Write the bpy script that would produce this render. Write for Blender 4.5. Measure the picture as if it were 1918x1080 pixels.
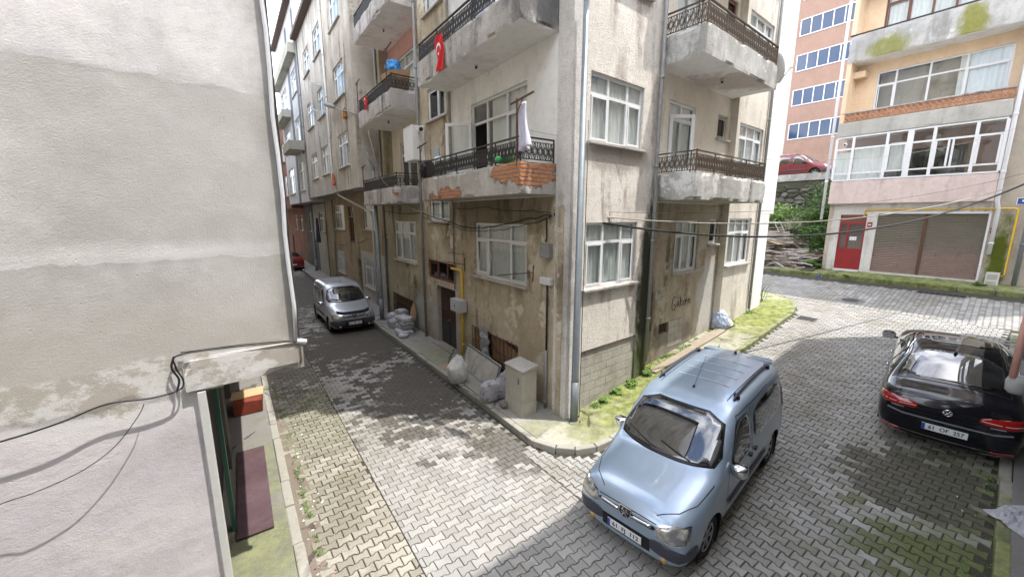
import bpy, bmesh, math, random
import numpy as np
from mathutils import Vector, Matrix, noise as mnoise, geometry
from mathutils.bvhtree import BVHTree
SC = bpy.context.scene
for o in list(bpy.data.objects): bpy.data.objects.remove(o)
R = random.Random(7)
PI = math.pi
# ------------------------------------------------------------------ camera
CAMZ = 4.4
cam = bpy.data.cameras.new("camera"); cam.sensor_width = 36; cam.lens = 745/1918*36
cam.clip_end = 900; cam.clip_start = .05
camo = bpy.data.objects.new("camera", cam); SC.collection.objects.link(camo)
camo.location = (0, 0, CAMZ); camo.rotation_euler = (math.radians(90-10.42), 0, 0)
SC.camera = camo
# ------------------------------------------------------------------ sun, sky, exposure
SUN = Vector((.385, -.050, 1)).normalized()
SKY_STRENGTH = .15
sun = bpy.data.lights.new("sun", 'SUN'); sun.energy = 2.1; sun.angle = math.radians(.6); sun.color = (1, .955, .89)
suno = bpy.data.objects.new("sun", sun); SC.collection.objects.link(suno)
suno.rotation_euler = SUN.to_track_quat('Z', 'Y').to_euler(); suno.location = (10, 0, 40)
world = bpy.data.worlds.new("World"); SC.world = world; world.use_nodes = True
wt = world.node_tree; wt.nodes.clear()
def wn(t): return wt.nodes.new(t)
sky = wn('ShaderNodeTexSky'); sky.sky_type = 'NISHITA'; sky.sun_disc = False
sky.sun_elevation = math.asin(SUN.z); sky.sun_rotation = math.atan2(SUN.x, SUN.y); sky.dust_density = 1.5
tc = wn('ShaderNodeTexCoord'); cn = wn('ShaderNodeTexNoise'); cn.inputs['Scale'].default_value = 2.6; cn.inputs['Detail'].default_value = 7
cn.inputs['Roughness'].default_value = .58
cr = wn('ShaderNodeValToRGB'); cr.color_ramp.elements[0].position = .42; cr.color_ramp.elements[1].position = .62
cm = wn('ShaderNodeMix'); cm.data_type = 'RGBA'; cm.inputs[7].default_value = (15, 15.1, 15.6, 1)
bg = wn('ShaderNodeBackground'); bg.inputs[1].default_value = SKY_STRENGTH; wo = wn('ShaderNodeOutputWorld')
wt.links.new(tc.outputs['Generated'], cn.inputs['Vector']); wt.links.new(cn.outputs['Fac'], cr.inputs[0])
wt.links.new(cr.outputs[0], cm.inputs[0]); wt.links.new(sky.outputs[0], cm.inputs[6])
wt.links.new(cm.outputs[2], bg.inputs[0]); wt.links.new(bg.outputs[0], wo.inputs[0])
SC.view_settings.view_transform = 'Standard'; SC.view_settings.look = 'None'
SC.view_settings.exposure = 1.62; SC.view_settings.gamma = 1
SC.cycles.max_bounces = 7; SC.cycles.diffuse_bounces = 4
# ------------------------------------------------------------------ street frames
D1 = Vector((-.5724, .8199, 0)).normalized()      # along the left street
D2 = Vector((.7766, .6300, 0)).normalized()       # up the right street
NL = Vector((-D1.y, D1.x, 0))                     # out of the left-street fronts
NR = Vector((D2.y, -D2.x, 0))                     # out of the right-street front
CC = Vector((1.15, 7.84, 0)); PB = Vector((14.88, 18.3, 0))
def gz(x, y):
    u = (x-CC.x)*-NL.x+(y-CC.y)*-NL.y
    u = min(u, 22)
    return .105*(math.sqrt(u*u+.06)+u)/2-.105*.0 if u > -40 else 0.0
class Fr:
    def __init__(s, o, d, n): s.o, s.d, s.n = o, d, n
    def P(s, a, o, z): v = s.o+s.d*a+s.n*o; return Vector((v.x, v.y, z))
FL = Fr(CC, D1, NL); FR = Fr(CC, D2, NR); FB = Fr(PB, D1, NL)
# ------------------------------------------------------------------ mesh helpers
class MB:
    def __init__(s): s.v = []; s.f = []; s.m = []; s.mats = []; s.sm = []
    def mi(s, m):
        if m not in s.mats: s.mats.append(m)
        return s.mats.index(m)
    def poly(s, pts, m, smooth=False):
        b = len(s.v); s.v += [Vector(p) for p in pts]; s.f.append(list(range(b, b+len(pts)))); s.m.append(s.mi(m)); s.sm.append(smooth)
    def mesh(s, vs, fs, m, smooth=False):
        b = len(s.v); s.v += [Vector(p) for p in vs]; k = s.mi(m)
        for f in fs: s.f.append([b+i for i in f]); s.m.append(k); s.sm.append(smooth)
    def hexa(s, p, m):     # p: 8 points, bottom 4 ccw, top 4 ccw
        s.mesh(p, [(3,2,1,0),(4,5,6,7),(0,1,5,4),(1,2,6,5),(2,3,7,6),(3,0,4,7)], m)
    def box(s, fr, s0, s1, o0, o1, z0, z1, m):
        P = fr.P; s.hexa([P(s0,o0,z0),P(s1,o0,z0),P(s1,o1,z0),P(s0,o1,z0),P(s0,o0,z1),P(s1,o0,z1),P(s1,o1,z1),P(s0,o1,z1)], m)
    def bx(s, x0, x1, y0, y1, z0, z1, m):
        s.hexa([(x0,y0,z0),(x1,y0,z0),(x1,y1,z0),(x0,y1,z0),(x0,y0,z1),(x1,y0,z1),(x1,y1,z1),(x0,y1,z1)], m)
    def bar(s, a, b, w, m, up=Vector((0,0,1)), h=None):
        a = Vector(a); b = Vector(b); d = (b-a)
        if d.length < 1e-6: return
        d.normalize(); u = Vector(up)
        if abs(d.dot(u)) > .97: u = Vector((.8, .6, 0))
        x = d.cross(u).normalized()*w/2; y = x.cross(d).normalized()*(h or w)/2
        s.hexa([a-x-y,a+x-y,b+x-y,b-x-y,a-x+y,a+x+y,b+x+y,b-x+y], m)
    def tube(s, pts, r, m, n=7, cap=True):
        pts = [Vector(p) for p in pts]; vs = []; fs = []; N = len(pts)
        rr = r if isinstance(r, (list, tuple)) else [r]*N
        prev = None
        for i, p in enumerate(pts):
            d = (pts[min(i+1,N-1)]-pts[max(i-1,0)]).normalized()
            if prev is None:
                u = Vector((0,0,1)) if abs(d.z) < .9 else Vector((1,0,0)); x = d.cross(u).normalized()
            else: x = (prev-d*prev.dot(d)).normalized()
            prev = x; y = d.cross(x)
            for k in range(n):
                a = 2*PI*k/n; vs.append(p+x*math.cos(a)*rr[i]+y*math.sin(a)*rr[i])
        for i in range(N-1):
            for k in range(n):
                k2 = (k+1) % n; fs.append((i*n+k, i*n+k2, (i+1)*n+k2, (i+1)*n+k))
        if cap: fs.append(tuple(reversed(range(n)))); fs.append(tuple((N-1)*n+k for k in range(n)))
        s.mesh(vs, fs, m, True)
    def build(s, name, parent=None, bevel=0, loc=None):
        me = bpy.data.meshes.new(name)
        off = Vector((0,0,0))
        if parent is not None and parent.get('_w'): off = Vector(parent['_w'])
        elif loc is not None: off = Vector(loc)
        me.from_pydata([tuple(v-off) for v in s.v], [], s.f)
        for m in s.mats: me.materials.append(m)
        me.polygons.foreach_set('material_index', s.m); me.polygons.foreach_set('use_smooth', s.sm)
        me.update()
        o = bpy.data.objects.new(name, me); SC.collection.objects.link(o)
        if parent is not None:
            o.parent = parent
            if parent.get('_w'): o['_w'] = (0.,0.,0.); o['_w'] = parent['_w']
        elif loc is not None: o.location = off
        if bevel:
            b = o.modifiers.new('b', 'BEVEL'); b.width = bevel; b.segments = 2; b.limit_method = 'ANGLE'
        return o
def tag(o, label=None, cat=None, group=None, kind=None):
    if label: o['label'] = label
    if cat: o['category'] = cat
    if group: o['group'] = group
    if kind: o['kind'] = kind
    return o
def empty(name, loc, label, cat, group=None, world_children=True):
    o = bpy.data.objects.new(name, None); SC.collection.objects.link(o); o.location = loc
    o.empty_display_size = .3
    if world_children: o['_w'] = tuple(float(c) for c in loc)
    return tag(o, label, cat, group)
def thing(mb, name, loc, label, cat, group=None, bevel=0):
    return tag(mb.build(name, None, bevel, loc), label, cat, group)
# ------------------------------------------------------------------ material helpers
def spline(pts, k=6):
    P = [Vector(p) for p in pts]; P = [P[0]*2-P[1]]+P+[P[-1]*2-P[-2]]; out = []
    for i in range(1, len(P)-2):
        for j in range(k):
            t = j/k; a, b, c, d = P[i-1], P[i], P[i+1], P[i+2]
            out.append(.5*((2*b)+(c-a)*t+(2*a-5*b+4*c-d)*t*t+(3*b-a-3*c+d)*t**3))
    return out+[P[-2]]
class NT:
    def __init__(s, name):
        s.m = bpy.data.materials.new(name); s.m.use_nodes = True; s.t = s.m.node_tree; s.t.nodes.clear()
        s.out = s.n('ShaderNodeOutputMaterial'); s.b = s.n('ShaderNodeBsdfPrincipled'); s.l(s.b.outputs[0], s.out.inputs[0])
        s.pos = s.n('ShaderNodeNewGeometry').outputs['Position']
    def n(s, t): return s.t.nodes.new(t)
    def l(s, a, b): s.t.links.new(a, b)
    def put(s, sock, v):
        if isinstance(v, bpy.types.NodeSocket): s.l(v, sock)
        elif isinstance(v, (tuple, list)) and len(v) == 3 and sock.type == 'RGBA': sock.default_value = (*v, 1)
        else: sock.default_value = v
    def map(s, scale, vec=None, rot=(0,0,0), loc=(0,0,0)):
        n = s.n('ShaderNodeMapping'); s.l(vec or s.pos, n.inputs[0]); n.inputs['Scale'].default_value = scale
        n.inputs['Rotation'].default_value = rot; n.inputs['Location'].default_value = loc; return n.outputs[0]
    def noise(s, scale, detail=4, vec=None, rough=.55, dist=0):
        n = s.n('ShaderNodeTexNoise'); s.l(vec or s.pos, n.inputs['Vector']); n.inputs['Scale'].default_value = scale
        n.inputs['Detail'].default_value = detail; n.inputs['Roughness'].default_value = rough; n.inputs['Distortion'].default_value = dist
        return n.outputs['Fac']
    def vor(s, scale, vec=None, feat='F1', out='Distance'):
        n = s.n('ShaderNodeTexVoronoi'); s.l(vec or s.pos, n.inputs['Vector']); n.inputs['Scale'].default_value = scale; n.feature = feat
        return n.outputs[out]
    def step(s, f, a, b):
        n = s.n('ShaderNodeMapRange'); n.interpolation_type = 'SMOOTHSTEP'; s.put(n.inputs[0], f)
        n.inputs[1].default_value = a; n.inputs[2].default_value = b; return n.outputs[0]
    def math(s, op, a, b=0.0):
        n = s.n('ShaderNodeMath'); n.operation = op; s.put(n.inputs[0], a); s.put(n.inputs[1], b); return n.outputs[0]
    def mix(s, f, a, b, mode='MIX'):
        n = s.n('ShaderNodeMix'); n.data_type = 'RGBA'; n.blend_type = mode
        s.put(n.inputs[0], f); s.put(n.inputs[6], a); s.put(n.inputs[7], b); return n.outputs[2]
    def xyz(s, vec=None):
        n = s.n('ShaderNodeSeparateXYZ'); s.l(vec or s.pos, n.inputs[0]); return n.outputs
    def dot(s, v, p=(0,0,0)):
        a = s.n('ShaderNodeVectorMath'); a.operation = 'SUBTRACT'; s.l(s.pos, a.inputs[0]); a.inputs[1].default_value = p
        b = s.n('ShaderNodeVectorMath'); b.operation = 'DOT_PRODUCT'; s.l(a.outputs[0], b.inputs[0]); b.inputs[1].default_value = v
        return b.outputs['Value']
    def dist(s, p, sc=(1,1,1)):
        a = s.n('ShaderNodeVectorMath'); a.operation = 'SUBTRACT'; s.l(s.pos, a.inputs[0]); a.inputs[1].default_value = p
        m = s.n('ShaderNodeVectorMath'); m.operation = 'MULTIPLY'; s.l(a.outputs[0], m.inputs[0]); m.inputs[1].default_value = sc
        b = s.n('ShaderNodeVectorMath'); b.operation = 'LENGTH'; s.l(m.outputs[0], b.inputs[0]); return b.outputs['Value']
    def bump(s, h, strength=.3, dist=.01, prev=None):
        n = s.n('ShaderNodeBump'); s.put(n.inputs['Height'], h); n.inputs['Strength'].default_value = strength; n.inputs['Distance'].default_value = dist
        if prev is not None: s.l(prev, n.inputs['Normal'])
        return n.outputs[0]
    def rand(s):
        return s.n('ShaderNodeNewGeometry').outputs['Random Per Island']
    def fin(s, col, rough=.8, normal=None, **kw):
        s.put(s.b.inputs['Base Color'], col); s.put(s.b.inputs['Roughness'], rough)
        if normal is not None: s.l(normal, s.b.inputs['Normal'])
        for k, v in kw.items(): s.put(s.b.inputs[k.replace('_', ' ')], v)
        return s.m
def plain(name, col, rough=.5, metal=0, var=.15, scale=14, bump=0, coat=0, spec=.5):
    t = NT(name); f = t.noise(scale, 4); d = tuple(c*(1-var) for c in col); u = tuple(min(1, c*(1+var)) for c in col)
    c = t.mix(f, d, u); nb = t.bump(t.noise(scale*8, 3), bump, .004) if bump else None
    return t.fin(c, rough, nb, Metallic=metal, Coat_Weight=coat, Specular_IOR_Level=spec)
def brick_col(t, vec, s=1.0):
    n = t.n('ShaderNodeTexBrick'); t.l(vec, n.inputs['Vector'])
    n.inputs['Color1'].default_value = (.60,.19,.07,1); n.inputs['Color2'].default_value = (.72,.30,.13,1); n.inputs['Mortar'].default_value = (.42,.29,.21,1); n.inputs['Mortar Smooth'].default_value = .5
    n.inputs['Scale'].default_value = s; n.inputs['Mortar Size'].default_value = .02; n.inputs['Brick Width'].default_value = .2; n.inputs['Row Height'].default_value = .075
    return n
def wallvec(t, d):
    # (distance along the wall, height, 0)
    c = t.n('ShaderNodeCombineXYZ'); t.l(t.dot(tuple(d)), c.inputs[0]); t.l(t.xyz()[2], c.inputs[1]); return c.outputs[0]
def stucco(name, c1, c2, stain=(.12,.10,.07), amt=.6, grain=.5, pale=None, moss=0, bricks=(), d=None, streak=1.0, groove=0, damp=0, marks=()):
    """weathered render: blotches, vertical run stains, roughcast grain, optional moss and places where the render has come off"""
    t = NT(name); z = t.xyz()[2]
    c = t.mix(t.step(t.noise(.9, 6, rough=.62), .35, .65), c1, c2)
    c = t.mix(t.math('MULTIPLY', t.step(t.noise(5, 6, rough=.7), .45, .75), .45), c, tuple(x*.72 for x in c1))
    sv = t.map((1.5, 1.5, .30)); st = t.step(t.math('ADD', t.noise(1.5, 6, sv, .62, .4), t.math('MULTIPLY', t.math('SUBTRACT', t.noise(6, 6, rough=.75), .5), .35)), .47, .68)
    big = t.step(t.noise(.45, 4), .32, .58)
    c = t.mix(t.math('MULTIPLY', t.math('MULTIPLY', st, big), amt*streak), c, stain)
    fine = t.math('MULTIPLY', t.step(t.noise(2.2, 5, t.map((7, 7, .8)), .7), .55, .80), t.step(t.noise(1.1, 5, t.map((1,1,.6), loc=(1,8,3))), .48, .62))
    c = t.mix(t.math('MULTIPLY', fine, amt*.45), c, stain)
    gr = t.noise(42, 3, rough=.7); c = t.mix(t.math('MULTIPLY', t.step(gr, .50, .68), min(.6, .18+grain*.30)), c, tuple(x*.45 for x in c1))
    c = t.mix(t.math('MULTIPLY', t.step(t.noise(30, 4, t.map((1,1,1), loc=(2,7,4)), .7), .58, .74), .25), c, tuple(min(1, x*1.25) for x in c2))
    if pale:
        c = t.mix(t.step(t.noise(1.3, 8, t.map((1,1,1), loc=(5,3,9)), .7), .56, .62), c, pale)
    if damp:
        dm = t.step(t.math('ADD', t.math('MULTIPLY', z, -.45), t.math('MULTIPLY', t.noise(1.1, 6, rough=.7), 1.6)), .25, .75)
        c = t.mix(t.math('MULTIPLY', dm, damp), c, tuple(x*.55 for x in stain))
    for (p, sc, col, w) in marks:      # stains with a place of their own
        f = t.step(t.math('ADD', t.dist(p, sc), t.math('MULTIPLY', t.noise(3.2, 6, t.map((1,1,.45)), .7), 1.5)), 1.85, 1.25)
        c = t.mix(t.math('MULTIPLY', f, w), c, t.mix(t.noise(9, 4), tuple(x*.6 for x in col), col))
    h = t.math('ADD', t.math('MULTIPLY', gr, 1.3), t.math('MULTIPLY', t.noise(9, 6), .8))
    if bricks:
        m = None
        for p, r in bricks:
            f = t.step(t.math('ADD', t.dist(p, (1,1,2.2)), t.math('MULTIPLY', t.math('SUBTRACT', t.noise(4.5, 5, rough=.65), .5), 1.0)), r, r-.05)
            m = f if m is None else t.math('MAXIMUM', m, f)
        b = brick_col(t, wallvec(t, d)); bc = t.mix(t.step(t.noise(7, 5), .5, .8), b.outputs['Color'], (.42,.28,.20)); bc = t.mix(t.math('MULTIPLY', t.step(t.noise(24, 5, rough=.75), .45, .7), .45), bc, (.30,.13,.08))
        c = t.mix(m, c, bc); h = t.math('SUBTRACT', h, t.math('MULTIPLY', m, t.math('ADD', 4.0, t.math('MULTIPLY', b.outputs['Fac'], 3.0))))
    if moss:
        mm = t.step(t.math('ADD', t.noise(2.4, 6, t.map((1,1,.35)), .7), t.math('MULTIPLY', big, .12)), .68-moss*.2, .80-moss*.2)
        c = t.mix(t.math('MULTIPLY', mm, .8), c, t.mix(t.noise(12, 4), (.05,.065,.02), (.17,.18,.045)))
    return t.fin(c, .92, t.bump(h, grain, .012), Specular_IOR_Level=.25)
M = {}
M['pvc'] = plain('white_pvc', (.74,.75,.76), .35, var=.05)
M['pvcold'] = plain('old_white_paint', (.62,.62,.60), .5, var=.12)
M['brownframe'] = plain('brown_frame', (.16,.055,.035), .45)
M['iron'] = plain('black_iron', (.035,.032,.03), .6, var=.5, scale=30)
M['rust'] = plain('rusty_iron', (.11,.055,.035), .8, var=.5, scale=25, bump=.2)
M['rustrail'] = plain('old_bronze_rail', (.085,.062,.045), .7, var=.45, scale=25)
M['galv'] = plain('galvanised_steel', (.22,.25,.27), .45, metal=.35, var=.2, scale=6)
M['pipegrey'] = plain('grey_pipe', (.24,.24,.235), .55, var=.25, scale=8)
M['pipewhite'] = plain('white_pipe', (.72,.73,.76), .4, var=.08)
M['yellow'] = plain('yellow_gas_paint', (.75,.48,.015), .4, var=.1)
M['black'] = plain('black_plastic', (.012,.012,.014), .45)
M['rubber'] = plain('tyre_rubber', (.016,.016,.017), .85, bump=.2)
M['cable'] = plain('cable_sheath', (.012,.012,.013), .5)
M['cablepale'] = plain('pale_cable', (.32,.29,.25), .6)
M['chrome'] = plain('chrome', (.75,.76,.78), .12, metal=1, var=.03)
M['alloy'] = plain('alloy', (.42,.43,.44), .3, metal=.8)
M['white'] = plain('white_paint', (.78,.79,.8), .4, var=.04)
M['boxgrey'] = plain('meter_box_grey', (.45,.47,.5), .45, var=.06)
M['room'] = plain('dark_room', (.035,.033,.03), .9)
M['curtain'] = plain('net_curtain', (.70,.72,.70), .95, var=.12, scale=5)
M['lace'] = plain('lace_curtain', (.80,.80,.79), .95, var=.1, scale=8)
M['cream_curtain'] = plain('cream_curtain', (.62,.56,.44), .95, var=.15, scale=5)
M['red'] = plain('red_paint', (.27,.012,.016), .45, var=.2, scale=3)
M['signblue'] = plain('sign_blue', (.02,.07,.30), .4)
M['signred'] = plain('sign_red', (.25,.01,.02), .4)
M['wood'] = plain('weathered_wood', (.30,.25,.19), .85, var=.35, scale=9, bump=.3)
M['ply'] = plain('pale_board', (.52,.36,.20), .75, var=.2, scale=5)
M['card'] = plain('cardboard', (.33,.21,.12), .85, var=.2)
M['soil'] = plain('soil', (.09,.07,.05), .95, var=.4, scale=8, bump=.5)
M['rooftile'] = plain('roof_covering', (.10,.07,.06), .8)
def glassmat(name, tint=(.55,.6,.62), dark=.25):
    t = NT(name); tr = t.n('ShaderNodeBsdfTransparent'); tr.inputs[0].default_value = (*tint, 1)
    gl = t.n('ShaderNodeBsdfGlossy'); gl.inputs['Roughness'].default_value = .02; gl.inputs[0].default_value = (.9,.93,.95,1)
    fr = t.n('ShaderNodeLayerWeight'); fr.inputs[0].default_value = .5
    t.l(t.bump(t.noise(1.4, 2), .12, .05), gl.inputs['Normal'])
    f = t.math('ADD', t.math('MULTIPLY', t.math('POWER', fr.outputs['Facing'], 4.0), .9), .09)
    mx = t.n('ShaderNodeMixShader'); t.l(f, mx.inputs[0]); t.l(tr.outputs[0], mx.inputs[1]); t.l(gl.outputs[0], mx.inputs[2])
    t.l(mx.outputs[0], t.out.inputs[0]); return t.m
M['glass'] = glassmat('window_glass', (.84,.87,.86))
M['carglass'] = glassmat('car_glass', (.12,.14,.14))
def carglass_solid():
    t = NT('tinted_car_glass'); c = t.mix(t.step(t.noise(2.5, 3), .4, .6), (.004,.005,.006), (.02,.024,.026))
    return t.fin(c, .02, None, Specular_IOR_Level=1.0, Coat_Weight=1.0, Coat_Roughness=.01, Coat_IOR=1.7)
M['carwin'] = carglass_solid()
def blueglass():
    t = NT('tinted_balcony_glass'); c = t.mix(t.noise(.35, 3), (.02,.035,.075), (.06,.10,.19))
    return t.fin(c, .06, None, Specular_IOR_Level=.6)
M['blueglass'] = blueglass()
# ------------------------------------------------------------------ ground materials
W1 = -NL
def paver_mat(name, rough_lane=False, green=None, dark=None):
    t = NT(name); r = t.rand()
    a, b = ((.235,.215,.18), (.375,.35,.30)) if rough_lane else ((.245,.24,.226), (.345,.337,.32))
    c = t.mix(r, a, b)
    c = t.mix(t.math('MULTIPLY', t.step(t.noise(.5, 6, rough=.65), .42, .66), .4), c, (.20,.175,.14))
    c = t.mix(t.math('MULTIPLY', t.step(t.noise(28, 5, rough=.75), .5, .8), .35), c, (.12,.11,.095))
    c = t.mix(t.math('MULTIPLY', t.step(t.math('ADD', t.noise(.9, 5), t.math('MULTIPLY', r, .12)), .60, .74), .45), c, (.14,.135,.09))
    if green:
        for p, sc, w in green:
            f = t.step(t.math('ADD', t.dist(p, sc), t.math('ADD', t.math('MULTIPLY', t.noise(1.6, 6, rough=.7), 1.3), t.math('MULTIPLY', r, .45))), 2.05, 1.2)
            c = t.mix(t.math('MULTIPLY', f, w), c, t.mix(t.noise(7, 4), (.06,.065,.035), (.15,.165,.065)))
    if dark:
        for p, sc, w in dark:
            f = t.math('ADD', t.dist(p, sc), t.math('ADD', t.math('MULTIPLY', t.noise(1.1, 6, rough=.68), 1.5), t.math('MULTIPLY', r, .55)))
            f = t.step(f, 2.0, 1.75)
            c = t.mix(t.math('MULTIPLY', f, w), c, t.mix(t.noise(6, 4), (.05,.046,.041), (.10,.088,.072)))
    h = t.math('ADD', t.noise(60, 4, rough=.7), t.math('MULTIPLY', t.noise(14, 4), 1.5 if rough_lane else .5))
    return t.fin(c, .88, t.bump(h, .55 if rough_lane else .25, .012), Specular_IOR_Level=.3)
M['pav_a'] = paver_mat('paver_smooth', green=[((6.2,3.6,0), (.42,.6,.2), .85)],
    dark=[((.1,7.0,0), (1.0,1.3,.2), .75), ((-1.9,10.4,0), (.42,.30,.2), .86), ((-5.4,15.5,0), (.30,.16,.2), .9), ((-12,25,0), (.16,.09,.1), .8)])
M['pav_b'] = paver_mat('paver_rough', True, green=[((-4.6,8.2,0), (.5,.35,.2), .4), ((-3,5.4,0),(.9,.9,.2),.2)], dark=[((-6.4,12.2,0), (.5,.2,.2), .6)])
M['pav_c'] = paver_mat('paver_grey', green=[((5.6,4.0,0), (.62,.62,.2), 1.0), ((7.0,5.4,0), (.6,.7,.2), .8), ((3.6,3.2,0), (.8,.8,.3), .45), ((4.2,9.0,.3), (.9,.5,.3), .4)],
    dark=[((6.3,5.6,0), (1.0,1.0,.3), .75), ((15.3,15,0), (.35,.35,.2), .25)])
def conc_mat(name, c1, c2, moss_pts, general=.25):
    t = NT(name); c = t.mix(t.noise(1.2, 6, rough=.65), c1, c2)
    c = t.mix(t.math('MULTIPLY', t.step(t.noise(18, 6, rough=.75), .5, .75), .4), c, tuple(x*.6 for x in c1))
    crk = t.vor(.55, t.map((1,1,1)), 'DISTANCE_TO_EDGE'); ck = t.math('MULTIPLY', t.step(t.math('ADD', crk, t.math('MULTIPLY', t.noise(4, 6, rough=.7), .10)), .064, .054), t.step(t.noise(.7, 3), .45, .55))
    for p, sc, w in moss_pts:
        f = t.step(t.math('ADD', t.dist(p, sc), t.math('MULTIPLY', t.noise(2.6, 8, rough=.75), 2.4)), 2.35, 1.55)
        c = t.mix(t.math('MULTIPLY', f, w), c, t.mix(t.step(t.noise(5, 6, rough=.7), .3, .7), (.085,.10,.03), (.27,.305,.085)))
    g = t.step(t.noise(1.5, 7, t.map((1,1,1), loc=(3,1,0)), .7), .52, .68)
    c = t.mix(t.math('MULTIPLY', g, general), c, (.15,.15,.09))
    c = t.mix(t.math('MULTIPLY', ck, .75), c, (.05,.045,.035))
    h = t.math('SUBTRACT', t.math('ADD', t.noise(40, 5, rough=.7), t.noise(5, 5)), t.math('MULTIPLY', ck, 2.0))
    return t.fin(c, .93, t.bump(h, .6, .02), Specular_IOR_Level=.2)
M['walk_l'] = conc_mat('pavement_concrete', (.25,.24,.22), (.36,.345,.31), [((.6,6.9,.1), (1.0,1.0,.3), .5), ((-2.6,11.6,.1), (.7,.7,.2), .3)], .25)
M['walk_r'] = conc_mat('mossy_pavement', (.30,.29,.24), (.46,.44,.38), [((3.4,9.2,.3), (.34,.34,.1), .92), ((8.6,13.3,1), (.30,.32,.1), .95), ((1.8,7.6,.1), (.9,.9,.1), .5), ((14.6,17,1.7), (.2,.2,.1), .8), ((16.4,14.4,1.8),(.2,.2,.1),.7)], .45)
M['walk_n'] = conc_mat('grey_pavement', (.17,.165,.155), (.25,.24,.225), [((-3.4,4.2,.1), (.9,.6,.2), .5), ((-4.2,6.6,.1), (1.2,.6,.2), .35)], .4)
M['kerb'] = conc_mat('kerb_stone', (.26,.25,.215), (.38,.365,.32), [((8,12.5,1),(.2,.2,.1),.7), ((15,16,1.7),(.14,.14,.1),.85), ((5.8,3.5,.1),(.4,.4,.1),.8)], .5)
tg = NT('dirt_ground'); M['dirt'] = tg.fin(tg.mix(tg.step(tg.noise(.8, 7, rough=.7), .4, .62), (.075,.065,.05), tg.mix(tg.noise(.3, 4), (.13,.12,.10), (.05,.065,.025))), .96, tg.bump(tg.noise(12, 6), .7, .03))
tj = NT('joint_sand'); M['joint'] = tj.fin(tj.mix(tj.noise(2.5, 5), (.030,.027,.022), (.055,.055,.034)), .96, tj.bump(tj.noise(50, 4), .5, .01))
# ------------------------------------------------------------------ terrain and road bed
def wv(w, v):      # perpendicular street coordinates -> x, y
    return W1.x*w+D1.x*v, W1.y*w+D1.y*v
def sheet(name, w0, w1, v0, v1, n1, n2, dz, mat, kind='structure', lift=None):
    mb = MB(); vs = []; fs = []
    for i in range(n1+1):
        for j in range(n2+1):
            a = i/n1; b = j/n2
            x, y = wv(w0+(w1-w0)*a, v0+(v1-v0)*b); vs.append((x, y, gz(x, y)+dz+(lift(x, y) if lift else 0)))
    for i in range(n1):
        for j in range(n2): fs.append((i*(n2+1)+j, (i+1)*(n2+1)+j, (i+1)*(n2+1)+j+1, i*(n2+1)+j+1))
    mb.mesh(vs, fs, mat, True); return tag(mb.build(name), kind=kind)
sheet('ground', -260, 320, -260, 400, 120, 60, -.06, M['dirt'])
sheet('road_bed', .2, 21.4, -14, 66, 90, 120, -.014, M['joint'])
L_, A_, B_ = .2, .012, .1335     # block length, wave height, mean row width
def paving(name, row, org, nrow, ncol, inside, mat, seed, jit=.0018, gap=.0085, far=None, bev=True, clamp=()):
    """interlocking I-shaped concrete blocks, rows along `row`, stacked perpendicular to it"""
    rg = np.random.RandomState(seed); row = Vector(row).normalized(); col = Vector((-row.y, row.x, 0))
    def ring(ins, e=0):
        hw = B_/2; xs = [(ins, 1), (.16*L_, 1), (.32*L_, -1), (.68*L_, -1), (.84*L_, 1), (L_-ins, 1)]
        top = [(x, hw+s*A_-ins) for x, s in xs]; bot = [(x, -hw-s*A_+ins) for x, s in reversed(xs)]
        return np.array(bot[::-1]+top[::-1])
    g = gap/2; r0 = ring(g+.005); r1 = ring(g); n = 12
    cs = []
    for i in range(nrow[0], nrow[1]):
        for j in range(ncol[0], ncol[1]):
            a = (j+.5*(i % 2))*L_; b = i*B_
            cx = org[0]+row.x*(a+L_/2)+col.x*b; cy = org[1]+row.y*(a+L_/2)+col.y*b
            if inside(cx, cy): cs.append((a, b, cx, cy))
    V = []; F = []; base = 0
    for a, b, cx, cy in cs:
        z = gz(cx, cy); dx = .08
        gx = (gz(cx+dx, cy)-gz(cx-dx, cy))/(2*dx)+rg.normal(0, .006); gy = (gz(cx, cy+dx)-gz(cx, cy-dx))/(2*dx)+rg.normal(0, .006)
        jz = rg.normal(0, jit); th = rg.normal(0, .006)
        rings = [(r0, 0), (r1, -.006), (r1, -.03)]
        for rr, dz in rings:
            px = rr[:,0]-L_/2; py = rr[:,1]
            px, py = px*math.cos(th)-py*math.sin(th), px*math.sin(th)+py*math.cos(th)
            X = cx+row.x*px+col.x*py; Y = cy+row.y*px+col.y*py
            for (nx_, ny_, c_) in clamp:      # blocks cut along a straight joint
                ex = np.maximum(X*nx_+Y*ny_-c_+(.0 if dz == 0 else -.002), 0); X = X-nx_*ex; Y = Y-ny_*ex
            Z = z+jz+dz+gx*(X-cx)+gy*(Y-cy); V.append(np.stack([X, Y, Z], 1))
        F.append(tuple(range(base, base+n)))
        for q in range(2):
            for k in range(n):
                k2 = (k+1) % n; F.append((base+q*n+k, base+(q+1)*n+k, base+(q+1)*n+k2, base+q*n+k2))
        base += 3*n
    me = bpy.data.meshes.new(name); me.from_pydata(np.concatenate(V).tolist(), [], F); me.materials.append(mat); me.update()
    o = bpy.data.objects.new(name, me); SC.collection.objects.link(o); tag(o, kind='structure'); return o
def cw(x, y): return x*W1.x+y*W1.y
def cv(x, y): return x*D1.x+y*D1.y
def cq(x, y): return x*NR.x+y*NR.y
cor = [(.40,7.02),(.62,6.86),(.88,6.76),(1.25,6.72),(1.68,6.86),(2.1,7.14),(2.65,7.56)]
def cornerout(x, y):    # outside the rounded pavement corner
    if x < .3: return True
    if x > 2.7: return True
    for (a, b), (c, d) in zip(cor[:-1], cor[1:]):
        if a <= x <= c: return y < b+(d-b)*(x-a)/(c-a)-.06
    return True
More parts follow.
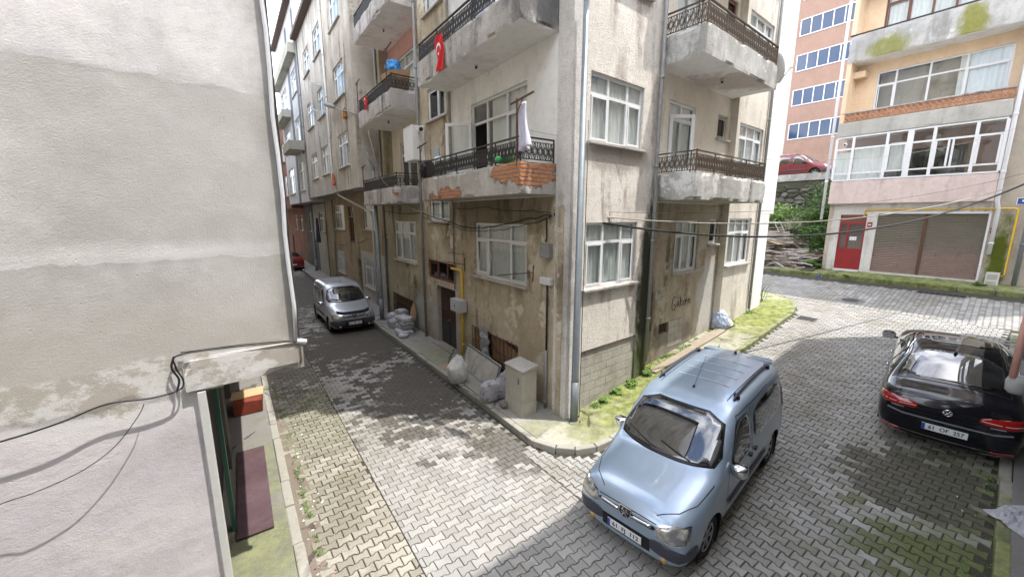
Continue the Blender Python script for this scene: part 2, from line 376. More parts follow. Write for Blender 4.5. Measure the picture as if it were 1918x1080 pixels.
def in1(x, y): return 1.46 < cw(x, y) < 4.27 and cv(x, y) > 5.25 and cornerout(x, y)
def in1n(x, y): return 1.46 < cw(x, y) < 4.13 and cv(x, y) <= 5.25 and cornerout(x, y)
def in0(x, y): return .36+.12*mnoise.noise(Vector((x, y, 0)))+.1 < cw(x, y) < 1.59
def endq(x, y):          # rounded far end of the right-hand pavement
    w = cw(x, y); q = cq(x, y)
    if w < 15.3: return q > -4.16
    if w < 17.3: return q > -4.16-max(0, (w-15.3))**2*.30 
    return True
def in2(x, y):
    w = cw(x, y); q = cq(x, y)
    if not (3.99 < w < 17.5 and q < .40 and endq(x, y) or (x < 2.7 and 3.99 < w and q < .4)): return False
    if x > 2.7: return True
    if x < .3: return cv(x, y) < 5.4
    return cornerout(x, y)
def in3(x, y):
    w = cw(x, y); q = cq(x, y); return 17.35 < w < 20.75 and -9.5 < cv(x, y) < 20
paving('paving_blocks_street', W1, (0,0), (14, 420), (0, 26), in1, M['pav_a'], 1, clamp=((-W1.x,-W1.y,-1.545),))
paving('paving_blocks_near', W1, (0,0), (-60, 60), (0, 26), in1n, M['pav_a'], 8, clamp=((-W1.x,-W1.y,-1.545),(W1.x,W1.y,4.05)))
paving('paving_blocks_gutter_lane', W1+D1*.03, (0,0), (-10, 420), (-2, 12), in0, M['pav_b'], 2, .004, .014, clamp=((W1.x,W1.y,1.525),))
paving('paving_blocks_slope', D1, (0,0), (-160, -26), (-60, 60), in2, M['pav_c'], 3, .0030, .0135, clamp=((-W1.x,-W1.y,-4.07),(W1.x,W1.y,17.44)))
paving('paving_blocks_upper_street', D2, (0,0), (-150, 175), (50, 135), in3, M['pav_c'], 4, .0025, .012, clamp=((-W1.x,-W1.y,-17.46),))
# thin drainage joint lines between paving areas are the road bed showing through
# ------------------------------------------------------------------ pavements and kerbs
def prism(mb, pts, zt, th, mat):
    """pts: outline; top follows the ground + zt"""
    top = [Vector((x, y, gz(x, y)+zt)) for x, y in pts]; bot = [p-Vector((0,0,th)) for p in top]; n = len(pts)
    ar = sum(pts[i][0]*pts[(i+1) % n][1]-pts[(i+1) % n][0]*pts[i][1] for i in range(n))
    if ar < 0: top.reverse(); bot.reverse()
    tris = geometry.tessellate_polygon([top])
    vs = top+bot; fs = []
    for a, b, c in tris:
        nn = (top[b]-top[a]).cross(top[c]-top[a]); fs.append((a, b, c) if nn.z > 0 else (a, c, b))
    for i in range(n): j = (i+1) % n; fs.append((n+i, n+j, j, i))
    mb.mesh(vs, fs, mat)
def strip(mb, A, B, zt, th, mat):
    """two poly-lines with the same number of points"""
    vs = []; fs = []
    for (x, y), (u, v) in zip(A, B):
        vs += [(x, y, gz(x, y)+zt), (u, v, gz(u, v)+zt), (u, v, gz(u, v)+zt-th), (x, y, gz(x, y)+zt-th)]
    for i in range(len(A)-1):
        k = 4*i
        for a, b in ((0,1),(1,2),(2,3),(3,0)): fs.append((k+a, k+4+a, k+4+b, k+b))
    mb.mesh(vs, fs, mat)
def line(p, q, n): return [(p[0]+(q[0]-p[0])*i/n, p[1]+(q[1]-p[1])*i/n) for i in range(n+1)]
def xy(fr, a, o): v = fr.P(a, o, 0); return (v.x, v.y)
def kerbrun(name, path, width, h=.12, ln=.75, inward=1, seed=0):
    mb = MB(); rg = random.Random(seed); pts = []
    # resample
    cum = [0]
    for a, b in zip(path[:-1], path[1:]): cum.append(cum[-1]+math.hypot(b[0]-a[0], b[1]-a[1]))
    def at(s):
        for i in range(len(path)-1):
            if s <= cum[i+1] or i == len(path)-2:
                f = (s-cum[i])/max(1e-6, cum[i+1]-cum[i]); a, b = path[i], path[i+1]
                d = Vector((b[0]-a[0], b[1]-a[1], 0)).normalized(); return Vector((a[0]+(b[0]-a[0])*f, a[1]+(b[1]-a[1])*f, 0)), d
    s = 0
    while s < cum[-1]-.05:
        e = min(cum[-1], s+ln*rg.uniform(.85, 1.15)); p, d = at(s+.008); q, d2 = at(e-.008)
        n1 = Vector((-d.y, d.x, 0))*inward*width; n2 = Vector((-d2.y, d2.x, 0))*inward*width; dz = rg.uniform(-.012, .012); jo = rg.uniform(-.012,.012)
        c = [p, q, q+n2, p+n1]; c = [v+Vector((n1.x, n1.y, 0)).normalized()*jo for v in c]
        if inward < 0: c = [c[3], c[2], c[1], c[0]]
        zb = [Vector((v.x, v.y, gz(v.x, v.y)-.1)) for v in c]; zt = [Vector((v.x, v.y, gz(v.x, v.y)+h+dz)) for v in c]
        mb.hexa(zb+zt, M['kerb']); s = e
    return tag(mb.build(name, bevel=.018), kind='structure')
# left street, far side pavement (below the fronts)
mb = MB(); n = 40
A = [xy(FL, s, -.3) for s in np.linspace(.2, 66, n)]; B = [xy(FL, s, .93) for s in np.linspace(.2, 66, n)]
B[0] = (.50, 7.1)
strip(mb, A, B, .12, .3, M['walk_l'])
tag(mb.build('pavement_street_side'), kind='structure')
# corner + right street pavement
mb = MB(); inn = [(.50,7.1),(.70,6.96),(.92,6.87),(1.25,6.83),(1.62,6.96),(2.02,7.23),(2.56,7.65)]
qk = -4.30
def atq(s, q):   # point s along the right front with NR coordinate q
    return xy(FR, s, q-(CC.x*NR.x+CC.y*NR.y))
far_k = [atq(s, qk) for s in (2.6, 4.5, 6.5, 8.5, 9.8)]
arc = [atq(10.6, qk-.12), atq(11.35, qk-.5), atq(11.85, qk-1.3), atq(12.0, qk-2.4)]
endp = [xy(FR, 11.9, -4), xy(FR, 11.9, -12)]
prism(mb, [xy(FL, .6, -.2)]+inn+far_k+arc+endp+[xy(FR, 9.9, -12), xy(FR, 9.9, -.3)]+[xy(FR, s, -.35) for s in (8, 6, 4, 2, .5)], .115, .3, M['walk_r'])
tag(mb.build('pavement_slope_side'), kind='structure')
kerbrun('kerb_street_side', [xy(FL, s, 1.06) for s in (64, 30, 12, 4, 1.6)]+[(.40,7.02)], .13, inward=1, seed=1)
kerbrun('kerb_corner', cor+[atq(3.4, qk+.13)], .13, inward=1, ln=.42, seed=2)
kerbrun('kerb_slope_side', [atq(s, qk+.13) for s in (3.4, 6, 9.8)]+[atq(10.7, qk), atq(11.48, qk-.42), atq(12.0, qk-1.3), atq(12.13, qk-2.4), xy(FR, 12.03, -5), xy(FR, 12.03, -12)], .13, inward=1, seed=3)
# upper street far pavement
mb = MB(); strip(mb, [xy(FB, s, .96) for s in np.linspace(-9, 9, 20)], [xy(FB, s, -.2) for s in np.linspace(-9, 9, 20)], .12, .3, M['walk_r'])
tag(mb.build('pavement_upper_street'), kind='structure')
kerbrun('kerb_upper_street', [xy(FB, s, 1.09) for s in (9, 4, 0, -4, -9)], .13, inward=1, ln=.9, seed=4)
M['gutter'] = conc_mat('gutter_dirt', (.13,.105,.085), (.24,.20,.165), [], .5)
sheet('gutter_dirt', .30, .62, -3, 30, 1, 60, -.006, M['gutter'])
# near left pavement, in front of the left building
OLB = Vector((-2.45, 4.4, 0)); FS = Fr(OLB, D2, NR); FF = Fr(OLB-D2*.93, D1, W1)   # side wall frame, front frame (set back .93)
kw = .33
def wl(w, v): return wv(w, v)
mb = MB(); strip(mb, [wl(kw-.9, v) for v in np.linspace(-3, 60, 30)], [wl(kw-.10, v) for v in np.linspace(-3, 60, 30)], .10, .3, M['walk_n'])
tag(mb.build('pavement_near_left'), kind='structure')
kerbrun('kerb_near_left', [wl(kw+.03, v) for v in (-3, 6, 20, 60)], .13, h=.105, inward=1, seed=5)
# pavement at the foot of the camera's own building
mb = MB(); strip(mb, [(D2.x*a+NR.x*.58, D2.y*a+NR.y*.58) for a in np.linspace(1, 16.8, 20)], [(D2.x*a+NR.x*2.4, D2.y*a+NR.y*2.4) for a in np.linspace(1, 16.8, 20)], .12, .3, M['walk_n'])
tag(mb.build('pavement_near_right'), kind='structure')
kerbrun('kerb_near_right', [(D2.x*a+NR.x*.45, D2.y*a+NR.y*.45) for a in (16.8, 10, 5, 1)], .13, inward=1, seed=6)
# ------------------------------------------------------------------ building parts
def wall(mb, fr, s0, s1, z0, z1, o, ops, mat, depth=.14, zbase=None):
    """wall face with rectangular openings (a0,a1,b0,b1) and their reveals"""
    if s0 > s1: s0, s1 = s1, s0
    ops = [(min(a,b), max(a,b), c, d) for a, b, c, d in ops]
    xs = sorted({s0, s1, *[v for a in ops for v in a[:2] if s0 < v < s1]}); zs = sorted({z0, z1, *[v for a in ops for v in a[2:] if z0 < v < z1]})
    flip = fr.d.cross(Vector((0,0,1))).dot(fr.n) < 0
    def quad(p):
        mb.poly(p if not flip else p[::-1], mat)
    for i in range(len(xs)-1):
        for j in range(len(zs)-1):
            cx = (xs[i]+xs[i+1])/2; cz = (zs[j]+zs[j+1])/2
            if any(a < cx < b and c < cz < d for a, b, c, d in ops): continue
            P = fr.P; quad([P(xs[i],o,zs[j]), P(xs[i+1],o,zs[j]), P(xs[i+1],o,zs[j+1]), P(xs[i],o,zs[j+1])])
    for a, b, c, d in ops:
        P = fr.P; i = o-depth
        quad([P(a,o,c),P(a,i,c),P(b,i,c),P(b,o,c)][::-1]); quad([P(a,i,d),P(a,o,d),P(b,o,d),P(b,i,d)][::-1])
        quad([P(a,o,c),P(a,o,d),P(a,i,d),P(a,i,c)][::-1]); quad([P(b,i,c),P(b,i,d),P(b,o,d),P(b,o,c)][::-1])
def window(par, fr, s0, s1, z0, z1, o=0, mull=(.5,), transom=.72, low=None, frame='pvc', glass='glass', curtain='curtain', sill=True, depth=.055, open_cell=None, grille=False, cover=1.0, room=True, rng=None):
    if s0 > s1: s0, s1 = s1, s0
    f = M[frame]; t = .055; oo = o-depth; d = .05; w = s1-s0; P = fr.P
    mb = MB()
    mb.box(fr, s0, s1, oo-d, oo, z0, z0+t, f); mb.box(fr, s0, s1, oo-d, oo, z1-t, z1, f)
    mb.box(fr, s0, s0+t, oo-d, oo, z0+t, z1-t, f); mb.box(fr, s1-t, s1, oo-d, oo, z0+t, z1-t, f)
    zt = z0+(z1-z0)*transom if transom else z1-t
    if transom: mb.box(fr, s0+t, s1-t, oo-d, oo-.004, zt-.03, zt+.03, f)
    if low: mb.box(fr, s0+t, s1-t, oo-d, oo-.004, z0+(z1-z0)*low-.03, z0+(z1-z0)*low+.03, f)
    ms = [s0+w*m for m in mull]
    for m in ms:
        if transom: mb.box(fr, m-.028, m+.028, oo-d, oo-.002, zt+.03, z1-t, f)
        mb.box(fr, m-.034, m+.034, oo-d, oo-.002, z0+t, zt-(.03 if transom else 0), f)
    e = [s0+t]+ms+[s1-t]
    # casement rims in the outer lights
    for k in ([0, len(e)-2] if len(e) > 2 else [0]):
        if open_cell == k: continue
        a, b = e[k]+.028, e[k+1]-.028; q = .035
        for (x0,x1,y0,y1) in ((a,b,z0+t,z0+t+q),(a,b,zt-.03-q,zt-.03),(a,a+q,z0+t+q,zt-.03-q),(b-q,b,z0+t+q,zt-.03-q)): mb.box(fr, x0, x1, oo, oo+.012, y0, y1, f)
    if grille:
        for k in range(int(w/.11)): a = s0+.08+k*.11; mb.bar(P(a, o+.01, z0+.02), P(a, o+.01, z1-.02), .012, M['pvcold'])
        for zz in (z0+.1, (z0+z1)/2, z1-.1): mb.bar(P(s0, o+.01, zz), P(s1, o+.01, zz), .014, M['pvcold'])
    fo = mb.build('window', par)
    g = MB(); cells = [(e[k], e[k+1]) for k in range(len(e)-1)]
    for k, (a, b) in enumerate(cells):
        if open_cell == k:
            if transom: g.poly([P(a,oo-.025,zt),P(b,oo-.025,zt),P(b,oo-.025,z1-t),P(a,oo-.025,z1-t)], M[glass])
            continue
        tl = R.uniform(-.006, .006)
        g.poly([P(a,oo-.025+tl,z0+t),P(b,oo-.025,z0+t),P(b,oo-.025,z1-t),P(a,oo-.025+tl,z1-t)], M[glass])
    if g.f: g.build('pane', fo)
    if sill:
        q = MB(); q.box(fr, s0-.08, s1+.08, o-.05, o+.09, z0-.055, z0-.002, M.get(sill, M['sillc']) if isinstance(sill, str) else M['sillc']); q.build('sill', fo, .008)
    if curtain and cover == 1.0 and R.random() < .35: curtain = R.choice(['lace','curtain','cream_curtain']); cover = R.choice([.35,.6,.999,.999])
    if curtain:
        c = MB(); n = int(w/.03)+2; vs = []; fs = []; ph = R.uniform(0, 6)
        segs = [(0, cover)] if cover < 1 else [(0, .46), (.5, 1)] if w > 1 and R.random() < .5 else [(0, 1)]
        for (u0, u1) in segs:
            b0 = len(vs); nn = max(4, int(n*(u1-u0)))
            for i in range(nn+1):
                a = s0+.03+(w-.06)*(u0+(u1-u0)*i/nn); ww = .022*math.sin(i*1.35+ph)+.012*math.sin(i*.6+ph*2)
                vs += [P(a, oo-.085+ww, z0+.04), P(a, oo-.085+ww*.6, z1-.03)]
            for i in range(nn): k = b0+2*i; fs.append((k, k+2, k+3, k+1))
        c.mesh(vs, fs, M[curtain], True); c.build('curtain', fo)
    if room:
        r = MB(); a, b, c0, c1, i0, i1 = s0+.01, s1-.01, z0+.01, z1-.01, oo-.06, oo-.62
        F_ = [[P(a,i1,c0),P(b,i1,c0),P(b,i1,c1),P(a,i1,c1)],[P(a,i0,c0),P(a,i1,c0),P(a,i1,c1),P(a,i0,c1)],[P(b,i0,c0),P(b,i1,c0),P(b,i1,c1),P(b,i0,c1)],[P(a,i0,c0),P(b,i0,c0),P(b,i1,c0),P(a,i1,c0)],[P(a,i0,c1),P(b,i0,c1),P(b,i1,c1),P(a,i1,c1)]]
        for q in F_: r.poly(q, M['room'])
        r.build('room_interior', fo)
    return fo
def rough_slab(fr, s0, s1, o0, o1, z0, z1, mat, seed=0, chip=.03, under=None):
    """concrete slab with broken arrises"""
    mb = MB(); nx = max(2, int(abs(s1-s0)/.07)); ny = max(2, int(abs(o1-o0)/.07)); nz = max(2, int((z1-z0)/.07)); idx = {}; vs = []; fs = []; ms = []
    def vid(i, j, k):
        if (i, j, k) in idx: return idx[(i, j, k)]
        a, b, c = i/nx, j/ny, k/nz; s = s0+(s1-s0)*a; o = o0+(o1-o0)*b; z = z0+(z1-z0)*c
        if j > 0:
            ed = sum((i in (0, nx), j == ny, k in (0, nz)))
            nn = mnoise.fractal(Vector((s*1.9+seed, o*2.1, z*2.3)), 1, 2, 4); n2 = mnoise.noise(Vector((s*9+seed, o*9, z*9)))
            am = (.006 if ed == 1 else max(0, nn)*chip*(2.2 if ed >= 2 else 1)+.008)
            if i in (0, nx): s += (1 if i == 0 else -1)*(am+.004*n2)*(1 if s1 > s0 else -1)
            if j == ny: o -= am+.004*n2
            if k in (0, nz): z += (1 if k == 0 else -1)*(am*.8 if ed >= 2 else .003*n2)
        idx[(i, j, k)] = len(vs); vs.append(fr.P(s, o, z)); return idx[(i, j, k)]
    def q(a, b, c, d, u=0): fs.append((a, b, c, d)); ms.append(u)
    for i in range(nx):
        for j in range(ny):
            q(vid(i,j,0),vid(i,j+1,0),vid(i+1,j+1,0),vid(i+1,j,0), 1); q(vid(i,j,nz),vid(i+1,j,nz),vid(i+1,j+1,nz),vid(i,j+1,nz))
        for k in range(nz): q(vid(i,ny,k),vid(i,ny,k+1),vid(i+1,ny,k+1),vid(i+1,ny,k))
    for j in range(ny):
        for k in range(nz): q(vid(0,j,k),vid(0,j,k+1),vid(0,j+1,k+1),vid(0,j+1,k)); q(vid(nx,j,k),vid(nx,j+1,k),vid(nx,j+1,k+1),vid(nx,j,k+1))
    mb.mesh(vs, fs, mat)
    if under: k = mb.mi(under); mb.m = [k if u else m for u, m in zip(ms, mb.m)]
    return mb
def railing(mb, fr, runs, z0, z1, mat, pitch=.125):
    """wrought-iron rail: runs = [((s,o),(s,o)),...]; lozenges, leaves and bars between two rails"""
    for (a, b) in runs:
        A = fr.P(a[0], a[1], 0); B = fr.P(b[0], b[1], 0); L = (B-A).length; n = max(1, round(L/pitch)); d = (B-A)/n
        def at(i, z): v = A+d*i; return Vector((v.x, v.y, z))
        mb.bar(at(0, z1), at(n, z1), .045, mat, h=.025); mb.bar(at(0, z1-.075), at(n, z1-.075), .014, mat); mb.bar(at(0, z0+.03), at(n, z0+.03), .018, mat)
        zt = z1-.075; zb = z0+.03; zm = (zt+zb)/2
        for i in range(n):
            mb.bar(at(i, zb), at(i, zt), .012, mat)
            mb.bar(at(i+.5, zt), at(i+.06, zm), .013, mat); mb.bar(at(i+.5, zt), at(i+.94, zm), .013, mat)
            mb.bar(at(i+.5, zb), at(i+.06, zm), .013, mat); mb.bar(at(i+.5, zb), at(i+.94, zm), .013, mat)
            mb.bar(at(i+.5, zb+.07), at(i+.26, zm), .011, mat); mb.bar(at(i+.5, zb+.07), at(i+.74, zm), .011, mat)
            mb.bar(at(i+.5, zt-.07), at(i+.26, zm), .011, mat); mb.bar(at(i+.5, zt-.07), at(i+.74, zm), .011, mat)
        for i in range(0, n+1, 7): mb.bar(at(i, z0-.02), at(i, z1+.01), .022, mat)
        mb.bar(at(n, z0-.02), at(n, z1+.03), .026, mat)
def balcony(par, fr, s0, s1, o0, o1, z0, z1, zr, mat, under, railmat, seed, chip=.03, runs=None, rail=True):
    b = rough_slab(fr, s0, s1, o0, o1, z0, z1, mat, seed, chip, under).build('balcony', par)
    if rail:
        r = MB(); e = .05; railing(r, fr, runs or [((s0+e, o0), (s0+e, o1-e)), ((s0+e, o1-e), (s1-e, o1-e)), ((s1-e, o1-e), (s1-e, o0))], z1+.02, zr, M[railmat]); r.build('railing', b)
    return b
def ceiling_lamp(par, fr, s, o, z):
    l = MB(); l.tube([fr.P(s,o,z), fr.P(s,o,z-.035)], [.05,.045], M['pvcold'], 10); l.tube([fr.P(s,o,z-.035), fr.P(s,o,z-.08), fr.P(s,o,z-.10)], [.025,.03,.012], M['iron'], 8)
    l.tube([fr.P(s,o,z-.10), fr.P(s,o,z-.13), fr.P(s,o,z-.155)], [.018,.032,.008], M['white'], 8); l.build('ceiling_lamp', par)
def downpipe(name, par, pts, r, mat, clips=True):
    mb = MB(); mb.tube(pts, r, mat, 9)
    if clips:
        for a, b in zip(pts[:-1], pts[1:]):
            a = Vector(a); b = Vector(b); L = (b-a).length
            k = 1.2
            while k < L: p = a+(b-a)*k/L; q = (b-a).normalized()*.03; mb.tube([p-q, p+q], r*1.22, mat, 9); k += 1.9
    return mb.build(name, par)
# ------------------------------------------------------------------ wall finishes
P_ = lambda fr, s, o, z: tuple(fr.P(s, o, z))
M['sillc'] = stucco('sill_concrete', (.42,.40,.37), (.52,.50,.46), amt=.5)
M['a_left'] = stucco('street_front_render', (.44,.37,.26), (.60,.53,.41), (.14,.105,.06), .95, .9, pale=(.62,.57,.47), damp=.35, marks=[(P_(FL,3,0,4.6), (.35,.35,1.2), (.16,.13,.085), .7), (P_(FL,6,0,1.0), (.6,.6,.8), (.50,.50,.48), .6)])
M['a_white'] = stucco('cream_balcony_wall', (.84,.84,.82), (.88,.88,.86), amt=.15, grain=.15)
M['a_col'] = stucco('corner_roughcast', (.64,.61,.57), (.80,.77,.73), (.22,.19,.16), .8, 1.4)
M['a_right'] = stucco('cream_roughcast', (.74,.69,.62), (.84,.79,.725), (.30,.25,.21), .8, 1.3, damp=.1,
    marks=[(P_(FR,1.4,0,5.6), (.7,.7,2.4), (.38,.32,.28), .7), (P_(FR,2.72,0,2.4), (2.4,2.4,.36), (.055,.058,.035), 1.0), (P_(FR,2.6,0,.7), (1.6,1.6,1.4), (.08,.10,.03), .85)])
M['a_recess'] = stucco('recess_render', (.74,.68,.58), (.83,.77,.68), (.22,.18,.13), .35, .25)
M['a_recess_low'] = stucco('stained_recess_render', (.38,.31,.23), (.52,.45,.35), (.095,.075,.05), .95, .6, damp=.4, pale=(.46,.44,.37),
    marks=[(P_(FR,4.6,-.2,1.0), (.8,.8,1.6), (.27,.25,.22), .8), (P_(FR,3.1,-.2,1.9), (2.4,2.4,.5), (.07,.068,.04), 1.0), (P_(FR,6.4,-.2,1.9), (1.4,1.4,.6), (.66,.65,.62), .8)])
M['a_rightend'] = stucco('pale_end_render', (.66,.61,.53), (.78,.73,.65), (.28,.24,.19), .8, .9)
M['a_white2'] = stucco('white_pilaster', (.74,.73,.74), (.80,.79,.79), (.5,.48,.46), .3, .2)
M['slab_l'] = stucco('balcony_concrete', (.42,.40,.37), (.62,.59,.55), (.13,.12,.11), .95, 1.2, pale=(.66,.64,.61), marks=[(P_(FL,.35,.5,8.5), (1.1,1.1,1.0), (.14,.14,.14), .85)])
M['slab_lb'] = stucco('balcony_concrete_bricks', (.44,.42,.38), (.62,.59,.54), (.14,.125,.11), .9, 1.1, pale=(.60,.58,.54), d=D1+D2*.9,
    bricks=[(P_(FL,.45,.6,5.25), .72), (P_(FL,.9,.9,5.25), .55), (P_(FL,3.7,.9,4.90), .42), (P_(FL,3.1,.9,4.88), .36), (P_(FL,4.4,.9,4.86), .25)])
M['slab_b'] = stucco('balcony_concrete_worn', (.42,.40,.38), (.62,.59,.56), (.12,.10,.09), .95, 1.1, pale=(.55,.53,.52), d=D1, bricks=[(P_(FL,7.5,.9,5.12), .22)])
M['slab_r'] = stucco('balcony_concrete_pale', (.42,.415,.39), (.66,.65,.63), (.15,.15,.13), .95, 1.3, pale=(.70,.69,.67))
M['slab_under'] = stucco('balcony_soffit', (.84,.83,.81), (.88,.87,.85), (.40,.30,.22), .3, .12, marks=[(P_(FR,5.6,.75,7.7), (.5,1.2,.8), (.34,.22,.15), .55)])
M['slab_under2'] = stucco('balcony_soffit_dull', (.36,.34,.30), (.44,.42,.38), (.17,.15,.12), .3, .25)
M['b_low'] = stucco('olive_render', (.33,.295,.20), (.47,.42,.31), (.075,.07,.045), .95, .5, damp=.4, marks=[(P_(FL,7.9,0,.9), (1.2,1.2,1.1), (.46,.46,.44), .85)])
M['b_beige'] = stucco('beige_balcony_wall', (.68,.62,.50), (.74,.68,.57), amt=.2, grain=.1)
M['b_pink'] = stucco('pink_balcony_wall', (.62,.34,.30), (.68,.40,.36), (.4,.2,.18), .2, .1)
M['c_grey'] = stucco('drab_render', (.44,.40,.34), (.58,.54,.47), (.14,.12,.095), .9, .6)
M['c_grey2'] = stucco('grey_render', (.44,.42,.38), (.58,.55,.51), (.16,.145,.13), .9, .6)
M['c_low'] = stucco('brown_low_render', (.30,.24,.15), (.42,.34,.23), (.08,.065,.04), .7, .4)
M['c_lowpale'] = stucco('pale_low_render', (.40,.38,.34), (.48,.46,.42), (.2,.18,.15), .5, .3)
M['d_white'] = stucco('white_modern_render', (.52,.53,.55), (.60,.61,.63), (.3,.3,.3), .25, .1)
M['d_dark'] = plain('slate_blue_panel', (.06,.08,.11), .6)
M['d_slab'] = stucco('overhang_concrete', (.36,.35,.31), (.44,.43,.38), amt=.3)
M['e_brown'] = stucco('brick_red_render', (.20,.09,.065), (.28,.14,.10), amt=.5)
M['darkwall'] = stucco('dark_low_wall', (.11,.10,.09), (.17,.16,.14), amt=.4)  # dark grey-brown render for the low walls
M['b3_pink'] = stucco('pale_pink_render', (.62,.50,.47), (.70,.58,.545), (.25,.22,.2), .45, .25)
M['b3_peach'] = stucco('peach_render', (.74,.56,.38), (.80,.62,.44), (.5,.36,.22), .18, .1)
M['b3_band'] = stucco('mossy_concrete_band', (.35,.345,.325), (.52,.51,.49), (.18,.175,.16), .6, .4, pale=(.58,.575,.56),
    marks=[(P_(FB,-.8,.3,11.0), (1.4,1.4,1.7), (.27,.27,.06), .85), (P_(FB,-3.1,.3,11.1), (2.3,2.3,1.1), (.27,.27,.05), .9)])
M['b3_band2'] = stucco('grey_concrete_band', (.42,.405,.37), (.50,.485,.45), (.24,.235,.2), .5, .3)
M['b3_tan'] = stucco('tan_side_render', (.46,.40,.33), (.53,.475,.40), (.27,.22,.17), .4, .3, marks=[(P_(FB,-4.75,0,2.9), (3.2,3.2,.62), (.12,.15,.02), 1.0)])
M['b3_white'] = stucco('chipped_white_post', (.62,.60,.58), (.70,.68,.66), (.2,.17,.14), .6, .3)
M['orange'] = stucco('terracotta_render', (.35,.23,.18), (.39,.255,.20), amt=.08, grain=.05)
M['cream'] = stucco('cream_side_render', (.70,.62,.56), (.74,.66,.60), amt=.1, grain=.05)
M['terra'] = plain('terracotta_lattice', (.45,.23,.13), .8, var=.3, scale=6)
# left building side wall: horizontal pours of render with their own tones
def leftwall():
    t = NT('layered_side_render'); z = t.xyz()[2]
    zz = t.math('ADD', z, t.math('MULTIPLY', t.math('SUBTRACT', t.noise(1.5, 7, rough=.65), .5), .22))
    z2 = t.math('ADD', z, t.math('MULTIPLY', t.math('SUBTRACT', t.noise(2.2, 8, rough=.75), .5), .9))
    cl = t.step(t.noise(.8, 6, t.map((1,1,1.2)), .6), .32, .68)
    low = t.mix(cl, (.60,.565,.60), (.72,.69,.70)); low = t.mix(t.step(t.noise(1.4, 7, rough=.7), .5, .75), low, (.50,.44,.49))
    low = t.mix(t.step(z2, 2.25, 2.75), low, (.76,.745,.735))
    peel = t.mix(t.step(t.noise(2.2, 9, t.map((1,1,1.6)), .72), .46, .54), (.46,.425,.375), (.66,.65,.625))
    mid = t.mix(t.step(t.noise(.8, 8, t.map((1,1,1.2)), .70), .38, .62), (.45,.44,.415), (.60,.59,.57)); mid = t.mix(t.step(t.noise(.55, 6, t.map((1,1,.8)), .65), .42, .66), mid, (.51,.50,.48))
    up = t.mix(t.step(t.noise(1.1, 8, t.map((1,1,.8)), .72), .38, .62), (.60,.585,.585), (.76,.74,.74))
    c = t.mix(t.step(z2, 2.62, 2.72), low, peel); c = t.mix(t.step(zz, 3.02, 3.06), c, t.mix(.35, mid, (.50,.455,.40)))
    c = t.mix(t.step(zz, 3.35, 3.75), c, mid)
    c = t.mix(t.step(zz, 3.985, 4.0), c, t.mix(.75, mid, (.74,.73,.72))); c = t.mix(t.step(zz, 4.0, 4.22), c, mid)
    c = t.mix(t.step(zz, 5.60, 5.63), c, up)
    ed = t.step(t.math('ADD', t.dot(tuple(D2), P_(FS,0,0,0)), t.math('MULTIPLY', t.noise(1.6, 6, rough=.7), .55)), .0, .36)
    c = t.mix(t.math('MULTIPLY', ed, .8), c, (.27,.255,.225))
    bl = t.step(t.noise(.7, 7, t.map((1,1,1.3), loc=(7,2,5)), .68), .50, .72); c = t.mix(t.math('MULTIPLY', bl, .35), c, (.40,.39,.37))
    c = t.mix(t.math('MULTIPLY', t.step(t.noise(38, 4, rough=.75), .55, .75), .28), c, (.36,.34,.31))
    c = t.mix(t.math('MULTIPLY', t.step(t.noise(3.2, 7, t.map((1,1,1.8), loc=(4,4,4)), .72), .5, .68), .22), c, (.42,.40,.36))
    sc = t.step(t.noise(5, 6, t.map((4,4,.5)), .7), .62, .72)
    c = t.mix(t.math('MULTIPLY', sc, .10), c, (.72,.72,.72))
    l1 = t.math('MULTIPLY', t.step(zz, 5.59, 5.61), t.step(zz, 5.65, 5.62)); l2 = t.math('MULTIPLY', t.step(zz, 3.97, 3.985), t.step(zz, 4.02, 4.0))
    ln = t.math('MAXIMUM', l1, l2); 
    sm = t.noise(3.0, 8, t.map((1,1,1.6)), .6, .15); gr = t.noise(70, 4, rough=.7)
    rl = t.step(z2, 2.6, 2.2)
    h = t.math('ADD', t.math('MULTIPLY', sm, .45), t.math('ADD', t.math('MULTIPLY', gr, 1.1), t.math('MULTIPLY', t.noise(13, 6, t.map((1,1,1.3)), .7), .55))); h = t.math('ADD', h, t.math('MULTIPLY', t.math('MULTIPLY', t.noise(9, 7, rough=.75), rl), 2.2))
    pit = t.step(t.vor(5.5), .05, .02); h = t.math('SUBTRACT', h, t.math('MULTIPLY', pit, 3)); 
    return t.fin(c, .92, t.bump(h, .32, .012), Specular_IOR_Level=.2)
M['leftwall'] = leftwall()
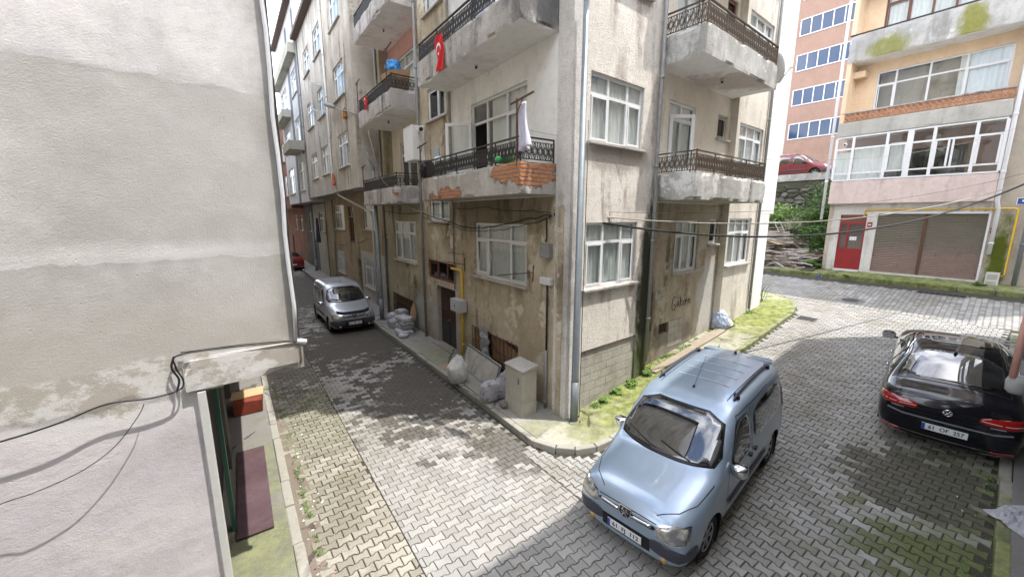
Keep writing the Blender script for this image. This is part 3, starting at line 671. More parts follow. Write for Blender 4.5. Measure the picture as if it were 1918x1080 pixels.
def blockwork():
    t = NT('exposed_blockwork'); v = wallvec(t, D2); va = t.n('ShaderNodeVectorMath'); va.operation = 'ADD'; nz = t.n('ShaderNodeTexNoise'); nz.inputs['Scale'].default_value = 5; nz.inputs['Detail'].default_value = 5; t.l(t.pos, nz.inputs['Vector']); sc = t.n('ShaderNodeVectorMath'); sc.operation = 'SCALE'; sc.inputs[3].default_value = .05; t.l(nz.outputs['Color'], sc.inputs[0]); t.l(v, va.inputs[0]); t.l(sc.outputs[0], va.inputs[1]); v = va.outputs[0]; n = t.n('ShaderNodeTexBrick'); t.l(v, n.inputs['Vector'])
    n.inputs['Color1'].default_value = (.34,.32,.29,1); n.inputs['Color2'].default_value = (.46,.44,.40,1); n.inputs['Mortar'].default_value = (.27,.25,.22,1)
    n.inputs['Scale'].default_value = 1; n.inputs['Mortar Size'].default_value = .010; n.inputs['Brick Width'].default_value = .38; n.inputs['Row Height'].default_value = .19; n.inputs['Mortar Smooth'].default_value = .6
    c = t.mix(t.step(t.noise(3, 7, rough=.75), .38, .62), n.outputs['Color'], (.47,.44,.40)); c = t.mix(t.step(t.noise(35, 4, rough=.7), .5, .75), c, (.24,.22,.19)); c = t.mix(t.step(t.noise(1.4, 6, rough=.7), .5, .66), c, (.33,.31,.26))
    return t.fin(c, .93, t.bump(t.math('SUBTRACT', t.math('MULTIPLY', t.noise(50, 5), .8), t.math('MULTIPLY', n.outputs['Fac'], 2.2)), .8, .02))
M['blocks'] = blockwork()
def rubble():
    t = NT('rubble_stone'); v = t.map((1.6,1.6,3.2), t.n('ShaderNodeNewGeometry').outputs['Position'])
    wv_ = t.n('ShaderNodeVectorMath'); wv_.operation = 'ADD'; nz = t.n('ShaderNodeTexNoise'); nz.inputs['Scale'].default_value = 2.2; t.l(t.pos, nz.inputs['Vector'])
    t.l(v, wv_.inputs[0]); sc = t.n('ShaderNodeVectorMath'); sc.operation = 'SCALE'; sc.inputs[3].default_value = .7; t.l(nz.outputs['Color'], sc.inputs[0]); t.l(sc.outputs[0], wv_.inputs[1])
    e = t.vor(1.0, wv_.outputs[0], 'DISTANCE_TO_EDGE'); col = t.vor(1.0, wv_.outputs[0], 'F1', 'Color')
    g = t.n('ShaderNodeSeparateColor'); t.l(col, g.inputs[0])
    c = t.mix(g.outputs[0], (.085,.085,.07), (.22,.21,.18)); c = t.mix(t.step(t.noise(3, 5), .45, .65), c, (.10,.11,.06)); c = t.mix(t.step(e, .10, .02), c, (.035,.033,.028))
    return t.fin(c, .92, t.bump(t.step(e, 0, .25), 1.0, .12))
M['rubble'] = rubble()
def shutter():
    t = NT('rusty_roller_shutter'); z = t.xyz()[2]
    m = t.step(t.math('ADD', z, t.math('MULTIPLY', t.noise(2.2, 6, rough=.7), 1.0)), 4.1, 3.0)
    c = t.mix(t.noise(1.5, 5), (.135,.12,.09), (.18,.16,.125)); c = t.mix(m, c, t.mix(t.noise(6, 5), (.20,.13,.11), (.30,.21,.18)))
    c = t.mix(t.step(t.noise(6, 6, t.map((3,3,.6)), .7), .6, .7), c, (.06,.045,.035))
    b = t.math('SINE', t.math('MULTIPLY', z, 90)); return t.fin(c, .6, t.bump(b, .9, .012))
M['shutter'] = shutter()
# ================================================================== corner apartment building
G1 = 'apartment buildings along the street'
bA = empty('apartment_building', FL.P(0, 0, 0), 'weathered cream corner apartment building with brick showing through its lower balcony', 'apartment building')
ztop = 16.2
# left street front
ops = [(1.42,3.8,2.78,4.2), (1.75,3.95,.12,1.24), (5.05,6.38,.13,2.12), (5.0,7.05,2.30,2.93), (5.3,6.75,4.22,5.25)]
for k in range(3):
    z = 3*k; ops += [(1.45,3.88,5.45+z,7.2+z)]
    if k: ops.append((5.2,6.65,4.25+z,5.2+z))
mb = MB(); wall(mb, FL, .42, 7.3, -.4, 4.78, 0, [o for o in ops if o[3] < 5.3 and o[2] < 4.2]+[(5.3,6.75,4.22,4.78)], M['a_left']); mb.build('street_wall', bA)
mb = MB(); wall(mb, FL, .42, 5.15, 4.78, ztop, 0, [(1.45,3.88,5.45+3*k,7.2+3*k) for k in range(3)], M['a_white']); mb.build('balcony_wall', bA)
mb = MB(); wall(mb, FL, 5.15, 7.3, 4.78, ztop, 0, [(5.3,6.75,4.78,5.25)]+[(5.2,6.65,7.27+3*k,8.2+3*k) for k in range(3)], M['a_left']); mb.build('stair_wall', bA)
# recessed balcony head beams and corner column
mb = MB(); mb.box(FL, 0, .42, -.3, .05, -.4, ztop, M['a_col']); mb.box(FL, .14, .30, .05, .075, .1, 4.6, M['a_left']); mb.box(FL, 5.08, 5.22, -.1, .06, 4.8, ztop, M['a_left'])
mb.build('corner_column', bA, .012)
# openings, left front
window(bA, FL, 1.42, 3.8, 2.78, 4.2, mull=(.30,.74), transom=.70, cover=.999)
wtr = window(bA, FL, 5.0, 7.05, 2.30, 2.93, mull=(.33,.66), transom=None, frame='brownframe', curtain=None, sill=False)
window(bA, FL, 5.3, 6.75, 4.22, 5.25, mull=(.5,), transom=None)
for k in range(3): window(bA, FL, 5.2, 6.65, 7.27+3*k, 8.2+3*k, mull=(.5,), transom=None)
for k in range(3):
    z = 3*k; window(bA, FL, 1.45, 3.88, 5.45+z, 7.2+z, mull=(.34,.70), transom=.72, sill=False, curtain='lace', cover=.66, open_cell=2 if k == 0 else None)
# outward-opened balcony door leaf
mb = MB(); fr2 = Fr(FL.P(3.84, .0, 0), (D1*.72+NL*.69).normalized(), NL); fr2.n = Vector((-fr2.d.y, fr2.d.x, 0))
for a in ((0,.72,5.50,5.58),(0,.72,6.70,6.78),(0,.08,5.58,6.70),(.64,.72,5.58,6.70)): mb.box(fr2, a[0], a[1], 0, .05, a[2], a[3], M['pvc'])
lf = mb.build('open_door_leaf', bA); mb = MB(); mb.poly([fr2.P(.08,.03,5.58), fr2.P(.64,.03,5.58), fr2.P(.64,.03,6.7), fr2.P(.08,.03,6.7)], M['glass']); mb.build('pane', lf)
# tilted vent light of the ground-floor window
mb = MB(); a, b = 3.12, 3.72
for (x0, x1, y0, y1) in ((a,b,2.86,2.91),(a,b,3.68,3.73),(a,a+.05,2.91,3.68),(b-.05,b,2.91,3.68)):
    P = FL.P; f = lambda s, z: P(s, -.07+(z-2.86)*-.16, z); mb.hexa([f(x0,y0),f(x1,y0),f(x1,y0)+NL*.04,f(x0,y0)+NL*.04,f(x0,y1),f(x1,y1),f(x1,y1)+NL*.04,f(x0,y1)+NL*.04], M['pvc'])
mb.build('tilted_casement', bA)
# entrance door
mb = MB(); mb.box(FL, 5.08, 6.35, -.20, -.14, .14, 2.10, M['iron'])
for k in range(2):
    a = 5.13+k*.62
    mb.box(FL, a, a+.56, -.14, -.115, .2, .95, M['iron'])
    for i in range(6): mb.bar(FL.P(a+.04+i*.096, -.11, 1.0), FL.P(a+.04+i*.096, -.11, 2.02), .016, M['rust'])
    for zz in (1.0, 1.35, 1.7, 2.02): mb.bar(FL.P(a+.02, -.105, zz), FL.P(a+.54, -.105, zz), .016, M['rust'])
dr = mb.build('entrance_door', bA); mb = MB(); mb.tube([FL.P(5.66,-.10,1.05), FL.P(5.66,-.05,1.07), FL.P(5.60,-.05,1.07)], .012, M['galv']); mb.build('handle', dr)
mb = MB(); mb.box(FL, 5.0, 6.45, -.1, .22, .10, .18, M['walk_l']); mb.build('doorstep', bA, .01)
# basement opening: boarded, behind a bent iron grille
mb = MB(); mb.box(FL, 1.76, 3.94, -.16, -.12, .12, 1.24, M['room'])
mb.box(FL, 3.25, 3.93, -.10, -.085, .3, 1.22, M['card']); mb.box(FL, 2.55, 3.1, -.105, -.085, .55, 1.2, M['card'])
mb.hexa([FL.P(1.8,-.11,.35),FL.P(2.45,-.11,.2),FL.P(2.45,-.09,.2),FL.P(1.8,-.09,.35),FL.P(1.85,-.11,1.0),FL.P(2.5,-.11,1.18),FL.P(2.5,-.09,1.18),FL.P(1.85,-.09,1.0)], M['card'])
bd = mb.build('basement_boards', bA)
mb = MB()
for i in range(13): s = 1.78+i*.18; mb.bar(FL.P(s, .03+.02*math.sin(i*2.1), .05), FL.P(s+.01, .04, 1.30+.03*math.sin(i)), .014, M['rust'])
for z in (.12, .5, .88, 1.27): mb.bar(FL.P(1.75, .035, z), FL.P(3.97, .035, z+.02), .016, M['rust'])
mb.bar(FL.P(1.9, .05, .2), FL.P(2.9, .06, 1.2), .02, M['rust']); mb.build('basement_grille', bA)
# balconies, left front
for k in range(3):
    z = 3*k
    mat = M['slab_lb'] if k == 0 else M['slab_l']
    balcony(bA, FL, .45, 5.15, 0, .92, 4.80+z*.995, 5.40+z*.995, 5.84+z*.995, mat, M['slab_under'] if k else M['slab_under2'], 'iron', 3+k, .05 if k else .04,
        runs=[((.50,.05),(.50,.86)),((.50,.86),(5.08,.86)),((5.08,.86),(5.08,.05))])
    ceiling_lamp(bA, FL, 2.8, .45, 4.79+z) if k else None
# drying racks: upright with a T bar
def tpost(par, fr, s, o, z0, z1, w=.5, mat='rust'):
    mb = MB(); mb.bar(fr.P(s,o,z0), fr.P(s,o,z1), .028, M[mat]); mb.bar(fr.P(s-w,o,z1), fr.P(s+w*.4,o,z1-.06), .026, M[mat]); mb.bar(fr.P(s,o,z1-.25), fr.P(s-w*.4,o,z1-.02), .014, M[mat])
    mb.build('drying_rack', par)
tpost(bA, FL, .56, .90, 5.1, 6.50, .5); tpost(bA, FL, 5.12, .93, 5.4, 6.3, .45)
# right street front
zr = lambda s: gz(*xy(FR, s, 0))
mb = MB(); opr = [(.45,2.22,2.88+3*k-(.06 if k else 0),4.25+3*k-(.15 if k else 0)) for k in range(4)]
wall(mb, FR, .02, 2.9, -.4, ztop, 0, opr+[(.41,2.42,.1,1.53)], M['a_right'], .05); mb.build('cream_wall', bA)
for o in opr: window(bA, FR, *o, mull=(.34,.70), transom=.70, curtain='lace' if o[2] > 5 else 'curtain', cover=.999)
mb = MB(); wall(mb, FR, .41, 2.42, .1, 1.53, -.045, [], M['blocks']); mb.build('blockwork_panel', bA)
mb = MB(); ops = [(4.3,5.6,2.85,4.26), (6.2,6.75,3.55,4.28)]; ops2 = []
for k in range(4): ops2 += [(3.6,4.9,5.42+3*k,7.15+3*k), (6.15,6.78,6.55+3*k,7.2+3*k)]
wall(mb, FR, 2.9, 6.95, 4.7, ztop, -.2, ops2, M['a_recess']); mb.build('recess_wall', bA)
mb = MB(); wall(mb, FR, 2.9, 6.95, -.2, 4.7, -.2, ops+[(3.78,4.28,1.2,1.5)], M['a_recess_low']);
mb.build('recess_low_wall', bA)
window(bA, FR, 4.3, 5.6, 2.85, 4.26, -.2, mull=(.36,.68)); window(bA, FR, 6.2, 6.75, 3.55, 4.28, -.2, mull=(), transom=None, curtain=None)
mb = MB(); 
for i in range(4): mb.bar(FR.P(3.85+i*.12, -.24, 1.2), FR.P(3.85+i*.12, -.24, 1.5), .02, M['rust'])
mb.box(FR, 3.78, 4.28, -.36, -.33, 1.2, 1.5, M['room']); mb.build('vent', bA)
for k in range(4):
    z = 3*k; window(bA, FR, 3.6, 4.9, 5.42+z, 7.15+z, -.2, mull=(.5,), transom=.78, sill=False, curtain='lace')
    window(bA, FR, 6.15, 6.78, 6.55+z, 7.2+z, -.2, mull=(), transom=None, curtain=None, frame='sillc' if k == 0 else 'brownframe')
mb = MB(); fr2 = Fr(FR.P(3.62, -.2, 0), (D2*.80+NR*.60).normalized(), NR); fr2.n = Vector((fr2.d.y, -fr2.d.x, 0))
for a in ((0,.62,5.45,5.54),(0,.62,6.72,6.80),(0,.08,5.54,6.72),(.54,.62,5.54,6.72)): mb.box(fr2, a[0], a[1], 0, .05, a[2], a[3], M['pvc'])
lf = mb.build('open_door_leaf', bA); mb = MB(); mb.poly([fr2.P(.08,.03,5.54), fr2.P(.54,.03,5.54), fr2.P(.54,.03,6.72), fr2.P(.08,.03,6.72)], M['glass']); mb.build('pane', lf)
mb = MB(); ope = [(7.05,8.72,2.86,4.30)]+[(7.15,8.92,5.85+3*k,7.08+3*k) for k in range(4)]
wall(mb, FR, 6.95, 9.3, -.2, ztop, 0, ope, M['a_rightend']); P = FR.P
mb.poly([P(6.95,0,-.2),P(6.95,-.2,-.2),P(6.95,-.2,ztop),P(6.95,0,ztop)], M['a_rightend']); mb.poly([P(2.9,0,-.2),P(2.9,-.2,-.2),P(2.9,-.2,ztop),P(2.9,0,ztop)], M['a_rightend']); mb.build('end_wall', bA)
for o in ope: window(bA, FR, *o, mull=(.34,.68), transom=.7, curtain='lace', cover=.999)
mb = MB(); mb.box(FR, 9.3, 10.12, -.5, .04, .6, 4.45, M['a_white2']); mb.box(FR, 9.3, 10.45, -9.8, .045, 4.45, ztop, M['a_white2']); mb.box(FR, 9.9, 10.12, -9.8, -.5, .6, 4.45, M['a_rightend']); mb.build('white_end_wall', bA)
for k in range(3):
    z = 2.97*k; cut = .0
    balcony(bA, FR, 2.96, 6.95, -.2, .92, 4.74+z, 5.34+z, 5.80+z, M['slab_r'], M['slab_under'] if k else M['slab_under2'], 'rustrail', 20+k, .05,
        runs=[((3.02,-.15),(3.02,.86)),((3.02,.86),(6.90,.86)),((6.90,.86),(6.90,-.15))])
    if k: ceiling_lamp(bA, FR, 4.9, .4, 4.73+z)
downpipe('downpipe', bA, [P(2.74,.07,ztop),P(2.74,.07,5.2),P(2.78,.07,5.0),P(2.80,.07,.78)], .045, M['pipegrey'])
downpipe('downpipe', bA, [P(9.12,.06,ztop),P(9.12,.06,1.2)], .04, M['pipegrey'])
downpipe('downpipe', bA, [FL.P(7.22,.10,14),FL.P(7.22,.10,.12)], .045, M['pipegrey'])
downpipe('downpipe', bA, [FL.P(4.97,.05,ztop),FL.P(4.97,.05,2.2)], .022, M['pipegrey'])
downpipe('cable_conduit', bA, [FL.P(.63,.05,3.0),FL.P(.63,.05,1.5)], .022, M['black'])
downpipe('cable_conduit', bA, [FL.P(.63,.055,1.5),FL.P(.63,.055,.12)], .036, M['pipegrey'])
mb = MB()   # core and roof close the volume
def prismz(mb, pts, z0, z1, m):
    n = len(pts); mb.mesh([(p.x,p.y,z0) for p in pts]+[(p.x,p.y,z1) for p in pts], [tuple(reversed(range(n))), tuple(range(n,2*n))]+[(i,(i+1) % n,n+(i+1) % n,n+i) for i in range(n)], m)
def foot(a, b, c, d): return [CC+D1*a+D2*c, CC+D1*a+D2*d, CC+D1*b+D2*d, CC+D1*b+D2*c]
prismz(mb, foot(.85, 7.2, .85, 9.9), -.3, ztop-.02, M['a_left']); mb.build('inner_wall', bA)
mb = MB(); prismz(mb, foot(-.45, 7.3, -.4, 10.6), ztop, ztop+.25, M['rooftile']); mb.build('roof', bA)
mb = MB(); mb.box(FR, 4.3, 5.05, -.2, -.193, .75, 1.50, M['blocks']); mb.build('blockwork_patch', bA)
# graffiti on the recess wall
def strokes(mb, fr, o, s0, z0, sc, shear, chars, m, w=.02):
    for ci, ch in enumerate(chars):
        for st in ch:
            pts = [fr.P(s0+(x)*sc, o, z0+y*sc+x*sc*shear) for x, y in st]
            mb.tube(pts, w, m, 4)
GRA = [[[(.55,1.0),(.3,1.12),(.06,.85),(0,.4),(.1,.05),(.35,-.05),(.55,.2),(.5,.42),(.36,.40)]], [[(.85,.25),(.78,.6),(.95,.7),(1.08,.45),(.98,.2),(.85,.25)],[(.84,.9),(.86,.96)],[(1.02,.9),(1.04,.96)]],
    [[(1.28,.1),(1.32,1.0)],[(1.55,.7),(1.3,.42),(1.6,.12)]], [[(2.0,.6),(1.82,.55),(1.78,.25),(2.02,.15)]], [[(2.15,.38),(2.38,.45),(2.3,.65),(2.15,.55),(2.15,.25),(2.4,.15)]], [[(2.65,.2),(2.68,.62)],[(2.68,.5),(2.9,.6),(2.95,.15)]]]
mb = MB(); strokes(mb, FR, -.2+.004, 4.38, 1.80, .34, .02, GRA, M['black'], .011); mb.build('graffiti', bA)
# meter boxes by the column
mb = MB(); mb.box(FL, .52, .82, .0, .13, 3.52, 3.82, M['pipegrey']); mb.build('junction_box', bA, .015)
mb = MB(); mb.box(FL, .48, .82, .0, .12, 2.95, 3.1, M['pvcold']); mb.build('junction_box', bA, .015)
mb = MB(); mb.tube([FL.P(1.15,.02,3.3), FL.P(1.15,.04,2.95)], .012, M['rust']); mb.bar(FL.P(1.15,.03,3.15), FL.P(1.95,.45,3.02), .02, M['rust']); mb.build('drying_rack', bA)
mb = MB(); mb.bar(FL.P(4.35,.03,3.2), FL.P(4.35,.03,2.8), .02, M['rust']); mb.bar(FL.P(4.35,.03,3.0), FL.P(4.7,.5,3.1), .02, M['rust']); mb.bar(FL.P(4.35,.03,3.3), FL.P(4.6,.4,3.35), .012, M['rust']); mb.build('drying_rack', bA)
# ================================================================== second building (beige and pink balcony walls)
bB = empty('apartment_building', FL.P(9, 0, 0), 'narrow olive apartment building with a pink balcony wall above a beige one', 'apartment building', G1)
mb = MB(); wall(mb, FL, 7.3, 11.75, -.4, 4.78, 0, [(8.05,10.4,2.67,4.17),(8.6,10.85,.12,1.16)], M['b_low']); mb.build('street_wall', bB)
for k, m in enumerate(('b_beige','b_pink','b_beige')):
    mb = MB(); wall(mb, FL, 7.3, 11.75, 4.78+3*k, 7.78+3*k, -.35, [(7.8,10.2,5.45+3*k,7.15+3*k)], M[m]); mb.build('balcony_wall', bB)
    window(bB, FL, 7.8, 10.2, 5.45+3*k, 7.15+3*k, -.35, mull=(.34,.68), transom=.74, sill=False, curtain=None if k == 0 else 'curtain')
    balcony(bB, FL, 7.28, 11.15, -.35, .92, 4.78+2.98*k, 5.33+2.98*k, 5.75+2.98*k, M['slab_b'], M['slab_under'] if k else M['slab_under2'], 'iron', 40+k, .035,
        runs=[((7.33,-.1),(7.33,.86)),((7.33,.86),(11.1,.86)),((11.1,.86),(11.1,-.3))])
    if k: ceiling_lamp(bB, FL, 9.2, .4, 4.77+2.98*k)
tpost(bB, FL, 7.6, .93, 8.3, 9.5, .6); tpost(bB, FL, 11.0, .93, 5.3, 6.3, .4); tpost(bB, FL, 11.05, .93, 8.4, 9.4, .4)
mb = MB(); mb.box(FL, 11.15, 11.75, -.35, 0, 4.78, 14.5, M['b_low']); mb.build('partition_wall', bB)
window(bB, FL, 8.05, 10.4, 2.67, 4.17, mull=(.32,.70), cover=.999)
mb = MB(); mb.box(FL, 8.6, 10.85, -.14, -.11, .12, 1.16, M['room']); mb.build('basement_opening', bB)
mb = MB()
for i in range(16): s = 8.62+i*.147; mb.bar(FL.P(s,.03,.08), FL.P(s,.03,1.2), .018, M['rust'])
for z in (.12,.4,.66,.92,1.18): mb.bar(FL.P(8.58,.035,z), FL.P(10.87,.035,z), .018, M['rust'])
mb.build('basement_grille', bB)
mb = MB(); mb.mesh([FL.P(s,o,z) for s,o,z in ((8.1,.3,.14),(8.5,.34,.14),(8.55,.12,.95),(8.35,.08,1.2),(8.05,.12,.8))], [(0,1,2,3,4)], M['card']); mb.v += [v+Vector((.01,.01,0)) for v in mb.v]; mb.f.append([9,8,7,6,5]); mb.m.append(0); mb.sm.append(False)
thing(mb, 'cardboard_sheet', FL.P(8.3,.3,.12), 'torn brown cardboard sheet leaning on the wall behind the pile of sacks', 'cardboard')
downpipe('downpipe', bB, [FL.P(11.5,.06,14),FL.P(11.5,.06,.12)], .05, M['pipegrey']); downpipe('downpipe', bB, [FL.P(11.25,-.2,14),FL.P(11.25,-.2,4.9)], .04, M['pvcold'])
mb = MB(); prismz(mb, [FL.P(7.4,-1.0,0),FL.P(7.4,-9,0),FL.P(11.7,-9,0),FL.P(11.7,-1.0,0)], -.3, 14.4, M['b_low']); mb.build('inner_wall', bB)
mb = MB(); prismz(mb, [FL.P(7.3,.4,0),FL.P(7.3,-9,0),FL.P(11.75,-9,0),FL.P(11.75,.4,0)], 14.5, 14.7, M['rooftile']); mb.build('roof', bB)
# gas boiler and its flue on the first balcony
mb = MB(); mb.box(FL, 6.95, 7.75, -.0, .42, 6.15, 7.22, M['white']); bo = mb.build('gas_boiler', None, .02, FL.P(7.3,0,6.15)); tag(bo, 'white wall-hung gas boiler with a flue above the lower beige balcony', 'boiler')
mb = MB(); mb.tube([FL.P(6.95,.2,7.08), FL.P(6.5,.3,7.02)], .055, M['white'], 12); mb.tube([FL.P(6.55,.29,7.03), FL.P(6.47,.305,7.015)], .06, M['black'], 12)
fl = mb.build('flue', None, 0, FL.P(7.3,0,6.15)); fl.parent = bo; fl.location = (0,0,0)
# ================================================================== buildings C, C2 with overhanging upper storeys
def bay_building(s0, s1, zb, ztop, mat, lowmat, cols, rows, label, lowops=(), depth=9, ob=.9, roofh=.2, sidemat=None, low_extra=None, grp=G1, kw={}):
    b = empty('apartment_building', FL.P((s0+s1)/2, 0, 0), label, 'apartment building', grp)
    mb = MB(); ops = [(c0, c1, r0, r1) for (c0, c1) in cols for (r0, r1) in rows]
    wall(mb, FL, s0, s1, zb, ztop, ob, ops, mat); P = FL.P
    for s in (s0, s1): mb.poly([P(s,0,zb),P(s,ob,zb),P(s,ob,ztop),P(s,-.3,ztop),P(s,-.3,zb)], sidemat or mat)
    mb.poly([P(s0,-.1,zb),P(s1,-.1,zb),P(s1,ob,zb),P(s0,ob,zb)], M['slab_under2']); mb.build('upper_wall', b)
    for o in ops: window(b, FL, *o, ob, mull=(.5,) if o[1]-o[0] < 1.9 else (.34,.68), transom=.7, **kw)
    mb = MB(); wall(mb, FL, s0, s1, -.4, zb+.05, 0, [o[:4] for o in lowops], lowmat); mb.build('street_wall', b)
    for o in lowops:
        if len(o) > 4 and o[4] == 'door': mb = MB(); mb.box(FL, o[0], o[1], -.16, -.12, o[2], o[3], M['black']); mb.build('door', b)
        elif len(o) > 4 and o[4] == 'brown': window(b, FL, *o[:4], 0, frame='brownframe', curtain=None, sill=False)
        elif len(o) > 4 and o[4] == 'grille': window(b, FL, *o[:4], 0, grille=True)
        else: window(b, FL, *o[:4], 0)
    mb = MB(); prismz(mb, [P(s0+.05,-.7,0),P(s0+.05,-depth,0),P(s1-.05,-depth,0),P(s1-.05,-.7,0)], -.3, ztop-.02, lowmat); mb.build('inner_wall', b)
    mb = MB(); prismz(mb, [P(s0,ob+.35,0),P(s0,-depth,0),P(s1,-depth,0),P(s1,ob+.35,0)], ztop, ztop+roofh, M['rooftile']); mb.build('roof', b)
    return b
rows3 = [(6.57,8.02),(9.5,10.9),(12.45,13.8)]
bC = bay_building(11.75, 16.6, 5.55, 17.2, M['c_grey'], M['c_low'], [(13.1,15.05)], rows3+[(15.4,16.7)], 'drab beige apartment building with one window per floor beside the streetlight arm', [(12.6,14.9,3.72,5.0),(13.0,15.3,.85,2.24,'grille'),(15.85,16.5,.12,2.1,'door')])
bC2 = bay_building(16.6, 24.3, 5.52, 15.1, M['c_grey2'], M['c_low'], [(17.3,19.1),(20.6,22.5)], rows3, 'grey-brown apartment building with a dark eave line and two window columns', [(19.0,21.6,3.55,5.0),(19.6,21.6,.9,2.24,'grille'),(16.9,18.0,2.9,4.9,'brown')])
bD = bay_building(24.3, 34.5, 5.3, 17.5, M['d_white'], M['darkwall'], [(25.0,27.3),(30.2,33.6)], [(6.1,8.05),(9.3,10.9),(12.35,13.9)], 'white apartment building with slate-blue bands and big glazed bays', [(25,27,3.2,4.6),(30,31.6,3.1,4.6)], ob=1.0)
mb = MB(); mb.box(FL, 27.6, 28.4, 1.0, 1.03, 5.3, 17, M['d_dark']); mb.box(FL, 24.3, 24.9, 1.0, 1.02, 8.4, 17, M['d_dark']); mb.box(FL, 24.0, 27.4, 1.0, 1.9, 8.55, 9.1, M['d_slab']); mb.box(FL, 24.3, 34.5, 1.0, 1.45, 14.4, 14.95, M['d_slab']); mb.box(FL, 28.6, 34, 1.0, 1.6, 11.4, 11.9, M['d_slab']); mb.build('overhang', bD)
bE = bay_building(34.5, 52, 5.0, 12.5, M['e_brown'], M['e_brown'], [(36,38),(40,42.5),(45,47)], [(6.1,7.9),(9.1,10.7)], 'brick-red apartment building at the far end of the street', [(35.5,37,3,4.4),(39,40.5,3,4.4),(43,44.2,0.1,2.3,'door')])
bF = bay_building(52, 70, 5.0, 14.5, M['d_white'], M['darkwall'], [(53,56),(60,63)], [(6.1,7.9),(9.1,10.7)], 'pale apartment building closing the view behind the brick-red one', [])
downpipe('downpipe', bC, [FL.P(16.55,.96,17),FL.P(16.55,.96,6.0),FL.P(16.2,.8,5.4),FL.P(13.2,.12,4.55),FL.P(13.1,.08,4.3),FL.P(13.1,.08,.2)], .045, M['pvcold'])
downpipe('downpipe', bC2, [FL.P(24.2,.96,15),FL.P(24.2,.96,5.7),FL.P(21.7,.1,5.3),FL.P(21.7,.1,.1)], .05, M['pipegrey'])
mb = MB(); wall(mb, FL, 11.76, 15.8, -.35, 2.62, .012, [(13.0,15.3,.85,2.24)], M['c_lowpale'], .01); mb.build('whitewashed_dado', bC)
mb = MB(); wall(mb, FL, 24.6, 30.0, -.3, 5.2, .02, [(25,27,3.2,4.6),(28,29.6,-.3,2.5)], M['c_lowpale'], .01); mb.build('pale_low_wall', bD)
# street door awning-like sash opened outward on C2
mb = MB(); fr2 = Fr(FL.P(17.3, .9, 0), (D1*-.35+NL*.94).normalized(), NL); fr2.n = Vector((-fr2.d.y, fr2.d.x, 0))
for a in ((0,.75,9.5,9.57),(0,.75,10.75,10.82),(0,.07,9.57,10.75),(.68,.75,9.57,10.75)): mb.box(fr2, a[0], a[1], 0, .05, a[2], a[3], M['pvc'])
lf = mb.build('open_casement', bC2); mb = MB(); mb.poly([fr2.P(.07,.03,9.57), fr2.P(.68,.03,9.57), fr2.P(.68,.03,10.75), fr2.P(.07,.03,10.75)], M['glass']); mb.build('pane', lf)
# other side of the left street: front of the near-left building
bL = empty('apartment_building', tuple(FS.P(-1,0,0)), 'near-left building with a big bare patchily rendered side wall and overhanging corner', 'apartment building')
ZL = 13.0
def zbot(s):   # underside line of the overhang
    return 2.80 if s > -.2 else 2.66
mb = MB(); P = FS.P; NX, NZ = 150, 190
vs = []; fs = []
def lw(s, z):
    n = .0022*mnoise.fractal(Vector((s*.9, z*.9, 2.)), 1, 2, 3)+.0012*mnoise.noise(Vector((s*5, z*5, 0)))
    e = .005 if z > 5.62+.1*mnoise.noise(Vector((s*1.4, 0, 7.))) else (.0025 if z > 4.0+.06*mnoise.noise(Vector((s*1.4, 3, 7.))) else 0)
    if z < 2.66+.10*mnoise.noise(Vector((s*3, 1, 7.))): e -= .008
    return n+e
xs = np.concatenate([np.linspace(-9, -3, 20), np.linspace(-2.95, 0, 100)]); zs = np.concatenate([np.linspace(-.2, 6.6, 210), np.linspace(6.7, ZL, 12)])
keep = {}
for i, s in enumerate(xs):
    for j, z in enumerate(zs): vs.append(P(s, lw(s, z), z))
nz = len(zs)
for i in range(len(xs)-1):
    for j in range(nz-1):
        if xs[i] >= -.955 and (zs[j] < 2.60+.16*(xs[i]+.95)+.02*mnoise.noise(Vector((xs[i]*8, 0, 0)))): continue
        fs.append((i*nz+j, i*nz+j+1, (i+1)*nz+j+1, (i+1)*nz+j))
mb.mesh(vs, fs, M['leftwall'], True); mb.build('side_wall', bL)
rough_slab(FS, -1.06, .03, -.03, .05, 2.66, 2.985, M['leftwall'], 77, .05, M['slab_under2']).build('corner_beam', bL)
# underside, fronts
mb = MB(); P = FS.P
mb.poly([P(-.95,-.02,2.60), P(0,-.02,2.76), FF.P(30,.93,2.76), FF.P(30,0,2.60)], M['slab_under2'])
Fz = FF.P
mb.poly([Fz(-.0,.93,2.75), Fz(30,.93,2.75), Fz(30,.93,ZL), Fz(-.0,.93,ZL)], M['c_grey']); mb.build('upper_wall', bL)
mb = MB(); wall(mb, FF, -.02, 30, -.1, 2.75, 0, [(.35,2.9,.1,2.45),(3.6,6.2,.1,2.45)], M['darkwall'], .12); mb.poly([Fz(.35,-.12,.1),Fz(2.9,-.12,.1),Fz(2.9,-.12,2.45),Fz(.35,-.12,2.45)], M['room']); mb.poly([Fz(3.6,-.12,.1),Fz(6.2,-.12,.1),Fz(6.2,-.12,2.45),Fz(3.6,-.12,2.45)], M['rust']); mb.build('shop_front', bL)
mb = MB(); mb.box(FF, -.04, .05, -.04, .03, -.1, 2.64, M['pvcold']); mb.build('corner_post', bL, .006)
greenm = plain('green_painted_frame', (.05,.16,.12), .5)
mb = MB(); 
mb.box(FF, 1.2, 1.32, 0, .05, .1, 2.5, greenm); mb.build('green_frame', bL)
mb = MB(); prismz(mb, [FS.P(-9,-.5,0), FS.P(-1.2,-.5,0), FF.P(30,-.4,0), FF.P(30,-8,0), FS.P(-9,-26,0)], -.2, ZL-.02, M['darkwall']); mb.build('inner_wall', bL)
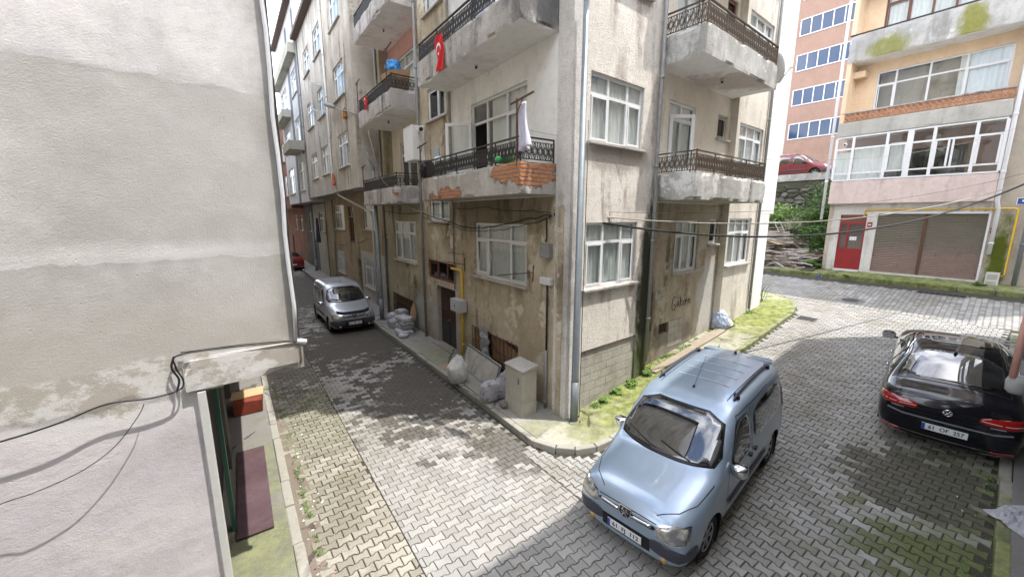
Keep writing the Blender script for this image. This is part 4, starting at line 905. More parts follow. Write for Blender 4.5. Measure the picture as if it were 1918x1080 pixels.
mb = MB(); prismz(mb, [FS.P(-9,.1,0), FS.P(.3,.1,0), FF.P(30,1.2,0), FF.P(30,-8,0), FS.P(-9,-26,0)], ZL, ZL+.2, M['rooftile']); mb.build('roof', bL)
mb = MB(); pts = [FS.P(-.035,.04,z) for z in np.linspace(ZL, 3.0, 26)]; pts = [p+Vector((.012*math.sin(i*1.9), 0, 0)) for i, p in enumerate(pts)]; mb.tube(pts, .022, M['pipewhite'], 9); mb.tube([FS.P(-.035,.04,3.0), FS.P(.06,.02,2.96)], .032, M['pipewhite'], 9)
mb.build('downpipe', bL)
# continuing row opposite (seen only in glancing view and in reflections)
bM = empty('apartment_building', tuple(wl(-1.2, 45))+(0,), 'dark-fronted apartment building on the far left of the street', 'apartment building')
mb = MB(); a = [Vector((*wl(-.5, v), 0)) for v in (36, 70)]; b = [Vector((*wl(-9, v), 0)) for v in (70, 36)]; prismz(mb, a+b, -.2, 14, M['c_grey']); mb.build('wall', bM)
# the camera's own building, behind the right-hand kerb (casts the long shade over the slope)
bN = empty('apartment_building', tuple(NR*2), 'tall beige building behind the camera', 'apartment building')
mb = MB(); HN = 14.0
def dn(a, q): return D2*a+NR*q
prismz(mb, [dn(-30,.36), dn(-30,12), dn(17.2,12), dn(17.2,.36)], 3.4, HN, M['c_grey']); mb.build('upper_wall', bN)
mb = MB(); prismz(mb, [dn(-30,1.5), dn(-30,11.8), dn(17.0,11.8), dn(17.0,1.5)], -.5, 3.4, M['darkwall']); mb.build('low_wall', bN)
FNf = Fr(dn(0,.36), D2, -NR)
for k in range(0, 3):
    for a in (-6, 2.5, 7, 11.5):
        z = 3.4+3*k; mb = MB(); mb.box(FNf, a, a+1.9, .0, .03, z, z+1.4, M['pvc']); wf = mb.build('window', bN); mb = MB()
        for q in range(3): mb.box(FNf, a+.06+q*.61, a+.6+q*.61, .03, .035, z+.06, z+1.34, M['carwin'])
        mb.build('pane', wf)
# ================================================================== building across the upper street
bT = empty('apartment_building', FB.P(-2, 0, 1.9), 'peach and pale pink building with a red street door and rusty garage shutters', 'apartment building')
P = FB.P; ZT = 16.6
mb = MB(); wall(mb, FB, -4.40, .42, 1.4, 4.92, 0, [(-.93,0,2.0,4.42),(-4.36,-1.28,2.0,4.46)], M['b3_white'], .12); mb.build('ground_floor_wall', bT)
mb = MB(); mb.box(FB, .30, .44, -.3, .03, 1.6, 4.9, M['b3_tan']); mb.build('corner_strip', bT)
mb = MB(); wall(mb, FB, -9, -4.40, 1.2, ZT, -.02, [], M['b3_tan']); mb.build('side_wall', bT)
mb = MB(); mb.box(FB, -4.42, .45, 0, .32, 4.9, 5.86, M['b3_pink']); mb.build('pink_parapet', bT, .01)
# glazed-in balcony
mb = MB(); f = M['pvc']; a0, a1, z0, z1 = -4.38, .42, 5.88, 7.74
mb.box(FB, a0, a1, .24, .32, z0, z0+.06, f); mb.box(FB, a0, a1, .24, .32, z1-.06, z1, f); mb.box(FB, a0, a1, .25, .31, z0+.28, z0+.34, f); mb.box(FB, a0, a1, .25, .31, 7.18, 7.25, f)
ms = [.42,-.17,-1.27,-1.95,-2.62,-3.70,-4.38]
for s in ms: mb.box(FB, s-.045, s+.045, .235, .325, z0+.06, z1-.06, f)
for s in (-1.95,): mb.box(FB, s-.09, s+.09, .238, .322, z0+.06, z1-.06, f)
mb.box(FB, -3.18, -3.12, .25, .31, z0+.34, 7.18, f)
for (s0, s1) in ((-1.95,-1.27),(-4.38,-3.7),(-3.12,-2.62)):
    for q in ((s0+.05,s0+.11),(s1-.11,s1-.05)): mb.box(FB, q[0], q[1], .31, .335, z0+.35, 7.17, f)
wf = mb.build('balcony_glazing', bT)
mb = MB(); mb.poly([P(a0,.28,z0),P(a1,.28,z0),P(a1,.28,7.2),P(a0,.28,7.2)], M['glass']); mb.poly([P(a0,.28,7.2),P(a1,.28,7.2),P(a1,.28,z1),P(a0,.28,z1)], M['glass']); mb.build('pane', wf)
def curtain_run(par, fr, s0, s1, o, z0, z1, mat):
    c = MB(); n = int(abs(s1-s0)/.03); vs = []; fs = []
    for i in range(n+1): a = s0+(s1-s0)*i/n; w = .03*math.sin(i*1.2)+.015*math.sin(i*.5); vs += [fr.P(a, o+w, z0), fr.P(a, o+w*.6, z1)]
    for i in range(n): fs.append((2*i, 2*i+2, 2*i+3, 2*i+1))
    c.mesh(vs, fs, M[mat], True); c.build('curtain', par)
curtain_run(wf, FB, -.2, -1.25, .12, 5.95, 7.2, 'lace'); curtain_run(wf, FB, .4, -.15, .12, 5.95, 7.1, 'lace'); curtain_run(wf, FB, -1.35, -1.9, .14, 6.2, 7.3, 'curtain')
mb = MB(); mb.poly([P(a0,-.9,5.7),P(a1,-.9,5.7),P(a1,-.9,7.8),P(a0,-.9,7.8)], M['orange']); mb.poly([P(a0,-.9,5.8),P(a1,-.9,5.8),P(a1,.24,5.8),P(a0,.24,5.8)], M['darkwall'])
mb.poly([P(-.6,-.89,5.9),P(-3.4,-.89,5.9),P(-3.4,-.89,7.1),P(-.6,-.89,7.1)], M['carwin']); mb.build('room_interior', wf)
mb = MB(); mb.tube([P(.12,.2,7.42), P(.12,.36,7.42)], .07, M['pvc'], 16, True); mb.tube([P(.12,.3,7.42), P(.12,.365,7.42)], .04, M['black'], 12); mb.build('vent_flue', wf)
# bands and open terracotta lattice, second floor
rough_slab(FB, -4.42, .46, -1.0, .36, 7.76, 8.34, M['b3_band2'], 3, .015, M['slab_under']).build('balcony', bT)
mb = MB(); zz0, zz1 = 8.36, 8.70; mb.box(FB, -4.40, .44, .14, .30, zz1, zz1+.045, M['slab_l'])
n = 28; w = 4.84/n
for i in range(n):
    for j in range(2):
        s = .44-w*i; zc = zz0+.085+.17*j; c = s-w/2
        for k in range(6):
            aa = PI*k/6*2; bb = aa+PI/3; rx, rz = w*.44, .075
            mb.bar(P(c+rx*math.cos(aa), .22, zc+rz*math.sin(aa)), P(c+rx*math.cos(bb), .22, zc+rz*math.sin(bb)), .03, M['terra'], NL, .10)
        mb.bar(P(s-.005,.22,zc-.085), P(s-w+.005,.22,zc+.085), .022, M['terra'], NL, .08)
    mb.bar(P(.44-w*i,.22,zz0), P(.44-w*i,.22,zz1), .02, M['terra'], NL, .11)
mb.box(FB, -4.40, .44, .17, .27, zz0+.16, zz0+.18, M['terra']); mb.build('lattice_parapet', bT)
mb = MB(); wall(mb, FB, -4.4, .46, 7.8, 10.8, -.55, [(-4.1,-.4,8.6,10.36)], M['b3_peach']); mb.box(FB, .30, .46, -.55, .30, 7.8, 10.8, M['b3_peach']); mb.box(FB, -.1,.30,-.55,-.1,10.2,10.45,M['b3_peach']); mb.build('peach_wall', bT)
window(bT, FB, -4.1, -.4, 8.6, 10.36, -.55, mull=(.30,.565,.835), transom=.70, sill=False, curtain='lace', cover=.35)
rough_slab(FB, -4.42, .46, -.6, .36, 10.76, 11.78, M['b3_band'], 9, .02, M['slab_under']).build('balcony', bT)
mb = MB(); mb.bar(P(-4.4,.33,11.82), P(.46,.33,11.82), .05, M['iron']); mb.build('railing', bT)
mb = MB(); wall(mb, FB, -4.4, .46, 11.75, 13.8, -.55, [(-4.1,-.35,11.9,13.4)], M['b3_peach']); mb.box(FB, .30, .46, -.55, .30, 11.75, 13.8, M['b3_peach']); mb.build('peach_wall', bT)
window(bT, FB, -4.1, -.35, 11.9, 13.4, -.55, mull=(.20,.45,.62,.8), transom=.72, frame='brownframe', sill=False, curtain='lace')
mb = MB(); mb.box(FB, -4.42, .46, -.6, .36, 13.75, ZT, M['b3_band2']); mb.build('upper_band', bT)
mb = MB(); prismz(mb, [P(.40,-1.1,0),P(.40,-9,0),P(-9,-9,0),P(-9,-1.1,0)], 1.2, ZT-.02, M['b3_tan']); mb.build('inner_wall', bT)
mb = MB(); prismz(mb, [P(.5,.5,0),P(.5,-9,0),P(-9,-9,0),P(-9,.5,0)], ZT, ZT+.2, M['rooftile']); mb.build('roof', bT)
# street door
mb = MB(); r = M['red']; s0, s1, z0, z1 = -.93, 0, 2.02, 4.42
mb.box(FB, s0, s1, -.11, -.05, z0, 2.86, r)
for q in ((s0,s0+.07),(s1-.07,s1),(-.36,-.29)): mb.box(FB, q[0], q[1], -.11, -.05, 2.86, 4.08, r)
mb.box(FB, s0, s1, -.11, -.045, 4.0, 4.08, r); mb.box(FB, s0, s1, -.11, -.045, 2.86, 2.93, r); mb.box(FB, s0, s1, -.12, -.06, 4.08, z1, M['brownframe'])
dr = mb.build('door', bT); mb = MB(); mb.box(FB, s0+.07, s1-.07, -.095, -.085, 2.93, 4.0, M['carwin'])
for i in range(14): mb.bar(P(s0+.1+i*.055,-.075,2.93), P(s0+.1+i*.055,-.075,4.0), .006, M['brownframe'])
mb.build('pane', dr); mb = MB()
for i in range(3): mb.box(FB, -.66+i*.085, -.59+i*.085, -.072, -.066, 3.3, 3.46, M['white'])
mb.build('notice', dr); mb = MB(); mb.box(FB, -.9, -.02, -.02, .12, 1.93, 2.0, M['white']); mb.build('doorstep', bT)
# roller shutters
mb = MB(); mb.box(FB, -4.36, -2.80, -.10, -.07, 2.0, 4.46, M['shutter']); mb.build('roller_shutter', bT)
mb = MB(); mb.box(FB, -2.70, -1.28, -.10, -.07, 2.0, 4.46, M['shutter']); mb.build('roller_shutter', bT)
mb = MB(); mb.box(FB, -2.80, -2.70, -.10, -.04, 2.0, 4.46, M['rust']); mb.build('shutter_post', bT)
mb = MB(); mb.box(FB, -4.42, -4.36, -.02, .02, 2.0, 4.5, M['pipewhite']); mb.box(FB, -4.42, -1.2, -.01, .02, 4.46, 4.52, M['pipewhite']); mb.build('shutter_frame', bT)
mb = MB(); mb.box(FB, -1.14, -.98, 0, .02, 3.90, 4.10, M['signred']); mb.box(FB, -1.11, -1.01, .02, .023, 3.97, 4.02, M['white']); mb.build('number_sign', bT)
mb = MB(); mb.box(FB, -4.62, -4.46, 0, .02, 3.76, 3.95, M['signred']); mb.box(FB, -4.60, -4.48, .02, .023, 3.83, 3.88, M['white']); mb.build('number_sign', bT)
downpipe('downpipe', bT, [P(.60,.36,ZT),P(.60,.36,4.2)], .055, M['pipewhite']); downpipe('downpipe', bT, [P(-4.5,.30,ZT),P(-4.5,.30,4.9),P(-4.55,.06,4.6),P(-4.55,.06,3.0)], .06, M['pipewhite'])
downpipe('downpipe', bT, [P(-5.9,.1,4.9),P(-5.35,.1,4.75),P(-5.27,.1,4.6),P(-5.27,.1,1.95)], .065, M['galv'])
# gas pipe
mb = MB(); mb.tube([P(-.84,.04,4.33), P(-.84,.06,4.60), P(-.9,.07,4.63), P(-4.92,.07,4.64), P(-5.0,.07,4.6), P(-5.02,.07,2.28), P(-4.9,.07,2.22), P(-4.75,.07,2.22)], .026, M['yellow'], 8)
thing(mb, 'gas_pipe', P(-2,.07,4.6), 'thin yellow gas pipe running above the red door and garage shutters', 'gas pipe')
mb = MB(); mb.box(FB, -4.92, -4.60, .05, .26, 1.72, 2.36, M['pvcold']); mb.box(FB, -4.88, -4.64, .26, .268, 2.10, 2.30, M['sillc']); mb.box(FB, -4.88, -4.64, .26, .268, 1.80, 2.04, M['sillc'])
thing(mb, 'meter_cabinet', P(-4.75,.15,1.75), 'small off-white meter cabinet on the mossy pavement beside the garage', 'meter cabinet', bevel=.01)
# blue street sign on the tan wall
t = empty('street_sign', P(-5.05,.02,4.9), 'blue street name sign on the tan wall above the yellow gas pipe', 'street sign')
mb = MB(); mb.box(FB, -5.55, -4.92, 0, .015, 4.76, 5.0, M['white']); mb.box(FB, -5.53, -4.94, .015, .019, 4.78, 4.98, M['signblue']); mb.build('plate', t)
mb = MB(); mb.box(FB, -5.44, -5.04, .019, .023, 4.86, 4.925, M['white']); mb.build('lettering', t)
# ================================================================== terrace behind: rubble wall, upper road, orange block
FW = Fr(PB+NL*-9, D1, NL)
mb = MB(); nx, nz = 60, 34; vs = []; fs = []
for i in range(nx+1):
    for j in range(nz+1):
        s = 0+13*i/nx; z = 2.2+4.55*j/nz; n = mnoise.noise(Vector((s*1.5, z*2.6, 3)))*.12+mnoise.noise(Vector((s*3.5, z*5, 3)))*.05; vs.append(FW.P(s, n-.05*z, z))
for i in range(nx):
    for j in range(nz): k = i*(nz+1)+j; fs.append((k, k+nz+1, k+nz+2, k+1))
mb.mesh(vs, fs, M['rubble'], True); mb.box(FW, 0, 13, -.75, -.22, 6.7, 7.15, M['slab_r']); 
tag(mb.build('retaining_wall', None, 0, FW.P(5,0,3)), 'mossy rubble stone retaining wall below the parked red van', 'retaining wall')
mb = MB(); mb.box(FW, -1, 16, -9, -.3, 6.2, 7.02, M['dirt']); tag(mb.build('upper_road'), kind='structure')
bO = empty('apartment_building', FB.P(8,-20,7), 'terracotta-orange apartment block with rows of blue-tinted glazed balconies', 'apartment building')
FO = Fr(PB+NL*-20, D1, NL)
mb = MB()
rows = [(9.70+2.88*k, 11.05+2.88*k) for k in range(5)]; rows = [(11.16-.02+2.87*(k-0), 12.56-.04+2.87*k) for k in range(-0, 5)]
wall(mb, FO, 2.0, 10.75, 7.0, 30, 0, [(4.2,10.48,a+.02,b) for a, b in rows], M['orange'], .1); mb.build('orange_wall', bO)
for a, b in rows:
    w = MB(); w.box(FO, 4.2, 10.48, -.02, .05, a, a+.07, M['pvc']); w.box(FO, 4.2, 10.48, -.02, .04, b-.07, b, M['pvc'])
    for i in range(9): s = 10.48-i*.785; w.box(FO, s-.035, s+.035, -.02, .035, a, b, M['pvc'])
    wf = w.build('glazed_balcony', bO); w = MB(); w.poly([FO.P(4.2,-.01,a),FO.P(10.48,-.01,a),FO.P(10.48,-.01,b),FO.P(4.2,-.01,b)], M['blueglass']); w.build('pane', wf)
mb = MB(); wall(mb, FO, 10.75, 11.3, 7.0, 30, -.05, [], M['cream']); mb.poly([FO.P(11.3,-.05,7),FO.P(11.3,-9,7),FO.P(11.3,-9,30),FO.P(11.3,-.05,30)], M['cream']); mb.build('cream_wall', bO)
mb = MB(); prismz(mb, [FO.P(1.9,-.4,0),FO.P(11.2,-.4,0),FO.P(11.2,-10,0),FO.P(1.9,-10,0)], 6.5, 30, M['orange']); mb.build('inner_wall', bO)
mb = MB(); mb.box(FO, 1.5, 11.3, 0, .06, 8.0, 8.6, M['cream']); mb.build('plinth_band', bO)
mb = MB()
for i in range(24): mb.bar(FO.P(2+i*.3, 3.6, 7.0), FO.P(2+i*.3, 3.6, 8.0), .03, M['galv'])
mb.bar(FO.P(2,3.6,8.0), FO.P(9,3.6,8.0), .05, M['galv']); thing(mb, 'fence', FO.P(5,3.6,7), 'low grey bar fence in front of the orange block', 'fence')
# backdrop hills so no edge of the ground shows
mb = MB(); vs = []; fs = []; n = 60
for i in range(n+1):
    a = -.2*PI+1.4*PI*i/n; r = 210; x, y = r*math.cos(a), r*math.sin(a); vs += [(x, y, -2), (x*.98, y*.98, 3+5*mnoise.noise(Vector((i*.35, 0, 1)))+4)]
for i in range(n): fs.append((2*i, 2*i+2, 2*i+3, 2*i+1))
mb.mesh(vs, fs, M['dirt'], True); tag(mb.build('hills'), kind='structure')
# ================================================================== vehicles
def carpaint(name, col, metal=.35, flake=.08, rough=.28, coat=.8):
    t = NT(name); c = t.mix(t.step(t.noise(1.3, 5), .4, .7), col, tuple(x*.93 for x in col)); d = t.step(t.noise(3.5, 6, rough=.7), .5, .85)
    c = t.mix(t.math('MULTIPLY', d, .10), c, (.30,.28,.25))
    return t.fin(c, rough, None, Metallic=metal, Coat_Weight=coat, Coat_Roughness=.06)
M['vanblue'] = carpaint('ice_blue_metallic', (.30,.38,.475)); M['silver'] = carpaint('silver_metallic', (.42,.45,.50)); M['carblack'] = carpaint('black_paint', (.006,.006,.010), .0, coat=0, rough=.07)
M['carred'] = carpaint('dark_red_paint', (.24,.012,.015), .1); M['vanred'] = carpaint('bright_red_paint', (.17,.012,.020), .15)
M['bumperdark'] = plain('dark_bumper_plastic', (.045,.045,.062), .5, var=.08)
M['seam'] = plain('panel_gap', (.008,.008,.009), .8); M['lampglass'] = None
def lampmat():
    t = NT('headlight_lens'); v = t.vor(9); c = t.mix(t.step(v, .1, .5), (.62,.64,.66), (.22,.22,.22)); c = t.mix(t.step(t.noise(7, 3), .42, .6), c, (.50,.47,.40))
    return t.fin(c, .08, t.bump(v, .4, .01), Metallic=.35, Coat_Weight=1)
M['lamp'] = lampmat(); M['tail'] = plain('tail_light_red', (.33,.008,.008), .12, var=.25, scale=20, coat=1); M['tailbright'] = plain('tail_light_strip', (.65,.45,.42), .3)
M['plate'] = plain('plate_white', (.72,.73,.74), .5, var=.03); M['tint'] = plain('orange_lens', (.5,.32,.12), .2)
def loft(secs, sub=3):
    """secs: (x, [(y,z)...]) from bottom centre to top centre; mirrored and smoothed"""
    vs = []; fs = []; n = len(secs[0][1]); ring = 2*n-2
    for x, half in secs:
        vs += [(x, y, z) for y, z in half]; vs += [(x, -y, z) for y, z in half[-2:0:-1]]
    N = len(secs)
    for i in range(N-1):
        for k in range(ring): k2 = (k+1) % ring; fs.append((i*ring+k, i*ring+k2, (i+1)*ring+k2, (i+1)*ring+k))
    for base, rev in ((0, True), ((N-1)*ring, False)):
        for k in range(n-1):
            a, b, c, d = base+k, base+k+1, base+(ring-k-1) % ring, base+(ring-k) % ring
            f = (a, b, c, d) if k not in (0, n-2) else ((a, b, c) if k == 0 else (a, b, d))
            if k == 0: f = (base, base+1, base+ring-1)
            elif k == n-2: f = (base+k, base+k+1, base+ring-k)
            else: f = (base+k, base+k+1, base+ring-k-1, base+ring-k)
            fs.append(tuple(reversed(f)) if rev else f)
    me = bpy.data.meshes.new('tmp'); me.from_pydata(vs, [], fs); bm = bmesh.new(); bm.from_mesh(me); bmesh.ops.recalc_face_normals(bm, faces=bm.faces); bm.to_mesh(me); bm.free()
    o = bpy.data.objects.new('tmp', me); SC.collection.objects.link(o); m = o.modifiers.new('s', 'SUBSURF'); m.levels = sub; m.render_levels = sub
    dg = bpy.context.evaluated_depsgraph_get(); r = bpy.data.meshes.new_from_object(o.evaluated_get(dg)); bpy.data.objects.remove(o); bpy.data.meshes.remove(me)
    return r
class Car:
    def __init__(s, name, label, cat, secs, paint, wheels, wr, group=None, sub=3, under=.30):
        s.root = empty(name, (0,0,0), label, cat, group, False); s.paint = paint
        me = loft(secs, sub); bm = bmesh.new(); bm.from_mesh(me); s.bvh = BVHTree.FromBMesh(bm)
        s.hw = max(v.co.y for v in bm.verts); s.wheels = wheels; s.wr = wr
        ra = wr+.055
        # wheel arches: pull the rim of the opening onto a true circle, then open it
        cut = [f for f in bm.faces if abs(f.calc_center_median().y) > s.hw*.58 and any(math.hypot(f.calc_center_median().x-wx, f.calc_center_median().z-wr) < ra for wx in wheels)]
        bmesh.ops.delete(bm, geom=cut, context='FACES')
        for v in bm.verts:
            if v.is_boundary and abs(v.co.y) > s.hw*.58:
                for wx in wheels:
                    dx, dz = v.co.x-wx, v.co.z-wr; d = math.hypot(dx, dz)
                    if d < ra+.09 and d > 1e-4: v.co.x = wx+dx*ra/d; v.co.z = wr+dz*ra/d
        bm.to_mesh(me); bm.free(); me.name = 'body'; me.materials.clear(); me.materials.append(paint)
        for p in me.polygons: p.use_smooth = True
        s.body = bpy.data.objects.new('body', me); SC.collection.objects.link(s.body); s.body.parent = s.root
        mb = MB()
        for wx in wheels:
            for sd in (1, -1):
                y1 = sd*(s.hw-.03); y0 = sd*(s.hw*.5); n = 18; vs = []; fs = []
                for k in range(n+1):
                    a = -.25*PI+1.5*PI*k/n; vs += [(wx+ra*.995*math.cos(a), y1, wr+ra*.995*math.sin(a)), (wx+ra*.97*math.cos(a), y0, wr+ra*.97*math.sin(a))]
                for k in range(n): fs.append((2*k, 2*k+2, 2*k+3, 2*k+1))
                fs.append(tuple(2*k+1 for k in range(n+1))); mb.mesh(vs, fs, M['black'])
        x0 = min(wheels)-.5; x1 = max(wheels)+.45; mb.bx(x0, x1, -s.hw*.8, s.hw*.8, .16, under, M['black']); s.add(mb, 'underbody')
    def add(s, mb, name, par=None, bevel=0):
        o = mb.build(name, None, bevel); o.parent = par or s.root; return o
    def hit(s, p, ax, sg):
        d = Vector((0,0,0)); q = Vector(p); d[ax] = -sg; q[ax] = 5*sg
        h = s.bvh.ray_cast(q, d); return (h[0], h[1]) if h[0] is not None else (None, None)
    def patch(s, name, pts, ax, sg, mat, off=.004, res=.05, par=None, th=.004, mirror=False, smooth_poly=2):
        """panel lying on the body: pts are 2-D in the two axes other than ax"""
        oax = [i for i in range(3) if i != ax]
        pl = [Vector(p) for p in pts]
        for _ in range(smooth_poly): pl = [q for i in range(len(pl)) for q in (pl[i]*.82+pl[(i+1) % len(pl)]*.18, pl[i]*.18+pl[(i+1) % len(pl)]*.82)]
        bd = []
        for i in range(len(pl)):
            a, b = pl[i], pl[(i+1) % len(pl)]; k = max(1, int((b-a).length/res)); bd += [a+(b-a)*j/k for j in range(k)]
        x0, x1 = min(p.x for p in bd), max(p.x for p in bd); y0, y1 = min(p.y for p in bd), max(p.y for p in bd); ins = []
        def inside(x, y):
            c = False
            for i in range(len(bd)):
                a, b = bd[i], bd[i-1]
                if (a.y > y) != (b.y > y) and x < (b.x-a.x)*(y-a.y)/(b.y-a.y+1e-12)+a.x: c = not c
            return c
        x = x0+res/2
        while x < x1:
            y = y0+res/2
            while y < y1:
                if inside(x, y) and min((Vector((x, y))-b).length for b in bd) > res*.35: ins.append(Vector((x, y)))
                y += res
            x += res
        r = geometry.delaunay_2d_cdt(bd+ins, [(i, (i+1) % len(bd)) for i in range(len(bd))], [], 1, 1e-6)
        vs = []; ok = []
        for v in r[0]:
            p = [0, 0, 0]; p[oax[0]] = v.x; p[oax[1]] = v.y; h, n = s.hit(p, ax, sg)
            if h is None: vs.append(Vector((0,0,0))); ok.append(False)
            else: vs.append(h+n*off); ok.append(True)
        fs = [f for f in r[2] if all(ok[i] for i in f)]
        mb = MB(); mb.mesh(vs, fs, mat, True)
        if mirror: mb.mesh([(v.x, -v.y, v.z) for v in vs], [tuple(reversed(f)) for f in fs], mat, True)
        o = s.add(mb, name, par)
        if th: m = o.modifiers.new('t', 'SOLIDIFY'); m.thickness = th; m.offset = 1 if False else -1
        return o
    def line(s, mb, pts, ax, sg, w, mat, off=.002, step=.04, lift=.0):
        oax = [i for i in range(3) if i != ax]; P2 = [Vector(p) for p in pts]; q = []
        for a, b in zip(P2[:-1], P2[1:]): k = max(1, int((b-a).length/step)); q += [a+(b-a)*j/k for j in range(k)]
        q.append(P2[-1]); L = []
        for i, p in enumerate(q):
            d = (q[min(i+1, len(q)-1)]-q[max(i-1, 0)]).normalized(); n = Vector((-d.y, d.x))*w/2; row = []
            for e in (p-n, p+n):
                c = [0, 0, 0]; c[oax[0]] = e.x; c[oax[1]] = e.y; h, nn = s.hit(c, ax, sg); row.append(None if h is None else h+nn*(off))
            L.append(row)
        for a, b in zip(L[:-1], L[1:]):
            if None in a or None in b: continue
            mb.poly([a[0], a[1], b[1], b[0]], mat, True)
    def tubeon(s, mb, pts, ax, sg, r, mat, off=.0, n=6):
        oax = [i for i in range(3) if i != ax]; out = []
        for p in pts:
            c = [0,0,0]; c[oax[0]] = p[0]; c[oax[1]] = p[1]; h, nn = s.hit(c, ax, sg)
            if h is not None: out.append(h+nn*off)
        if len(out) > 1: mb.tube(out, r, mat, n)
    def put(s, front, heading, pitch=0.0, roll=0.0, scale=1.0):
        """front: world point on the ground at the middle of the car; heading: unit vector of +x"""
        X = Vector((heading[0], heading[1], 0)).normalized(); Y = Vector((-X.y, X.x, 0)); Z = Vector((0,0,1))
        X2 = (X+Z*pitch).normalized(); Y2 = (Y+Z*roll); Z2 = X2.cross(Y2).normalized(); Y2 = Z2.cross(X2)
        s.root.matrix_world = Matrix(((X2.x,Y2.x,Z2.x,front[0]),(X2.y,Y2.y,Z2.y,front[1]),(X2.z,Y2.z,Z2.z,front[2]),(0,0,0,1)))
        s.root.location = front; s.root.rotation_euler = Matrix((X2, Y2, Z2)).transposed().to_euler(); s.root.scale = (scale,)*3
def wheel(car, x, sd, rim='alloy', spokes=6, w=.19):
    r = car.wr; y = sd*(car.hw-.045); yi = y-sd*w; mb = MB()
    prof = [(r*.62, yi), (r*.93, yi), (r, yi+sd*.02), (r, y-sd*.02), (r*.93, y), (r*.70, y-sd*.004), (r*.66, y-sd*.03)]
    n = 36; vs = []; fs = []
    for a in range(n):
        for (rr, yy) in prof: vs.append((x+rr*math.cos(2*PI*a/n), yy, r+rr*math.sin(2*PI*a/n)))
    m = len(prof)
    for a in range(n):
        for k in range(m-1): b = (a+1) % n; fs.append((a*m+k, b*m+k, b*m+k+1, a*m+k+1))
    mb.mesh(vs, fs, M['rubber'], True); ty = car.add(mb, 'wheel')
    mb = MB(); R_ = r*.66; yo = y-sd*.025; vs = []; fs = []
    prof = [(R_, yo+sd*.012), (R_*.93, yo+sd*.004), (R_*.88, yo-sd*.09), (.02, yo-sd*.10)]
    for a in range(n):
        for rr, yy in prof: vs.append((x+rr*math.cos(2*PI*a/n), yy, r+rr*math.sin(2*PI*a/n)))
    m = 4
    for a in range(n):
        b = (a+1) % n; fs.append((a*m, b*m, b*m+1, a*m+1))
    mb.mesh(vs, fs, M[rim], True); mb.mesh(vs, [(a*m+k, ((a+1) % n)*m+k, ((a+1) % n)*m+k+1, a*m+k+1) for a in range(n) for k in (1, 2)], M['black'], True)
    for k in range(spokes):
        a = 2*PI*k/spokes+.3; c, s_ = math.cos(a), math.sin(a)
        mb.bar((x+.03*c, yo-sd*.012, r+.03*s_), (x+R_*.94*c, yo-sd*.008, r+R_*.94*s_), .05, M[rim], Vector((0,1,0)), .03)
    mb.tube([(x, yo-sd*.05, r), (x, yo+sd*.004, r)], .055, M[rim], 16); car.add(mb, 'rim', ty)
def text_mesh(txt, size, mat, name='lettering', width=None, bold=.0):
    cu = bpy.data.curves.new(name, 'FONT'); cu.body = txt; cu.size = size; cu.align_x = 'CENTER'; cu.align_y = 'CENTER'; cu.extrude = .0012; cu.space_character = 1.05; cu.offset = bold
    o = bpy.data.objects.new('tmp', cu); SC.collection.objects.link(o); dg = bpy.context.evaluated_depsgraph_get(); me = bpy.data.meshes.new_from_object(o.evaluated_get(dg)); bpy.data.objects.remove(o)
    bm = bmesh.new(); bm.from_mesh(me); g = list(bm.verts)+list(bm.edges)+list(bm.faces)
    for dx, dy in ((.0022,0),(-.0022,0),(0,.0022)): r = bmesh.ops.duplicate(bm, geom=g); bmesh.ops.translate(bm, verts=[v for v in r['geom'] if isinstance(v, bmesh.types.BMVert)], vec=(dx, dy, .0001+dx*.02))
    bm.to_mesh(me); bm.free(); me.materials.clear(); me.materials.append(mat); me.name = name
    if width:
        xs = [v.co.x for v in me.vertices]; k = width/(max(xs)-min(xs))
        for v in me.vertices: v.co.x *= k
    return me
def plate(car, txt, x, z, face, tilt=0.0):
    """number plate centred at (x,0,z); face = +1 looks forward, -1 looks back"""
    X = Vector((0, face, 0)); Y = Vector((-math.sin(tilt)*face*0, 0, 1)); N = Vector((face, 0, 0))
    mb = MB(); mb.bx(x-.006, x+.006, -.26, .26, z-.055, z+.055, M['plate']); p = car.add(mb, 'number_plate')
    mb = MB(); xf = x+face*.0075; ys = -face*.26 if face > 0 else .26
    # blue strip at the reader's left
    l = -.26*face; mb.bx(min(x, xf), max(x, xf), min(l*1, l+.042*face), max(l, l+.042*face), z-.053, z+.053, M['signblue']); car.add(mb, 'country_strip', p)
    if not txt: return
    me = text_mesh(txt.replace(' ', '  '), .092, M['black'], 'plate_number', .40)
    mat = Matrix(((0,0,face,xf+face*.0005),(face,0,0,.02*face),(0,1,0,z),(0,0,0,1))); me.transform(mat)
    o = bpy.data.objects.new('plate_number', me); SC.collection.objects.link(o); o.parent = p
